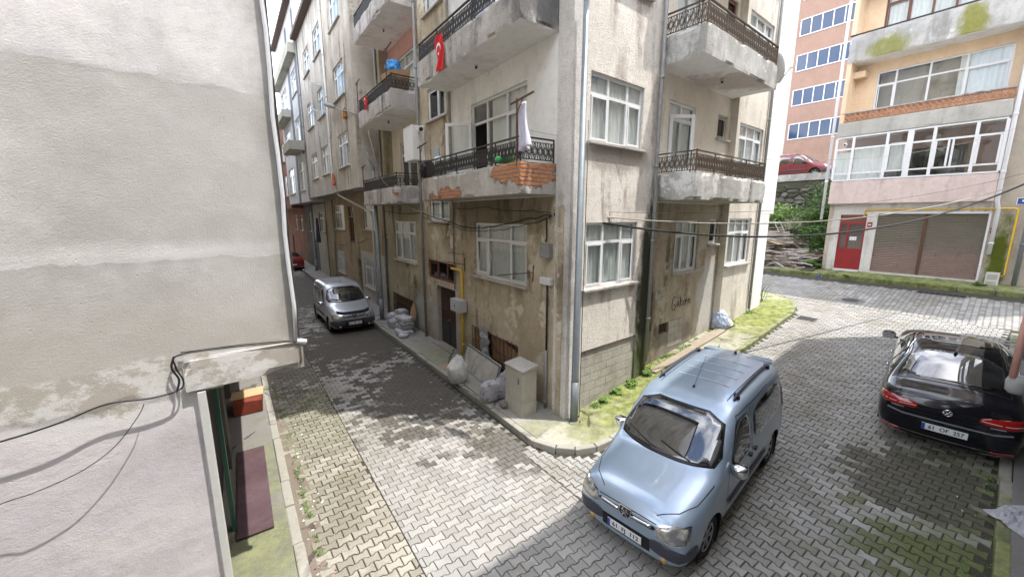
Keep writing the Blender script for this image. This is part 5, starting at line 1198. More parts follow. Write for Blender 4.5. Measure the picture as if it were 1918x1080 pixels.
def mirror_(car, x, y, z, sd, mat, out=.20, fold=0):
    mb = MB(); bm = bmesh.new(); bmesh.ops.create_cube(bm, size=1); me = bpy.data.meshes.new('mirror'); 
    bmesh.ops.subdivide_edges(bm, edges=bm.edges, cuts=1, use_grid_fill=True)
    for v in bm.verts:
        l = v.co.length; v.co = v.co*(.5/l)*.55+v.co*.45; v.co.x *= .13; v.co.y *= .25; v.co.z *= .20
        v.co.x += .04*(1-abs(v.co.y)/.12)*(1 if v.co.x > 0 else 0)
        v.co += Vector((x, sd*(y+out*.72), z))
    bm.to_mesh(me); bm.free(); me.materials.append(mat); [setattr(p, 'use_smooth', True) for p in me.polygons]
    o = bpy.data.objects.new('wing_mirror', me); SC.collection.objects.link(o); o.parent = car.root; m = o.modifiers.new('s', 'SUBSURF'); m.levels = 1; m.render_levels = 2
    mb = MB(); mb.bar((x+.01, sd*(y-.03), z-.05), (x, sd*(y+out*.4), z-.03), .05, M['black'], h=.03); car.add(mb, 'mirror_arm', o)
    mb = MB(); mb.mesh([(x-.075, sd*(y+out*.72+a), z+b) for a, b in ((-.1,-.07),(.1,-.07),(.1,.07),(-.1,.07))], [(0,1,2,3)], M['chrome']); car.add(mb, 'mirror_glass', o)
VAN = [(2.07,[(0,.26),(.35,.26),(.58,.30),(.63,.45),(.62,.60),(.50,.70),(.28,.73),(0,.745)]),
 (2.04,[(0,.23),(.42,.22),(.74,.27),(.77,.45),(.76,.63),(.60,.755),(.34,.79),(0,.81)]),
 (1.93,[(0,.20),(.60,.20),(.82,.26),(.835,.48),(.825,.72),(.70,.845),(.42,.89),(0,.91)]),
 (1.62,[(0,.18),(.65,.18),(.84,.25),(.855,.52),(.845,.82),(.73,.93),(.44,.985),(0,1.005)]),
 (1.30,[(0,.18),(.65,.18),(.845,.25),(.86,.55),(.85,.90),(.75,.995),(.46,1.05),(0,1.07)]),
 (1.10,[(0,.18),(.65,.18),(.845,.25),(.862,.55),(.852,.95),(.81,1.04),(.56,1.11),(0,1.135)]),
 (.98,[(0,.18),(.65,.18),(.845,.25),(.863,.55),(.853,.97),(.825,1.10),(.62,1.20),(0,1.235)]),
 (.60,[(0,.18),(.65,.18),(.845,.25),(.865,.55),(.853,.98),(.80,1.40),(.665,1.50),(0,1.54)]),
 (.28,[(0,.18),(.65,.18),(.845,.25),(.865,.55),(.853,.985),(.775,1.60),(.68,1.72),(0,1.755)]),
 (.06,[(0,.18),(.65,.18),(.845,.25),(.866,.55),(.853,.99),(.762,1.65),(.68,1.77),(0,1.805)]),
 (-.5,[(0,.18),(.65,.18),(.845,.25),(.866,.55),(.853,.99),(.762,1.66),(.685,1.79),(0,1.828)]),
 (-1.2,[(0,.18),(.65,.18),(.845,.25),(.866,.55),(.853,.99),(.762,1.66),(.685,1.79),(0,1.828)]),
 (-1.78,[(0,.20),(.65,.20),(.84,.27),(.86,.55),(.848,.99),(.758,1.64),(.67,1.77),(0,1.805)]),
 (-1.95,[(0,.22),(.65,.22),(.83,.29),(.85,.55),(.838,.99),(.71,1.59),(.58,1.70),(0,1.735)]),
 (-2.04,[(0,.28),(.62,.28),(.79,.34),(.81,.55),(.795,.97),(.67,1.42),(.52,1.50),(0,1.53)]),
 (-2.07,[(0,.32),(.50,.32),(.70,.38),(.73,.55),(.71,.93),(.58,1.22),(.40,1.27),(0,1.28)])]
M['rib'] = plain('roof_rib_highlight', (.62,.67,.72), .3, metal=.2, var=.03)  # white highlight of the ribs painted in as a paler colour
def make_van(name, label, paint, platetxt, bumper=None, deflector=False, mirrors='chrome', rails=True, detail=True, group=None):
    c = Car(name, label, 'van', VAN, paint, (1.30,-1.39), .305, group)
    cm = bumper or M['bumperdark']
    # glass with black surround
    ws = [(-.765,1.17),(-.4,1.135),(.4,1.135),(.765,1.17),(.605,1.635),(-.605,1.635)]
    wsb = [(-.795,1.155),(-.4,1.115),(.4,1.115),(.79,1.155),(.625,1.655),(-.625,1.655)]
    c.patch('windscreen_seal', wsb, 0, 1, M['black'], .003, .06, smooth_poly=1)
    w = c.patch('windscreen', ws, 0, 1, M['carwin'], .008, .06, smooth_poly=1)
    mb = MB()
    for a, b in (((-.10,1.145),(-.62,1.24)),((.42,1.145),(-.06,1.23))): c.tubeon(mb, [(a[0]+(b[0]-a[0])*k/6, a[1]+(b[1]-a[1])*k/6) for k in range(7)], 0, 1, .011, M['black'], .025)
    c.add(mb, 'wiper')
    for sd in (1, -1):
        f = [(.62,1.02),(-.10,1.02),(-.10,1.56),(.22,1.575),(.34,1.52),(.60,1.22)]
        r = [(-.30,1.02),(-1.72,1.04),(-1.68,1.50),(-1.55,1.57),(-.30,1.57)]
        c.patch('side_window_seal', [(x+(.03 if x > 0 else -.03), z+(.03 if z > 1.3 else -.03)) for x, z in f], 1, sd, M['black'], .003, .07)
        c.patch('side_window', f, 1, sd, M['carwin'], .008, .07)
        c.patch('side_window', r, 1, sd, M['carwin'], .006, .08)
        for q in ([(.80,.36),(.80,.90),(.70,1.12)], [(-.20,.34),(-.20,1.62)], [(.80,.33),(-.92,.33)], [(-.22,1.655),(.26,1.64),(.66,1.14)], [(-.22,1.64),(-1.1,1.65)], [(-1.80,.5),(-1.80,1.6)]):
            mb = MB(); c.line(mb, q, 1, sd, .011, M['seam']); c.add(mb, 'door_gap')
        c.patch('side_moulding', [(.78,.52),(.78,.62),(-.90,.62),(-.90,.52)], 1, sd, cm, .012, .1, smooth_poly=1)
        mb = MB(); c.tubeon(mb, [(-.06,.88),(-.10,.885),(-.14,.88)], 1, sd, .022, M['black'], .015); c.tubeon(mb, [(-.28,.88),(-.36,.885)], 1, sd, .022, M['black'], .015); c.add(mb, 'door_handle')
        c.patch('tail_light', [(-1.86,.95),(-2.05,.95),(-2.05,1.35),(-1.90,1.35)], 1, sd, M['tail'], .006, .06)
        c.patch('bumper_corner', [(sd*.36,.36),(sd*.80,.36),(sd*.80,.55),(sd*.36,.55)], 0, 1, M['bumperdark'], .008, .04, smooth_poly=2)
        c.patch('bumper_corner', [(1.70,.38),(1.99,.38),(1.99,.55),(1.74,.55)], 1, sd, M['bumperdark'], .008, .04, smooth_poly=1)
        hl = [(sd*.44,.62),(sd*.47,.765),(sd*.60,.80),(sd*.77,.80),(sd*.80,.64),(sd*.62,.60)]
        c.patch('headlight', hl, 0, 1, M['lamp'], .010, .04)
        mb = MB(); c.line(mb, hl+[hl[0]], 0, 1, .016, M['chrome'], .013); c.add(mb, 'headlight_rim')
        mb = MB(); h, n = c.hit((0, sd*.55, .305), 0, 1)
        if h is not None: mb.tube([h-Vector((.02,0,0)), h+Vector((.008,0,0))], .045, M['tint'], 16); c.add(mb, 'fog_light')
        mirror_(c, .68, .80, 1.06, sd, M[mirrors])
        if rails:
            mb = MB(); pts = [(.0-.0, sd*.60), (-.12, sd*.605), (-1.45, sd*.605), (-1.6, sd*.60)]; out = []
            for (x, y), up in zip([(.02,.60),(-.10,.60),(-.5,.60),(-1.2,.60),(-1.55,.60),(-1.68,.60)], (.0,.05,.062,.062,.05,0)):
                h, n = c.hit((x, sd*y, 0), 2, 1); out.append(h+Vector((0,0,up)))
            mb.tube(out, .019, M['bumperdark'], 8)
            for k in (1, 4): mb.bar(out[k]-Vector((0,0,.06)), out[k], .05, M['black'], h=.12)
            c.add(mb, 'roof_rail')
    # front face
    c.patch('grille_mouth', [(-.44,.705),(-.38,.665),(.38,.665),(.44,.705),(.40,.735),(-.40,.735)], 0, 1, M['seam'], .003, .04, smooth_poly=1)
    mb = MB()
    for sd in (1, -1): mb = MB(); c.tubeon(mb, [(sd*(.09+.29*k/6), .705+.012*k/6) for k in range(7)], 0, 1, .019, M['chrome'], .008, 8); c.add(mb, 'grille_bar')
    c.patch('badge_shield', [(-.085,.775),(.085,.775),(.085,.69),(.04,.635),(-.04,.635),(-.085,.69)], 0, 1, M['black'], .016, .04, smooth_poly=1)
    mb = MB(); c.line(mb, [(-.085,.775),(.085,.775),(.085,.69),(.04,.635),(-.04,.635),(-.085,.69),(-.085,.775)], 0, 1, .010, M['chrome'], .022)
    lion = [[(.045,.655),(.02,.685),(-.005,.700),(-.03,.735),(-.015,.755)],[(-.03,.735),(-.055,.715)],[(-.005,.72),(.035,.745),(.055,.735)],[(.0,.70),(.05,.705)],[(-.005,.700),(-.02,.675),(-.045,.655)],[(.035,.745),(.03,.762)]]
    for st in lion: c.line(mb, [(-a, b) for a, b in st], 0, 1, .014, M['chrome'], .024, .02)
    c.add(mb, 'badge')
    c.patch('lower_grille', [(-.36,.315),(.36,.315),(.38,.51),(-.38,.51)], 0, 1, M['seam'], .004, .05, smooth_poly=0)
    h, n = c.hit((0, 0, .42), 0, 1); plate(c, platetxt, h.x+.03, .425, 1)
    if bumper:
        c.patch('front_bumper', [(-.82,.24),(.82,.24),(.82,.575),(-.82,.575)], 0, 1, bumper, .003, .05, smooth_poly=0)
    if deflector:
        mb = MB(); vs = []; fs = []; n = 16
        for k in range(n+1):
            y = -.62+1.24*k/n; zz = .80 if abs(y) < .4 else .80+.04*(abs(y)-.4)/.22; h, nn = c.hit((0, y, zz-.01), 0, 1); h2, n2 = c.hit((0, y, zz+.055), 0, 1); vs += [h+nn*.02, h2+n2*.045]
        for k in range(n): fs.append((2*k, 2*k+2, 2*k+3, 2*k+1))
        mb.mesh(vs, fs, M['seam'], True); o = c.add(mb, 'bonnet_deflector'); m = o.modifiers.new('t', 'SOLIDIFY'); m.thickness = .006
    # bonnet gap, roof ribs, aerial
    for q, ax in (([(1.97,-.40),(1.80,-.62),(1.55,-.74),(1.14,-.79)], 2), ([(1.97,.40),(1.80,.62),(1.55,.74),(1.14,.79)], 2), ([(-.43,.765),(-.2,.775),(.2,.775),(.43,.765)], 0)):
        mb = MB(); c.line(mb, q, ax, 1, .011, M['seam']); c.add(mb, 'bonnet_gap')
    for k in range(4):
        mb = MB(); c.line(mb, [(-.30-.33*k, -.42), (-.30-.33*k, .42)], 2, 1, .013, M['rib'], .007); o = c.add(mb, 'roof_rib'); m = o.modifiers.new('t', 'SOLIDIFY'); m.thickness = .008; m.offset = -1
    for sd in (1,-1): mb = MB(); c.line(mb, [(.10, sd*.53), (-1.75, sd*.55)], 2, 1, .012, M['seam'], .0025); c.add(mb, 'roof_channel')
    h, n = c.hit((.06, 0, 0), 2, 1); mb = MB(); mb.tube([h, h+Vector((-.03,0,.03))], .02, M['black'], 8); mb.tube([h+Vector((-.02,0,.025)), h+Vector((-.45,0,.40))], .0035, M['black'], 5); c.add(mb, 'aerial')
    mb = MB(); mb.hexa([(-1.84,-.60,1.70),(-1.84,.60,1.70),(-2.06,.56,1.70),(-2.06,-.56,1.70),(-1.82,-.60,1.765),(-1.82,.60,1.765),(-2.06,.56,1.725),(-2.06,-.56,1.725)][::1], paint); c.add(mb, 'roof_spoiler', None, .01)
    h, n = c.hit((-1.80, 0, 0), 2, 1); mb = MB(); mb.tube([h, h+Vector((-.03,0,.035)), h+Vector((-.05,0,.04))], [.03,.02,.008], M['black'], 8); c.add(mb, 'roof_fin')
    for wx in c.wheels:
        for sd in (1, -1): wheel(c, wx, sd)
    return c
SEDAN = [(2.38,[(0,.26),(.35,.26),(.62,.30),(.66,.42),(.64,.55),(.5,.62),(.3,.645),(0,.655)]),
 (2.30,[(0,.22),(.45,.22),(.78,.28),(.81,.45),(.79,.62),(.62,.70),(.36,.73),(0,.745)]),
 (2.05,[(0,.19),(.6,.19),(.86,.26),(.885,.48),(.87,.70),(.74,.79),(.42,.83),(0,.85)]),
 (1.55,[(0,.17),(.65,.17),(.88,.25),(.905,.52),(.89,.80),(.78,.885),(.46,.93),(0,.95)]),
 (1.00,[(0,.17),(.65,.17),(.88,.25),(.912,.55),(.895,.87),(.79,.955),(.52,1.00),(0,1.02)]),
 (.80,[(0,.17),(.65,.17),(.88,.25),(.913,.55),(.895,.885),(.775,.99),(.54,1.06),(0,1.085)]),
 (.30,[(0,.17),(.65,.17),(.88,.25),(.914,.55),(.893,.90),(.685,1.27),(.52,1.35),(0,1.385)]),
 (-.05,[(0,.17),(.65,.17),(.88,.25),(.914,.55),(.892,.905),(.645,1.34),(.50,1.425),(0,1.46)]),
 (-.55,[(0,.17),(.65,.17),(.88,.25),(.914,.55),(.892,.91),(.635,1.355),(.50,1.44),(0,1.475)]),
 (-1.0,[(0,.17),(.65,.17),(.88,.25),(.914,.56),(.892,.92),(.63,1.32),(.49,1.405),(0,1.44)]),
 (-1.35,[(0,.17),(.65,.17),(.88,.25),(.912,.57),(.890,.94),(.65,1.22),(.50,1.29),(0,1.325)]),
 (-1.75,[(0,.18),(.65,.18),(.875,.26),(.905,.58),(.882,.97),(.70,1.07),(.52,1.11),(0,1.135)]),
 (-1.92,[(0,.19),(.65,.19),(.87,.27),(.897,.59),(.872,.975),(.70,1.04),(.50,1.065),(0,1.08)]),
 (-2.20,[(0,.21),(.60,.21),(.84,.29),(.865,.60),(.84,.955),(.69,1.035),(.46,1.06),(0,1.07)]),
 (-2.31,[(0,.24),(.55,.24),(.77,.32),(.80,.60),(.775,.90),(.64,.985),(.42,1.01),(0,1.02)]),
 (-2.38,[(0,.30),(.40,.30),(.66,.36),(.69,.58),(.66,.78),(.50,.84),(.32,.86),(0,.865)])]
SEDAN = [(x, [(y*.965, z) for y, z in h]) for x, h in SEDAN]
def make_sedan(name, label, paint, platetxt, vw=True, group=None):
    c = Car(name, label, 'car', SEDAN, paint, (1.46,-1.33), .325, group)
    c.patch('rear_window', [(-1.00,-.53),(-1.00,.53),(-1.74,.64),(-1.74,-.64)], 2, 1, M['carwin'], .006, .06, smooth_poly=1)
    c.patch('windscreen', [(.84,-.66),(.84,.66),(.22,.52),(.22,-.52)], 2, 1, M['carwin'], .006, .06, smooth_poly=1)
    if vw: c.patch('sunroof', [(.12,-.46),(.12,.46),(-.62,.46),(-.62,-.46)], 2, 1, M['carwin'], .006, .07, smooth_poly=1)
    for sd in (1, -1):
        for poly in ([(.70,.975),(.02,.97),(.0,1.34),(.12,1.34),(.30,1.24)], [(-.08,.97),(-.88,.98),(-.86,1.30),(-.55,1.355),(-.08,1.355)], [(-.94,.985),(-1.42,1.02),(-1.05,1.24),(-.92,1.275)]):
            c.patch('side_window', poly, 1, sd, M['carwin'], .006, .07, smooth_poly=1)
        mb = MB(); c.line(mb, [(.78,.955),(0,.95),(-.9,.965),(-1.5,1.01),(-1.05,1.285),(-.55,1.385),(0,1.375),(.3,1.28)], 1, sd, .014, M['chrome'], .008); c.add(mb, 'window_trim')
        for q in ([(.88,.32),(.88,.88)], [(-.02,.3),(-.02,.93)], [(-.9,.55),(-.95,.93)]): mb = MB(); c.line(mb, q, 1, sd, .01, M['seam']); c.add(mb, 'door_gap')
        mb = MB(); c.tubeon(mb, [(-.62,.84),(-.78,.845)], 1, sd, .016, M['chrome'], .02); c.tubeon(mb, [(.22,.82),(.06,.825)], 1, sd, .016, M['chrome'], .02); c.add(mb, 'door_handle')
        tl = [(sd*.33,.80),(sd*.36,.90),(sd*.80,.935),(sd*.80,.80),(sd*.62,.78)] if vw else [(sd*.38,.70),(sd*.38,.88),(sd*.80,.88),(sd*.80,.70)]
        c.patch('tail_light', tl, 0, -1, M['tail'], .008, .05, smooth_poly=1)
        c.patch('tail_light', [(-2.34,.80),(-2.10,.83),(-2.06,.90),(-2.34,.94)], 1, sd, M['tail'], .008, .04, smooth_poly=1)
        mb = MB(); c.line(mb, [(sd*.36,.845),(sd*.57,.835)], 0, -1, .012, M['tailbright'], .012); c.add(mb, 'tail_light_strip'); mb = MB(); c.line(mb, [(sd*.60,.835),(sd*.77,.845)], 0, -1, .012, M['tailbright'], .012); c.add(mb, 'tail_light_strip')
        c.patch('reflector', [(sd*.50,.335),(sd*.50,.365),(sd*.78,.385),(sd*.78,.355)], 0, -1, M['tail'], .01, .04, smooth_poly=0)
        mb = MB(); c.line(mb, [(sd*.40,.30),(sd*.70,.325),(sd*.76,.345)], 0, -1, .014, M['chrome'], .012); c.add(mb, 'exhaust_trim')
        mirror_(c, .62, .86, 1.03, sd, paint, .17)
    mb = MB(); c.line(mb, [(-.78,.40),(-.5,.355),(0,.345),(.5,.355),(.78,.40)], 0, -1, .014, M['chrome'], .010); c.add(mb, 'bumper_trim')
    mb = MB(); c.line(mb, [(-.74,.93),(-.55,.735),(.55,.735),(.74,.93)], 0, -1, .010, M['seam'], .003); c.add(mb, 'boot_gap'); mb = MB(); c.line(mb, [(-.70,.70),(-.5,.655),(.5,.655),(.70,.70)], 0, -1, .028, M['galv'] if vw else M['seam'], .004); c.add(mb, 'boot_trim'); mb = MB()
    c.line(mb, [(-.72,.62),(.72,.62)], 0, -1, .008, M['seam'], .003); c.add(mb, 'boot_gap')
    mb = MB(); c.line(mb, [(-1.80,-.66),(-1.80,.66)], 2, 1, .012, M['seam'], .003)
    for sd in (1,-1): c.line(mb, [(.2,sd*.56),(-1.0,sd*.545),(-1.78,sd*.66)], 2, 1, .012, M['seam'], .003)
    c.add(mb, 'roof_gap')
    h, n = c.hit((0, 0, .53), 0, -1); plate(c, platetxt, h.x-.025, .53, -1)
    h, n = c.hit((0, 0, .845), 0, -1); 
    mb = MB(); ce = h+Vector((-.012,0,0)); 
    def E(a, r): return ce+Vector((0, r*math.cos(a), r*math.sin(a)))
    mb.tube([E(2*PI*k/24, .052) for k in range(25)], .007, M['chrome'], 6)
    if vw:
        for st in ([(-.030,.040),(-.012,.004),(0,-.003),(.012,.004),(.030,.040)], [(-.046,.012),(-.022,-.042),(0,.004),(.022,-.042),(.046,.012)]):
            mb.tube([ce+Vector((0, a, b)) for a, b in st], .0055, M['chrome'], 5)
    c.add(mb, 'badge')
    if vw:
        for sd, y0 in ((1,.50),(-1,.46)):
            mb = MB(); c.line(mb, [(sd*y0,.762),(sd*(y0+.16),.768)], 0, -1, .016, M['chrome'], .005); c.add(mb, 'model_lettering')
    mb = MB(); h, n = c.hit((-1.02,0,0), 2, 1); mb.tube([h, h+Vector((-.04,0,.035)), h+Vector((-.07,0,.04))], [.03,.02,.008], paint, 8); c.add(mb, 'roof_fin')
    for wx in c.wheels:
        for sd in (1, -1): wheel(c, wx, sd, spokes=5 if vw else 8, w=.21)
    return c
GV = 'vans parked in the streets'
v1 = make_van('parked_van', 'ice-blue van with chrome mirrors and roof rails parked at the street corner', M['vanblue'], '61 FJ 112', group=None)
hd = Vector((-.735,-.678,0)); fc = Vector((1.50, 4.58, 0)); ce = fc-hd*2.07*.95
za = gz(*(fc-hd*.8).xy); zb = gz(*(fc-hd*3.45).xy)
v1.put((ce.x, ce.y, (za*.55+zb*.45)+.004), hd, (za-zb)/2.69, 0, .95)
v2 = make_van('parked_van', 'silver van with black bumpers and a bonnet deflector on the shaded street', M['silver'], '61 PB 371', bumper=M['black'], deflector=True, rails=False)
hd = Vector((.585,-.811,0)); fc = Vector((-5.95, 14.60, 0)); ce = fc-hd*2.07*.95; v2.put((ce.x, ce.y, 0), hd, 0, 0, .95)
v3 = make_van('parked_van', 'red van parked on the raised road above the rubble wall', M['vanred'], '', rails=False, bumper=None, mirrors='black')
hd = -D1; ce = PB+NL*-12+D1*6.35; v3.put((ce.x, ce.y, 7.02), hd)
s1 = make_sedan('parked_car', 'glossy black saloon seen from behind at the right edge of the slope', M['carblack'], '61 OF 257')
hd = Vector((.735,.678,0)); rc = Vector((7.12, 6.03, 0)); ce = rc+hd*2.38*1.0; za = gz(*(rc+hd*1.05).xy); zb = gz(*(rc+hd*3.84).xy)
s1.put((ce.x, ce.y, (za*.53+zb*.47)+.004), hd, (zb-za)/2.79, 0, 1.0)
s2 = make_sedan('parked_car', 'dark red saloon parked far down the shaded street', M['carred'], '', vw=False)
rc = Vector((-17.42, 31.5, 0)); ce = rc+D1*2.38; s2.put((ce.x, ce.y, 0), D1)
# ================================================================== street furniture
def lamp_post(base, h, r0, r1, label, arm, name='street_lamp', head=True):
    t = empty(name, base, label, 'lamp post'); b = Vector(base); mb = MB()
    mb.tube([b+Vector((0,0,z)) for z in (0, .9)], [r0, r0*.96], M['galv'], 8, True); mb.tube([b+Vector((0,0,z)) for z in (.9, .95, h)], [r0*.97, r0*.9, r1], M['galv'], 8); mb.build('pole', t)
    mb = MB(); mb.tube([b+Vector((0,0,h-.05)), b+Vector((0,0,h+.05)), b+Vector((0,0,h+.25))+arm*.25, b+Vector((0,0,h+.7))+arm], [r1,r1,r1*.8,r1*.7], M['galv'], 8); mb.build('arm', t)
    if head:
        e = b+Vector((0,0,h+.7))+arm; d = arm.normalized(); mb = MB(); mb.tube([e-d*.05, e+d*.1, e+d*.5, e+d*.62], [.05,.10,.11,.04], M['pipegrey'], 10); mb.build('lamp_head', t)
    mb = MB(); s = r0*1.7; mb.bx(b.x-s, b.x+s, b.y-s, b.y+s, b.z-.05, b.z+.02, M['walk_n']); 
    for i in (-1, 1):
        for j in (-1, 1): mb.tube([b+Vector((i*s*.75, j*s*.75, .02)), b+Vector((i*s*.75, j*s*.75, .07))], .012, M['iron'], 6)
    mb.build('base_plate', t)
    mb = MB(); mb.tube([b+Vector((r0*1.0+.02,-.02,z)) for z in (.1,)]+[b+Vector((r0*.9+.025,-.03+.01*math.sin(z),z)) for z in (2,4,6)], .008, M['cable'], 5); mb.build('cable', t) if h > 6 else None
    return t
lamp_post((1.31, 7.78, .115), 8.0, .085, .052, 'tall galvanised lamp post on the corner pavement against the cream building', Vector((.75, -.55, 0)))
lamp_post((-5.42, 16.12, .12), 6.0, .10, .07, 'grey steel post on the pavement beside the silver van', Vector((-.2,-.2,0)), 'utility_pole', False)
lamp_post((-15.3, 30.9, .12), 6.5, .11, .08, 'grey steel post far along the street near the red saloon', Vector((-.2,-.2,0)), 'utility_pole', False)
t = empty('street_light_arm', FL.P(11.3,.9,8.3), 'wall-mounted streetlight on a thin arm beside the second-floor balcony', 'street light'); 
mb = MB(); mb.tube([FL.P(11.2,.85,8.22), FL.P(12.6,1.0,8.66), FL.P(14.2,1.15,9.1)], .022, M['pipegrey'], 7); mb.build('arm', t)
mb = MB(); mb.tube([FL.P(14.0,1.14,9.06), FL.P(14.4,1.17,9.2), FL.P(15.5,1.2,9.5), FL.P(15.8,1.2,9.52)], [.05,.10,.11,.03], M['pipegrey'], 10); mb.build('lamp_head', t)
# telecom cabinet at the corner
fcab = Fr(Vector((.07,7.98,0)), Vector((.74,-.60,0)).normalized(), NL)   # front along the kerb side
t = empty('utility_cabinet', FL.P(1.0,.5,.12), 'beige street cabinet with a scuffed top beside the corner column', 'utility cabinet')
creamcab = stucco('cabinet_paint', (.46,.44,.37), (.52,.50,.43), (.25,.23,.18), .35, .05)
mb = MB(); mb.box(FL, .58, 1.22, .34, .74, .10, .42, creamcab); mb.build('plinth', t, .008)
mb = MB(); mb.box(FL, .585, 1.215, .345, .735, .43, 1.15, creamcab)
for i in range(9): s = .64+i*.064; mb.box(FL, s, s+.03, .735, .741, .50, 1.1, creamcab)
for i in range(5): o = .38+i*.066; mb.box(FL, .578, .585, o, o+.03, .50, 1.1, creamcab)
mb.build('cabinet_body', t, .008)
mb = MB(); mb.mesh([FL.P(s,o,z) for s,o,z in ((.55,.32,1.15),(1.25,.32,1.15),(1.25,.77,1.15),(.55,.77,1.15),(.55,.32,1.24),(1.25,.32,1.24),(1.22,.77,1.19),(.58,.77,1.19))], [(3,2,1,0),(4,5,6,7),(0,1,5,4),(1,2,6,5),(2,3,7,6),(3,0,4,7)], M['sillc']); mb.build('lid', t, .015)
mb = MB(); mb.box(FL, .68, .72, .741, .76, .85, .98, M['galv']); mb.build('handle', t)
# yellow gas pipe and meter box by the entrance
mb = MB(); mb.tube([FL.P(5.15,.03,2.80), FL.P(5.13,.07,2.82), FL.P(4.52,.08,2.82), FL.P(4.45,.08,2.78), FL.P(4.45,.08,.25)], .034, M['yellow'], 10)
for z in (.6,1.3,2.2): mb.tube([FL.P(4.45,.08,z-.02), FL.P(4.45,.08,z+.02)], .045, M['yellow'], 10)
thing(mb, 'gas_pipe', FL.P(4.45,.08,.25), 'fat yellow gas pipe running down the wall right of the iron entrance door', 'gas pipe')
mb = MB(); mb.box(FL, 4.22, 4.80, .06, .30, 1.62, 1.98, M['boxgrey']); mb.box(FL, 4.25, 4.77, .30, .307, 1.65, 1.95, M['boxgrey']); mb.box(FL, 4.49, 4.52, .307, .315, 1.75, 1.85, M['black'])
thing(mb, 'gas_meter_box', FL.P(4.5,.2,1.62), 'small pale grey gas meter box fixed on the yellow pipe', 'meter box', bevel=.012)
# ------------------------------------------------------------------ sacks, boards, litter
def sackmat():
    t = NT('woven_sack'); c = t.mix(t.noise(7, 4), (.50,.51,.54), (.68,.69,.72)); c = t.mix(t.step(t.noise(9, 5, t.map((1,1,2)), .6), .58, .62), c, (.33,.20,.24))
    w = t.math('MULTIPLY', t.math('SINE', t.math('MULTIPLY', t.xyz()[2], 420)), .3); return t.fin(c, .75, t.bump(t.math('ADD', w, t.math('MULTIPLY', t.noise(11, 7, rough=.75, dist=1.2), 2.2)), .9, .03))
M['sack'] = sackmat(); tw = NT('white_sack'); M['sackwhite'] = tw.fin(tw.mix(tw.noise(9, 5), (.56,.56,.54), (.74,.74,.72)), .6, tw.bump(tw.noise(9, 7, rough=.7, dist=1.5), .9, .035))
def blob(name, loc, size, label, cat, mat, seed=0, rot=0, power=.55, wr=.10, neck=None, lift=True, group=None, open_top=False):
    bm = bmesh.new(); bmesh.ops.create_icosphere(bm, subdivisions=5, radius=1); sv = Vector((seed*3.1, seed*1.7, 0)); top = None
    for v in bm.verts:
        p = v.co.copy(); q = Vector([math.copysign(abs(c)**power, c) for c in p])
        n = mnoise.fractal(p*1.5+sv, 1, 2, 4); r = mnoise.ridged_multi_fractal(Vector((p.x*1.7, p.y*1.7, p.z*1.1))+sv, 1, 2.1, 4, 1, 2)
        q *= 1+wr*n+wr*.30*(r-1.0)
        w2 = mnoise.noise(p*4.5+sv)*.5+(1-abs(mnoise.noise(Vector((p.x*6, p.y*6, p.z*3.5))+sv))*2.2)*.35+mnoise.noise(p*11+sv)*.22; q *= 1+wr*.42*w2
        v.co = Vector((q.x*size[0]/2, q.y*size[1]/2, q.z*size[2]/2))
        if neck and p.z > neck[0]:
            k = (p.z-neck[0])/(1-neck[0]); sq = 1-neck[1]*.75*math.sin(min(1, k*1.15)*PI*.5)*(1+.3*mnoise.noise(p*5+sv)); v.co.x = v.co.x*sq+.05*k; v.co.y *= sq; v.co.z += k*neck[2]*(.6+.9*mnoise.noise(Vector((p.x*3, p.y*3, seed))))
        if open_top and p.z > .86: v.co.z -= (p.z-.86)*size[2]*1.1
    zmin = min(v.co.z for v in bm.verts)
    for v in bm.verts:
        if v.co.z < zmin+size[2]*.12: v.co.z = zmin+size[2]*.06+(v.co.z-zmin)*.3
    bmesh.ops.translate(bm, verts=bm.verts, vec=(0,0,-min(v.co.z for v in bm.verts))); bmesh.ops.rotate(bm, verts=bm.verts, matrix=Matrix.Rotation(rot, 3, 'Z'))
    me = bpy.data.meshes.new(name); bm.to_mesh(me); bm.free(); me.materials.append(mat); [setattr(p, 'use_smooth', True) for p in me.polygons]
    o = bpy.data.objects.new(name, me); SC.collection.objects.link(o); o.location = loc; return tag(o, label, cat, group)
blob('sack', (-1.42, 9.78, .12), (.50,.44,.62), 'plump white tied sack standing in front of the grey leaning panel', 'sack', M['sackwhite'], 1, .4, .75, .12, (.35,.45,.16))
blob('sack', (-.52, 8.72, .12), (.44,.34,.50), 'open printed rubble sack beside the small grey stone', 'sack', M['sack'], 2, .6, .6, .10, None, open_top=True)
blob('sack', (-.22, 8.86, .12), (.36,.36,.56), 'taller crumpled rubble sack behind the open one, next to the cabinet', 'sack', M['sack'], 3, .1, .65, .12, (.45,.5,.14))
blob('stone', (-.12, 8.42, .12), (.30,.22,.17), 'small grey broken stone on the pavement by the rubble sacks', 'stone', M['walk_n'], 5, .5, .8, .2)
GS = 'filled sacks heaped under the basement grille'
ax = math.atan2(D1.y, D1.x); base = FL.P(8.4, .62, .12)
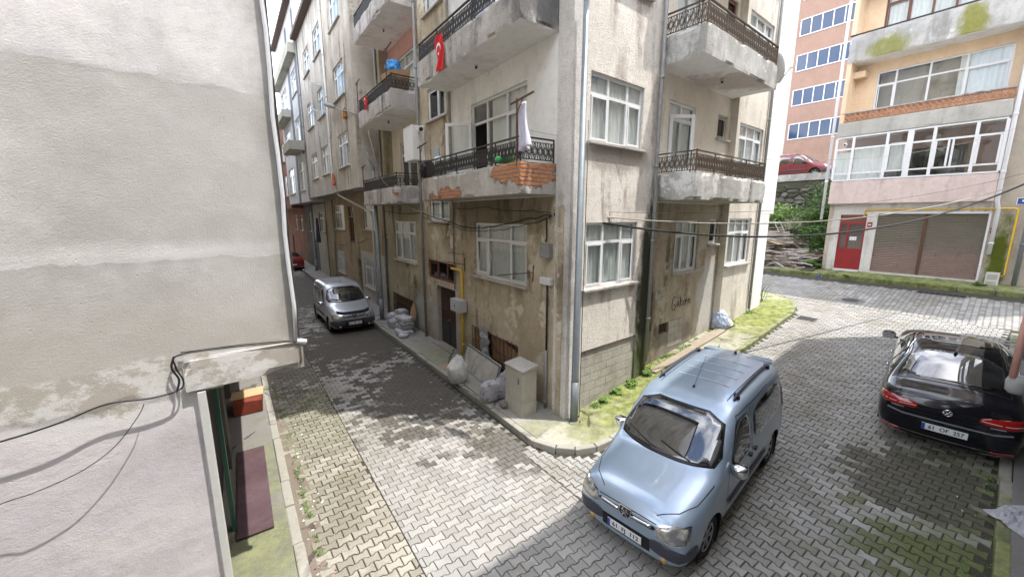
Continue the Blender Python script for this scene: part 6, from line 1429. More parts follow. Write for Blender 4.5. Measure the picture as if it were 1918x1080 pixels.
for i, (s, o, z, sz, rr, lb) in enumerate([(8.05,.62,0,(.85,.50,.17),.05,'printed sack lying flat at the bottom of the heap nearest the door'), (8.25,.50,.15,(.80,.48,.17),.12,'flat sack second from the bottom of the heap'),
    (8.22,.50,.29,(.80,.46,.16),-.06,'flat sack third from the bottom of the heap'), (8.28,.50,.42,(.80,.48,.19),.08,'topmost flat sack of the heap with a printed mark'),
    (8.95,.58,0,(.55,.45,.38),.5,'crumpled sack slumped at the foot of the heap next to the flat ones'), (9.35,.50,0,(.52,.48,.52),.9,'rounded bulging sack at the street-lamp end of the heap'), (9.15,.30,.28,(.50,.42,.40),.3,'loosely folded sack on top of the bulging ones'), (7.72,.75,0,(.55,.34,.13),-.4,'thin empty-looking sack lying nearest the kerb')]):
    blob('sack', FL.P(s, o, .12+z), sz, lb, 'sack', M['sack'], 10+i, ax+rr, .5, .13, group=GS)
# leaning grey panel
mb = MB(); a = FL.P(1.85,.42,.12); b = FL.P(3.95,.62,.12); mb = MB()
A0, B0 = FL.P(2.02,.50,.13), FL.P(3.95,.34,.13); up = Vector((0,0,.62))-NL*.20; th = NL*.06
mb.hexa([A0, B0, B0+th, A0+th, A0+up, B0+up, B0+th+up, A0+th+up], M['c_grey2']); d = (B0-A0).normalized()
e = .045
for (p, q) in ((A0, A0+up),(B0, B0+up),(A0, B0),(A0+up, B0+up)): mb.bar(p+th*1.1, q+th*1.1, e, M['galv'], NL, .02)
thing(mb, 'panel', tuple(A0), 'long grey framed panel leaning on the wall under the boarded basement opening', 'panel')
mb = MB(); vs = []; fs = []
for i in range(15):
    for j in range(25): s = 3.0+.42*i/14; z = 1.40-.85*j/24; vs.append(FL.P(s+.05*math.sin(j*.5)+.10*(i/14-.5)*(j/24), .07+.04*math.sin(i*1.5+j*.15)+.015*math.sin(j*1.1), z-(.14*math.sin(i*.9) if j > 18 else 0)))
for i in range(14):
    for j in range(24): k = i*25+j; fs.append((k, k+25, k+26, k+1))
mb.mesh(vs, fs, M['sack'], True); thing(mb, 'rag', FL.P(3.2,.07,.9), 'torn grey-white rag hanging on the boarded basement grille', 'rag')
mb = MB(); n = 26; mb.mesh([(FL.P(4.1,.6,.135).x+.42*math.cos(2*PI*k/n)*(1+.2*math.sin(k*1.7)), FL.P(4.1,.6,.135).y+.26*math.sin(2*PI*k/n)*(1+.2*math.cos(k*2.3)), .128+.0) for k in range(n)]+[(FL.P(4.1,.6,0).x, FL.P(4.1,.6,0).y, .16)], [(k, (k+1) % n, n) for k in range(n)], plain('sand', (.34,.25,.16), .95, bump=.4), True)
tag(mb.build('sand_patch'), kind='stuff')
# planks and bags on the mossy slope pavement
mb = MB(); a = Vector((3.60, 9.62, gz(3.6,9.62)+.15)); b = Vector((6.6, 12.02, gz(6.6,12.02)+.15)); mb.bar(a, b, .20, M['wood'], h=.035)
thing(mb, 'plank', tuple(a), 'long pale plank lying on the mossy pavement towards the litter bags', 'plank')
mb = MB(); a = Vector((5.2, 11.1, gz(5.2,11.1)+.14)); b = Vector((6.75, 12.32, gz(6.75,12.32)+.14)); mb.bar(a, b, .11, M['wood'], h=.03)
thing(mb, 'plank', tuple(a), 'short narrow board lying against the wall beside the long plank', 'plank')
blob('bag', (6.62, 12.30, gz(6.6,12.3)+.12), (.42,.34,.52), 'white and blue crumpled plastic bag against the stained wall', 'bag', plain('blue_white_plastic', (.42,.50,.68), .4, var=.5, scale=7), 31, .3, .8, .28)
blob('bag', (6.92, 12.36, gz(6.9,12.4)+.12), (.32,.26,.24), 'small flattened white bag at the foot of the blue one', 'bag', M['sackwhite'], 32, .9, .8, .3)
mb = MB(); q = Vector((6.50, 12.48, gz(6.5,12.5)+.62)); mb.bar(q, q+Vector((.38,.22,.10)), .26, M['card'], h=.03); thing(mb, 'cardboard_box', tuple(q), 'flattened brown carton on top of the blue and white bag', 'carton')
for i in range(6):
    x, y = 6.35+.13*i, 12.0+.07*i+.1*math.sin(i*2); mb = MB() if i == 0 else mb
    z = gz(x, y)+.13; mb.bar((x, y, z), (x+.12, y+.05*math.cos(i), z+.03), .06, M['walk_n'])
tag(mb.build('rubble'), kind='stuff')
# near-left doorway mat, red carton, boards
mb = MB(); q = [FF.P(s, o, 0) for s, o in ((.95,.05),(3.35,.08),(3.35,.50),(.95,.48))]; q = [Vector((p.x, p.y, .118)) for p in q]; mb.hexa([p for p in q]+[p+Vector((0,0,.02)) for p in q], stucco('plum_mat', (.085,.05,.056), (.13,.085,.095), (.04,.035,.03), .7, .3))
thing(mb, 'door_mat', tuple(q[0]), 'long plum-coloured mat on the mossy pavement by the green shop frame', 'mat')
mb = MB(); q = FF.P(5.9,.28,.12); 
mb.hexa([FF.P(s,o,z) for s,o,z in ((5.0,.05,.12),(5.75,.12,.12),(5.75,.62,.12),(5.0,.58,.12),(5.0,.05,.42),(5.75,.12,.42),(5.75,.62,.40),(5.0,.58,.38))], stucco('red_carton', (.17,.035,.02), (.25,.06,.035), (.06,.03,.02), .7, .3))
mb.hexa([FF.P(s,o,z) for s,o,z in ((5.15,.0,.43),(5.6,.05,.43),(5.7,.66,.41),(5.25,.62,.40),(5.15,.0,.45),(5.6,.05,.45),(5.7,.66,.43),(5.25,.62,.42))], M['ply'])
thing(mb, 'carton', tuple(q), 'red carton with a pale board across it on the near-left pavement', 'carton')
# plastic rubbish at the bottom right corner
def crumple(name, c, size, label, cat, mat, seed):
    mb = MB(); n = 26; vs = []; fs = []
    for i in range(n):
        for j in range(n):
            u, v = i/(n-1)-.5, j/(n-1)-.5; p = Vector((u*3, v*3, seed)); f = (abs(mnoise.fractal(p*1.3, 1, 2, 3))*1.0+abs(mnoise.noise(p*3))*.5)*max(0, 1-(u*u+v*v)*3.2)
            w = 1+.25*mnoise.noise(Vector((math.atan2(v, u)*1.2, seed, 0))); x, y = c[0]+u*size*w, c[1]+v*size*w*.8; vs.append((x, y, gz(x, y)+.13+.28*f*size))
    for i in range(n-1):
        for j in range(n-1): k = i*n+j; fs.append((k, k+n, k+n+1, k+1))
    mb.mesh(vs, fs, mat); return thing(mb, name, c, label, cat)
clearp = plain('clear_plastic', (.36,.36,.39), .3, var=.15)
crumple('plastic_sheet', (6.80, 4.62, .12), .62, 'crumpled milky plastic sheet on the near-right pavement', 'plastic sheet', clearp, 2.0)
crumple('plastic_sheet', (6.62, 4.05, .12), .5, 'second smaller crumpled plastic wrap at the bottom right corner', 'plastic sheet', clearp, 5.0)
mb = MB(); mb.bx(6.42, 6.75, 4.20, 4.45, .125, .17, M['card']); thing(mb, 'cardboard_sheet', (6.3,4.2,.12), 'flattened cardboard piece under the plastic at the bottom right corner', 'cardboard')
# ------------------------------------------------------------------ things on the balconies
def flag(s, o, ztop, w, h, fr, label):
    redf = plain('flag_red', (.62,.010,.015), .75, var=.08); mb = MB(); n, m = 10, 26; vs = []; fs = []
    for i in range(n+1):
        for j in range(m+1): vs.append(fr.P(s-w*i/n+.03*math.sin(j*.25), o+.02*math.sin(i*.8+j*.3), ztop-h*j/m-.03*i/n))
    for i in range(n):
        for j in range(m): k = i*(m+1)+j; fs.append((k, k+m+1, k+m+2, k+1))
    mb.mesh(vs, fs, redf, True)
    t = empty('flag', fr.P(s,o,ztop), label, 'flag'); mb.build('cloth', t)
    mb = MB(); cz = ztop-h*.42; cs = s-w*.5; r = w*.30; k = 20; oo = o+.035
    out = [(cs+r*math.cos(a), cz+r*math.sin(a)) for a in np.linspace(.9, 2*PI-.9, k)]; inn = [(cs+r*.30+r*.80*math.cos(a), cz+r*.80*math.sin(a)) for a in np.linspace(.55*PI*.5, 2*PI-.55*PI*.5, k)]
    rot = lambda p: (cs+(p[1]-cz), cz-(p[0]-cs))
    out = [rot(p) for p in out]; inn = [rot(p) for p in inn]
    for i in range(k-1): mb.poly([fr.P(out[i][0],oo,out[i][1]), fr.P(out[i+1][0],oo,out[i+1][1]), fr.P(inn[i+1][0],oo,inn[i+1][1]), fr.P(inn[i][0],oo,inn[i][1])], M['white'])
    st = [(cs+r*.42*(1 if i % 2 == 0 else .4)*math.sin(2*PI*i/10), cz-r*.95+r*.42*(1 if i % 2 == 0 else .4)*math.cos(2*PI*i/10)) for i in range(10)]
    c0 = fr.P(cs, oo, cz-r*.95)
    for i in range(10): a, b = st[i], st[(i+1) % 10]; mb.poly([c0, fr.P(a[0],oo,a[1]), fr.P(b[0],oo,b[1])], M['white'])
    mb.build('emblem', t); return t
flag(3.80, .97, 8.58, .40, .78, FL, 'red flag with white crescent and star on the big upper balcony of the corner building')
flag(10.05, .97, 8.66, .34, .48, FL, 'small red flag with a white crescent on the pink-walled balcony')
def cloth(name, fr, s0, s1, o, z0, z1, mat, label, cat, amp=.04, taper=.15):
    mb = MB(); n, m = 16, 20; vs = []; fs = []
    for i in range(n+1):
        for j in range(m+1): f = j/m; c = (s0+s1)/2; s = c+(s0+(s1-s0)*i/n-c)*(1-taper*(1-f)); vs.append(fr.P(s+.02*math.sin(f*5), o+amp*math.sin(i*1.3+f*2)*(.4+f), z1+(z0-z1)*f+.04*math.sin(i*.9)*f))
    for i in range(n):
        for j in range(m): k = i*(m+1)+j; fs.append((k, k+m+1, k+m+2, k+1))
    mb.mesh(vs, fs, mat, True); o_ = thing(mb, name, fr.P(s0,o,z1), label, cat); q = o_.modifiers.new('t', 'SOLIDIFY'); q.thickness = .006; return o_
cloth('laundry', FL, .60, .27, .84, 5.60, 6.42, plain('lilac_white_cloth', (.58,.57,.66), .9, var=.08), 'white garment drying on the T-shaped rack of the first-floor corner balcony', 'laundry', .06, .5)
cloth('laundry', FL, 5.05, 4.60, .55, 5.45, 6.25, plain('pale_blue_cloth', (.42,.48,.52), .9), 'grey-blue garment hanging at the left end of the corner balcony', 'laundry', .06, .4)
blob('bucket_bag', FL.P(4.35,.72,5.66), (.26,.26,.28), 'white and green tub standing on the rail at the left end of the corner balcony', 'tub', plain('tub_plastic', (.62,.68,.66), .4), 41, 0, .6, .03)
blob('bag', FL.P(5.0,.80,5.42), (.36,.3,.42), 'black bundle hanging on the left corner of the first-floor railing', 'bag', M['black'], 42, .4, .8, .3)
blob('basin', FL.P(1.25,.70,5.44), (.42,.36,.16), 'bright green plastic basin on the first-floor corner balcony', 'basin', plain('green_plastic', (.05,.45,.12), .35), 43, 0, .8, .03)
mb = MB(); mb.hexa([FL.P(s,o,z) for s,o,z in ((7.5,.25,8.38),(8.3,.25,8.38),(8.3,.8,8.38),(7.5,.8,8.38),(7.4,.2,8.98),(8.3,.25,9.05),(8.35,.85,8.95),(7.45,.85,8.88))], M['card']); thing(mb, 'cardboard_box', FL.P(7.9,.5,8.38), 'big brown cardboard box on the pink-walled balcony', 'cardboard box')
blob('bag', FL.P(8.15,.5,9.0), (.45,.4,.42), 'blue plastic bag on top of the cardboard box on the pink-walled balcony', 'bag', plain('blue_plastic', (.03,.25,.60), .35, var=.3), 44, 0, .8, .28)
cloth('laundry', FL, 13.2, 12.9, .98, 8.45, 8.85, plain('orange_cloth', (.50,.17,.05), .85), 'orange and dark garment hung by the corner of the drab bay', 'laundry', .05, .1)
cloth('laundry', FL, 16.45, 16.1, .98, 5.9, 6.45, plain('bright_orange_cloth', (.75,.13,.02), .8), 'bright orange cloth hanging below the bay windows', 'laundry', .02, .1)
cloth('laundry', FL, 24.9, 24.2, .55, 2.6, 4.2, plain('navy_cloth', (.03,.035,.06), .9), 'dark clothes hanging outside the ground floor down the street', 'laundry', .08, .1)
# satellite dishes
def dish(c, n, r, label, mat):
    t = empty('satellite_dish', c, label, 'satellite dish'); n = Vector(n).normalized(); x = n.cross(Vector((0,0,1))).normalized(); y = x.cross(n); mb = MB(); vs = []; fs = []; k = 24
    for i in range(5):
        rr = r*i/4
        for a in range(k): vs.append(Vector(c)+x*rr*math.cos(2*PI*a/k)+y*rr*math.sin(2*PI*a/k)*1.08-n*(.16*r*(1-(i/4)**2)))
    for i in range(4):
        for a in range(k): b = (a+1) % k; fs.append((i*k+a, i*k+b, (i+1)*k+b, (i+1)*k+a))
    mb.mesh(vs, fs, mat, True); o = mb.build('reflector', t); q = o.modifiers.new('t','SOLIDIFY'); q.thickness = .012
    mb = MB(); mb.tube([Vector(c)-y*r, Vector(c)+n*r*.9-y*.2*r], .012, M['galv'], 6); mb.tube([Vector(c)+n*r*.82-y*.2*r, Vector(c)+n*r*.98-y*.18*r], .03, M['pvcold'], 8); mb.tube([Vector(c)-n*.05, Vector(c)-n*.3-y*.2], .02, M['galv'], 6); mb.build('arm', t)
dish(tuple(FR.P(7.22, .80, 8.35)), (.92,-.12,.2), .36, 'pale satellite dish fixed at the end of the upper right balcony', M['pvcold'])
dish(tuple(FL.P(20.5, .9, 16.0)), (-.7,-.6,.4), .45, 'orange satellite dish on the roof behind the dark eave', plain('orange_dish', (.55,.25,.10), .6))  # dish coloured orange-brown all over
# ------------------------------------------------------------------ drain covers
def cover(c, w, h, d, label, rnd=False):
    mb = MB(); d = Vector(d); e = Vector((-d.y, d.x, 0)); z = lambda p: gz(p.x, p.y)+.006
    def q(a, b, dz=0): p = Vector((c[0], c[1], 0))+d*a+e*b; return Vector((p.x, p.y, z(p)+dz))
    if rnd:
        n = 30; mb.mesh([q(w*math.cos(2*PI*k/n), w*math.sin(2*PI*k/n)) for k in range(n)]+[q(w*.86*math.cos(2*PI*k/n), w*.86*math.sin(2*PI*k/n), .006) for k in range(n)], [(k, (k+1) % n, n+(k+1) % n, n+k) for k in range(n)]+[tuple(range(n, 2*n))], M['walk_n'])
        mb.mesh([q(w*.6*math.cos(2*PI*k/n), w*.6*math.sin(2*PI*k/n), .010) for k in range(n)], [tuple(range(n))], M['iron'])
    else:
        mb.poly([q(-w/2,-h/2), q(w/2,-h/2), q(w/2,h/2), q(-w/2,h/2)], M['walk_n'])
        for k in range(9): a = -w/2+.05+(w-.1)*k/8; mb.hexa([q(a-.018,-h/2+.04,.001),q(a+.018,-h/2+.04,.001),q(a+.018,h/2-.04,.001),q(a-.018,h/2-.04,.001),q(a-.018,-h/2+.04,.012),q(a+.018,-h/2+.04,.012),q(a+.018,h/2-.04,.012),q(a-.018,h/2-.04,.012)], M['iron'])
        mb.poly([q(-w/2+.03,-h/2+.03,.002), q(w/2-.03,-h/2+.03,.002), q(w/2-.03,h/2-.03,.002), q(-w/2+.03,h/2-.03,.002)], M['seam'])
    thing(mb, 'drain_cover' if not rnd else 'manhole_cover', (c[0], c[1], gz(*c[:2])), label, 'drain cover' if not rnd else 'manhole cover')
cover((9.75,12.75), .55, .42, D1, 'square iron drain grate by the rounded end of the mossy pavement')
cover((15.45,14.05), 1.3, .38, D1, 'long dark drain grate along the kerb before the garage')
cover((12.35,14.2), .42, 0, D1, 'round manhole cover half in the sun on the upper street', True)
# ------------------------------------------------------------------ overhead cables
def sag(a, b, s, n=28, wob=0): 
    a = Vector(a); b = Vector(b); return [a+(b-a)*(i/n)+Vector((0,0,-4*s*(i/n)*(1-i/n)+wob*math.sin(i*2.1)*.5)) for i in range(n+1)]
def wire(name, pts, r, mat, label, cat='cable', group=None):
    mb = MB(); mb.tube(pts, r, mat, 6); return thing(mb, name, tuple(pts[0]), label, cat, group)
A0 = FL.P(.47, .03, 4.42)
E1 = FB.P(-5.3, 1.2, 5.42); 
wire('overhead_cable', sag(A0, FB.P(-5.2,1.1,5.50), 1.02, 40), .026, M['cable'], 'thick black cable sagging from the corner column to the right edge', 'cable')
wire('overhead_cable', sag(FL.P(.45,.05,4.47), FB.P(-5.3,.9,5.58), .72, 40, .008), .015, M['cablepale'], 'pale twisted cable sagging just above the thick black one', 'cable')
wire('overhead_cable', sag(FL.P(.45,.05,4.50), FB.P(-5.2,.8,5.85), .50, 40), .005, M['cable'], 'hair-thin wire above the other cables across the right street', 'cable')
wire('overhead_cable', sag(FL.P(.6,.9,6.0), FB.P(-4.6,.5,7.3), .8, 40), .004, M['cablepale'], 'thin pale wire crossing in front of the glazed balcony', 'cable')
# bundle along the left front
GC = 'cables strung along the street front'
import itertools
def facade_wire(pts, r, lb, mat='cable'):
    out = []
    for (a, b) in zip(pts[:-1], pts[1:]):
        for i in range(8): f = i/8; s = a[0]+(b[0]-a[0])*f; z = a[1]+(b[1]-a[1])*f-.25*f*(1-f)*abs(b[0]-a[0])*.35; out.append(FL.P(s, .06+.05*math.sin(s*3+r*900), z+.012*math.sin(s*11)))
    out.append(FL.P(pts[-1][0], .06, pts[-1][1])); wire('wall_cable', out, r, M[mat], lb, 'cable', GC)
facade_wire([(.5,4.42),(1.4,4.32),(3.9,4.05),(5.0,4.2),(7.2,4.5),(11.5,4.6)], .014, 'thick black cable strung above the ground-floor window')
facade_wire([(.55,4.38),(1.5,4.18),(2.9,4.02),(4.3,4.0),(5.1,4.1),(7.25,4.35)], .009, 'thin drooping cable just below the thick one above the window')
facade_wire([(.5,4.45),(1.2,4.5),(3.2,4.62),(4.9,4.6),(4.95,4.05)], .008, 'upper thin cable clipped under the balcony slab')
facade_wire([(.55,4.4),(.72,4.3),(.7,3.85)], .016, 'short fat cable dropping to the grey junction box')
facade_wire([(.60,4.35),(.52,4.0),(.72,3.3),(.65,3.1)], .008, 'thin looping cable beside the junction boxes', 'cablepale')
facade_wire([(11.2,3.6),(14,3.3),(17.6,2.9),(22,2.6)], .010, 'long drooping wire across the low fronts further down the street')
wire('hanging_wire', [FL.P(9.9,.95,7.5), FL.P(9.2,1.0,6.6), FL.P(8.4,1.0,5.6), FL.P(7.8,.6,4.9), FL.P(7.2,.3,4.55), FL.P(5,.12,4.35)], .008, M['cablepale'], 'pale wire hanging from the second-floor balcony down to the wall', 'cable')
# cables on the near-left side wall
def swire(pts, r, lb, off=.05):
    P = FS.P; out = []
    for (a, b) in zip(pts[:-1], pts[1:]):
        for i in range(8): f = i/8; out.append(P(a[0]+(b[0]-a[0])*f, a[2]+(b[2]-a[2])*f, a[1]+(b[1]-a[1])*f))
    out.append(P(pts[-1][0], pts[-1][2], pts[-1][1])); wire('wall_cable', spline([P(a[0], a[2], a[1]) for a in pts], 7), r*.8, M['cable'], lb, 'cable', 'cables on the bare side wall')
swire([(-4.5,2.55,.10),(-3,2.56,.10),(-2.25,2.61,.10),(-1.9,2.66,.10),(-1.6,2.735,.09),(-1.3,2.70,.08),(-1.10,2.72,.07),(-1.06,2.80,.05),(-1.10,2.95,.05),(-1.06,3.06,.04),(-.6,3.05,.05),(0,2.99,.05),(.04,2.97,0)], .010, 'dark cable crossing the bare side wall and rising to its corner ledge')
swire([(-4.5,1.9,.12),(-3,1.98,.14),(-2.32,2.10,.14),(-2.1,2.13,.16),(-1.82,2.20,.15),(-1.6,2.33,.12),(-1.42,2.55,.10),(-1.36,2.66,.08)], .005, 'thin slack cable looping below the dark one on the bare side wall')
swire([(-1.10,3.06,.05),(-1.13,2.95,.06),(-1.09,2.82,.06),(-1.12,2.70,.06)], .012, 'short vertical cable loop at the step of the bare side wall')
swire([(-1.05,3.08,.03),(-.5,3.055,.04),(.0,3.0,.04)], .007, 'second thin cable along the corner ledge')
t = empty('rain_pipe', (3.27, 2.45, 3.3), 'pinkish pipe with a grey cup hanging at the right edge of the view', 'pipe')
mb = MB(); mb.tube([(3.27,2.45,3.36), (3.27,2.45,3.90)], .018, plain('faded_pink_pipe', (.42,.22,.18), .6), 10); mb.build('pipe', t)
mb = MB(); mb.tube([(3.31,2.45,3.25), (3.31,2.45,3.27), (3.31,2.45,3.33), (3.31,2.45,3.37)], [.035,.048,.052,.04], M['pipegrey'], 16); mb.build('cup', t)
# ------------------------------------------------------------------ plants
def leafmat(name, a, b):
    t = NT(name); r = t.rand(); c = t.mix(r, a, b); t.b.inputs['Roughness'].default_value = .6
    tl = t.n('ShaderNodeBsdfTranslucent'); t.l(c, tl.inputs[0]); t.l(c, t.b.inputs['Base Color']); mx = t.n('ShaderNodeMixShader'); mx.inputs[0].default_value = .3
    t.l(t.b.outputs[0], mx.inputs[1]); t.l(tl.outputs[0], mx.inputs[2]); t.l(mx.outputs[0], t.out.inputs[0]); return t.m
M['leaf'] = leafmat('leaf_green', (.045,.10,.018), (.13,.26,.045)); M['leafb'] = leafmat('bright_leaf', (.10,.20,.03), (.22,.36,.07)); M['stem'] = plain('stem', (.12,.13,.05), .8)
def leaves(mb, c, rad, n, size, mat, rg, flat=.6, droop=.3):
    for i in range(n):
        d = Vector((rg.gauss(0,1), rg.gauss(0,1), rg.gauss(0,1)*flat)); d = d/max(d.length, .01)*rg.random()**.4
        p = Vector(c)+Vector((d.x*rad[0], d.y*rad[1], d.z*rad[2])); a = rg.uniform(0, 2*PI); s = size*rg.uniform(.6, 1.4)
        u = Vector((math.cos(a), math.sin(a), rg.uniform(-droop*1.5, .35))).normalized()*s; v = u.cross(Vector((rg.uniform(-.4,.4), rg.uniform(-.4,.4), 1))).normalized()*s*.42; w = Vector((0,0,-s*.12))
        mb.mesh([p-u*.5, p-u*.1+v*.8, p+u*.3+v*.6+w, p+u*.62+w*2, p+u*.3-v*.6+w, p-u*.1-v*.8], [(0,1,2,3),(0,3,4,5)], mat)
def plant(name, c, rad, n, size, label, cat, mat='leaf', seed=0, stems=4, h=.5):
    rg = random.Random(seed); t = empty(name, c, label, cat); mb = MB()
    for k in range(stems):
        a = rg.uniform(0, 2*PI); q = Vector(c)+Vector((math.cos(a)*rad[0]*.6, math.sin(a)*rad[1]*.6, h)); mb.tube([Vector(c), (Vector(c)+q)/2+Vector((rg.uniform(-.04,.04), rg.uniform(-.04,.04), .02)), q], [.016*h+.004, .008*h+.003, .003], M['stem'], 5)
    mb.build('stem', t); mb = MB()
    for k in range(max(3, n//60)):
        b = Vector(c)+Vector((rg.uniform(-.7,.7)*rad[0], rg.uniform(-.7,.7)*rad[1], h+rg.uniform(-.7,.6)*rad[2])); leaves(mb, b, [r*.5 for r in rad], 60, size, M[mat], rg)
    mb.build('foliage', t); return t
tall = []
for i in range(1):
    mb = MB(); rg = random.Random(5); c = Vector((9.22, 14.72, gz(9.2,14.7)+.12))
    for k in range(90):
        a = rg.uniform(0, 2*PI); L = rg.uniform(.25, .85); b = Vector((math.cos(a), math.sin(a), 0)); st = c+Vector((rg.uniform(-.3,.3)*.8, rg.uniform(-.3,.3)*.8, 0)); mb.tube([st, st+b*L*.15+Vector((0,0,L*.6)), st+b*L*.42+Vector((0,0,L))], [.007,.005,.002], M['leaf'], 4)
    thing(mb, 'grass_tuft', tuple(c), 'tall wild grass tuft growing at the far corner of the white wall', 'grass tuft')
GP = 'low weeds along the blockwork foot'
for i, (x, y, r, lb) in enumerate([(2.45,8.78,.16,'smallest low weed nearest the lamp post at the blockwork foot'),(2.95,9.15,.24,'pale low weed in the middle of the blockwork foot'),(3.55,9.62,.24,'broad green weed by the downpipe foot'),(2.05,8.45,.10,'tiny weed sprig beside the lamp post base')]):
    plant('weed', (x, y, gz(x,y)+.12), (r, r, .06), 180, .05, lb, 'weed', 'leafb', 60+i, 3, .05)
for i, (x, y, lb) in enumerate([(17.0,14.35,'small weed on the kerb left of the meter cabinet'),(14.3,16.9,'small weed at the pavement edge by the red door')]): plant('weed', (x, y, gz(x,y)+.13), (.22,.22,.08), 120, .06, lb, 'weed', 'leafb', 70+i, 3, .06)
# moss cushions, blades and seedlings along the wall foot, the kerbs and in the joints
mb = MB(); rg = random.Random(21)
def sprig(x, y, z, s, m, k=4):
    for q in range(k):
        a = rg.uniform(0, 2*PI); L = s*rg.uniform(.6, 1.5); u = Vector((math.cos(a), math.sin(a), 0)); v = Vector((-u.y, u.x, 0))*L*.22; b = Vector((x, y, z))+u*rg.uniform(0, s*.5)
        mb.mesh([b-v, b+v, b+u*L*.55+v*.7+Vector((0,0,L*.55)), b+u*L+Vector((0,0,L*.6))], [(0,1,2,3)], M[m])
def scat(n, fn, s0, s1, k=4):
    for i in range(n):
        x, y, h = fn(); 
        if mnoise.noise(Vector((x*1.6, y*1.6, 4)))+mnoise.noise(Vector((x*5, y*5, 1)))*.5 < .02: continue
        sprig(x, y, gz(x, y)+h, rg.uniform(s0, s1), 'leafb' if rg.random() < .6 else 'leaf', k)
def f_wall():
    s = rg.uniform(.4, 9.3); o = .02+abs(rg.gauss(0, .10)); p = FR.P(s, o-(.18 if 2.9 < s < 6.9 else 0), 0); return p.x, p.y, .115
def f_walk():
    s = rg.uniform(1.0, 10.5); p = FR.P(s, rg.uniform(.05, 1.0), 0); return p.x, p.y, .112
def f_kerb():
    s = rg.uniform(2.6, 9.8); p = atq(s, qk+rg.choice((.14, .0))+rg.gauss(0, .015)); return p[0], p[1], rg.choice((.0, .1))
def f_left():
    x, y = wl(kw+.14+abs(rg.gauss(0, .05)), rg.uniform(2.5, 14)); return x, y, -.004
def f_right():
    a = rg.uniform(4, 16); p = D2*a+NR*(.44-abs(rg.gauss(0, .10))); return p.x, p.y, -.004
def f_up():
    p = FB.P(rg.uniform(-5.5, 3), rg.choice((1.10, .93, .05))+rg.gauss(0, .03), 0); return p.x, p.y, .11
def f_joint():
    if rg.random() < .5: x, y = wl(rg.uniform(4.2, 9), rg.uniform(-4, 3.5))
    else: x, y = wl(rg.uniform(.5, 1.5), rg.uniform(3, 12))
    return x, y, -.004
scat(900, f_wall, .012, .05); scat(900, f_walk, .008, .022, 3); scat(500, f_kerb, .01, .03); scat(700, f_left, .01, .035); scat(900, f_right, .01, .04); scat(700, f_up, .015, .05); scat(700, f_joint, .006, .014, 3)
tag(mb.build('ground_weeds'), kind='stuff')
# overgrown slope between the kerb and the rubble wall
mb = MB(); vs = []; fs = []; n = 24
for i in range(n+1):
    for j in range(n+1): s = .5+11*i/n; o = .85-9.9*j/n; p = FB.P(s, o, 0); f = j/n; vs.append((p.x, p.y, gz(p.x, p.y)+.10+2.2*f**1.3+.25*mnoise.noise(Vector((s*.8, o*.8, 0)))))
for i in range(n):
    for j in range(n): k = i*(n+1)+j; fs.append((k, k+n+1, k+n+2, k+1))
mb.mesh(vs, fs, M['dirt'], True); tag(mb.build('earth_bank'), kind='structure')
def bank(s, o): p = FB.P(s, o, 0); f = max(0, min(1, (.85-o)/9.9)); return Vector((p.x, p.y, gz(p.x, p.y)+.10+2.2*f**1.3+.25*mnoise.noise(Vector((s*.8, o*.8, 0)))))
GB = 'shrubs on the overgrown bank'
for i, (s, o, r, h, n, m, lb) in enumerate([(1.0,-.9,(.75,.85,.95),1.0,1300,'leaf','dense dark green bush against the corner of the peach building'),(2.0,-3.0,(.95,1.0,.9),1.2,1200,'leaf','bush in the middle of the bank above the woodpile'),(1.2,-3.2,(1.0,1.0,1.2),1.6,1400,'leaf','tall bush beside the peach building wall'),
    (3.6,-4.2,(1.3,1.3,.8),1.1,1400,'leafb','bright green bush high on the bank'),(5.2,-4.8,(1.3,1.2,.7),1.0,1300,'leafb','bright spreading bush behind the timber heap'),(2.2,-6.0,(1.3,1.2,1.2),1.6,1400,'leaf','bush climbing up the rubble wall'),(1.6,-8.4,(1.0,.7,1.0),3.6,700,'leaf','creeper hanging near the top of the rubble wall'),(.9,.15,(.30,.45,.22),.2,300,'leafb','low fleshy plant at the foot of the building corner'),(7.0,-3.6,(1.2,1.2,.7),.9,900,'leafb','bush at the far left of the bank by the white pilaster')]):
    plant('bush', tuple(bank(s, o)), r, n, .13, lb, 'bush', m, 80+i, 6, h)
# timber and branch heaps
mb = MB(); rg = random.Random(11)
bk = [plain('grey_branch', (.46,.42,.39), .85, var=.3), plain('brown_branch', (.26,.19,.14), .85, var=.3), plain('bleached_branch', (.62,.57,.53), .85, var=.2)]
for k in range(420):
    s = rg.uniform(.9, 6.5); o = rg.uniform(-1.0,.55); z = rg.uniform(.02, 1.25)*max(.2, 1-abs(s-3.6)/4.2)*max(.3, (1-(o+.2)*.6)); p = bank(s, o)+Vector((0,0,z)); a = rg.gauss(0, .5); L = rg.uniform(.5, 1.6); d = (D1*math.cos(a)+NL*math.sin(a)+Vector((0,0,rg.gauss(0,.16)))).normalized()*L/2
    mid = p+Vector((rg.uniform(-.04,.04),)*2+(rg.uniform(-.03,.05),)); mb.tube([p-d, mid, p+d], [rg.uniform(.018,.045)]*2+[.014], bk[rg.choice((0,0,1,2))], 5)
tag(mb.build('branch_heap'), kind='stuff')
mb = MB()
for k in range(130):
    s = rg.uniform(2.3, 6.8); o = rg.uniform(-2.6,-1.0); z = rg.uniform(.35, 1.15)*max(.25, 1-abs(s-4.3)/4.5); p = bank(s, o)+Vector((0,0,z)); a = rg.gauss(0, .35); L = rg.uniform(.8, 2.2); d = (D1*math.cos(a)+NL*math.sin(a)+Vector((0,0,rg.gauss(.0,.13)))).normalized()*L/2
    mb.bar(p-d, p+d, rg.uniform(.06,.16), bk[rg.choice((0,1,1,2))], Vector((0,0,1)), rg.uniform(.02,.05))
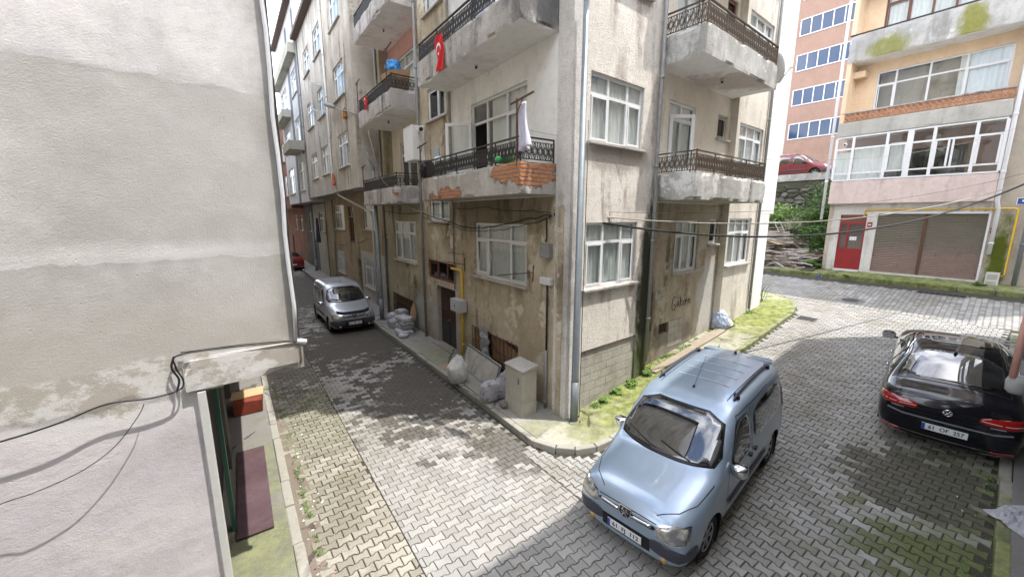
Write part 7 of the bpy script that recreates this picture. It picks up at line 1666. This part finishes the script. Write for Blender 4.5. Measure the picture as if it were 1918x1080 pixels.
tag(mb.build('timber_heap'), kind='stuff')
mb = MB(); a = bank(2.3,-.3)+Vector((0,0,.95)); b = bank(4.9,-.75)+Vector((0,0,1.25)); mb.bar(a, b, .62, M['ply'], h=.03); thing(mb, 'board', tuple(a), 'pale plywood board lying across the branch heap', 'board')
mb = MB(); a = bank(3.0,-1.7)+Vector((0,0,1.55)); b = bank(5.2,-1.7)+Vector((0,0,1.60)); mb.bar(a, b, .7, M['pvcold'], h=.04); thing(mb, 'board', tuple(a), 'white board on top of the timber heap', 'board')
mb = MB(); p = bank(2.5,-1.4)+Vector((0,0,.6)); q = p+Vector((-.5,.35,1.15))
for e in (-.14, .14): mb.bar(p+D1*e, q+D1*e, .04, M['pvcold'])
for k in range(5): c = p+(q-p)*(k+.5)/5; mb.bar(c-D1*.14, c+D1*.14, .03, M['pvcold'])
thing(mb, 'ladder', tuple(p), 'short pale ladder leaning on the timber heap', 'ladder')
mb = MB(); p = Vector((13.3, 17.25, gz(13.3,17.25)+.16)); mb.tube([p, p+Vector((.16,-.12,.02))], .035, M['signblue'], 10); mb.tube([p+Vector((.16,-.12,.02)), p+Vector((.17,-.128,.02))], .034, M['white'], 10); thing(mb, 'drink_can', tuple(p), 'crushed blue can on the mossy kerb near the red door', 'can')
# crumbs of litter and leaves in the gutters
mb = MB(); rg = random.Random(3); lt = [plain('pale_litter', (.62,.60,.56), .8), plain('dry_leaf', (.20,.12,.06), .9)]
for k in range(260):
    if k % 3 == 0: x, y = wl(rg.uniform(.4, .75), rg.uniform(3, 14))
    elif k % 3 == 1: x, y = wl(rg.uniform(4.3, 12), rg.uniform(-3.5, 4)); 
    else: x, y = wl(rg.uniform(3.6, 4.3), rg.uniform(6, 20))
    if not (-12 < cq(x, y) < .35): continue
    s = rg.uniform(.008, .022); a = rg.uniform(0, 6); c = Vector((x, y, gz(x, y)+.006)); u = Vector((math.cos(a), math.sin(a), .15))*s; v = Vector((-math.sin(a), math.cos(a), .1))*s*.6; mb.mesh([c-u-v, c+u-v, c+u+v+Vector((0,0,.006)), c-u+v], [(0,1,2,3)], lt[0 if rg.random() < .55 else 1])
tag(mb.build('litter'), kind='stuff')
# tidy helper properties away
for o in bpy.data.objects:
    if '_w' in o: del o['_w']
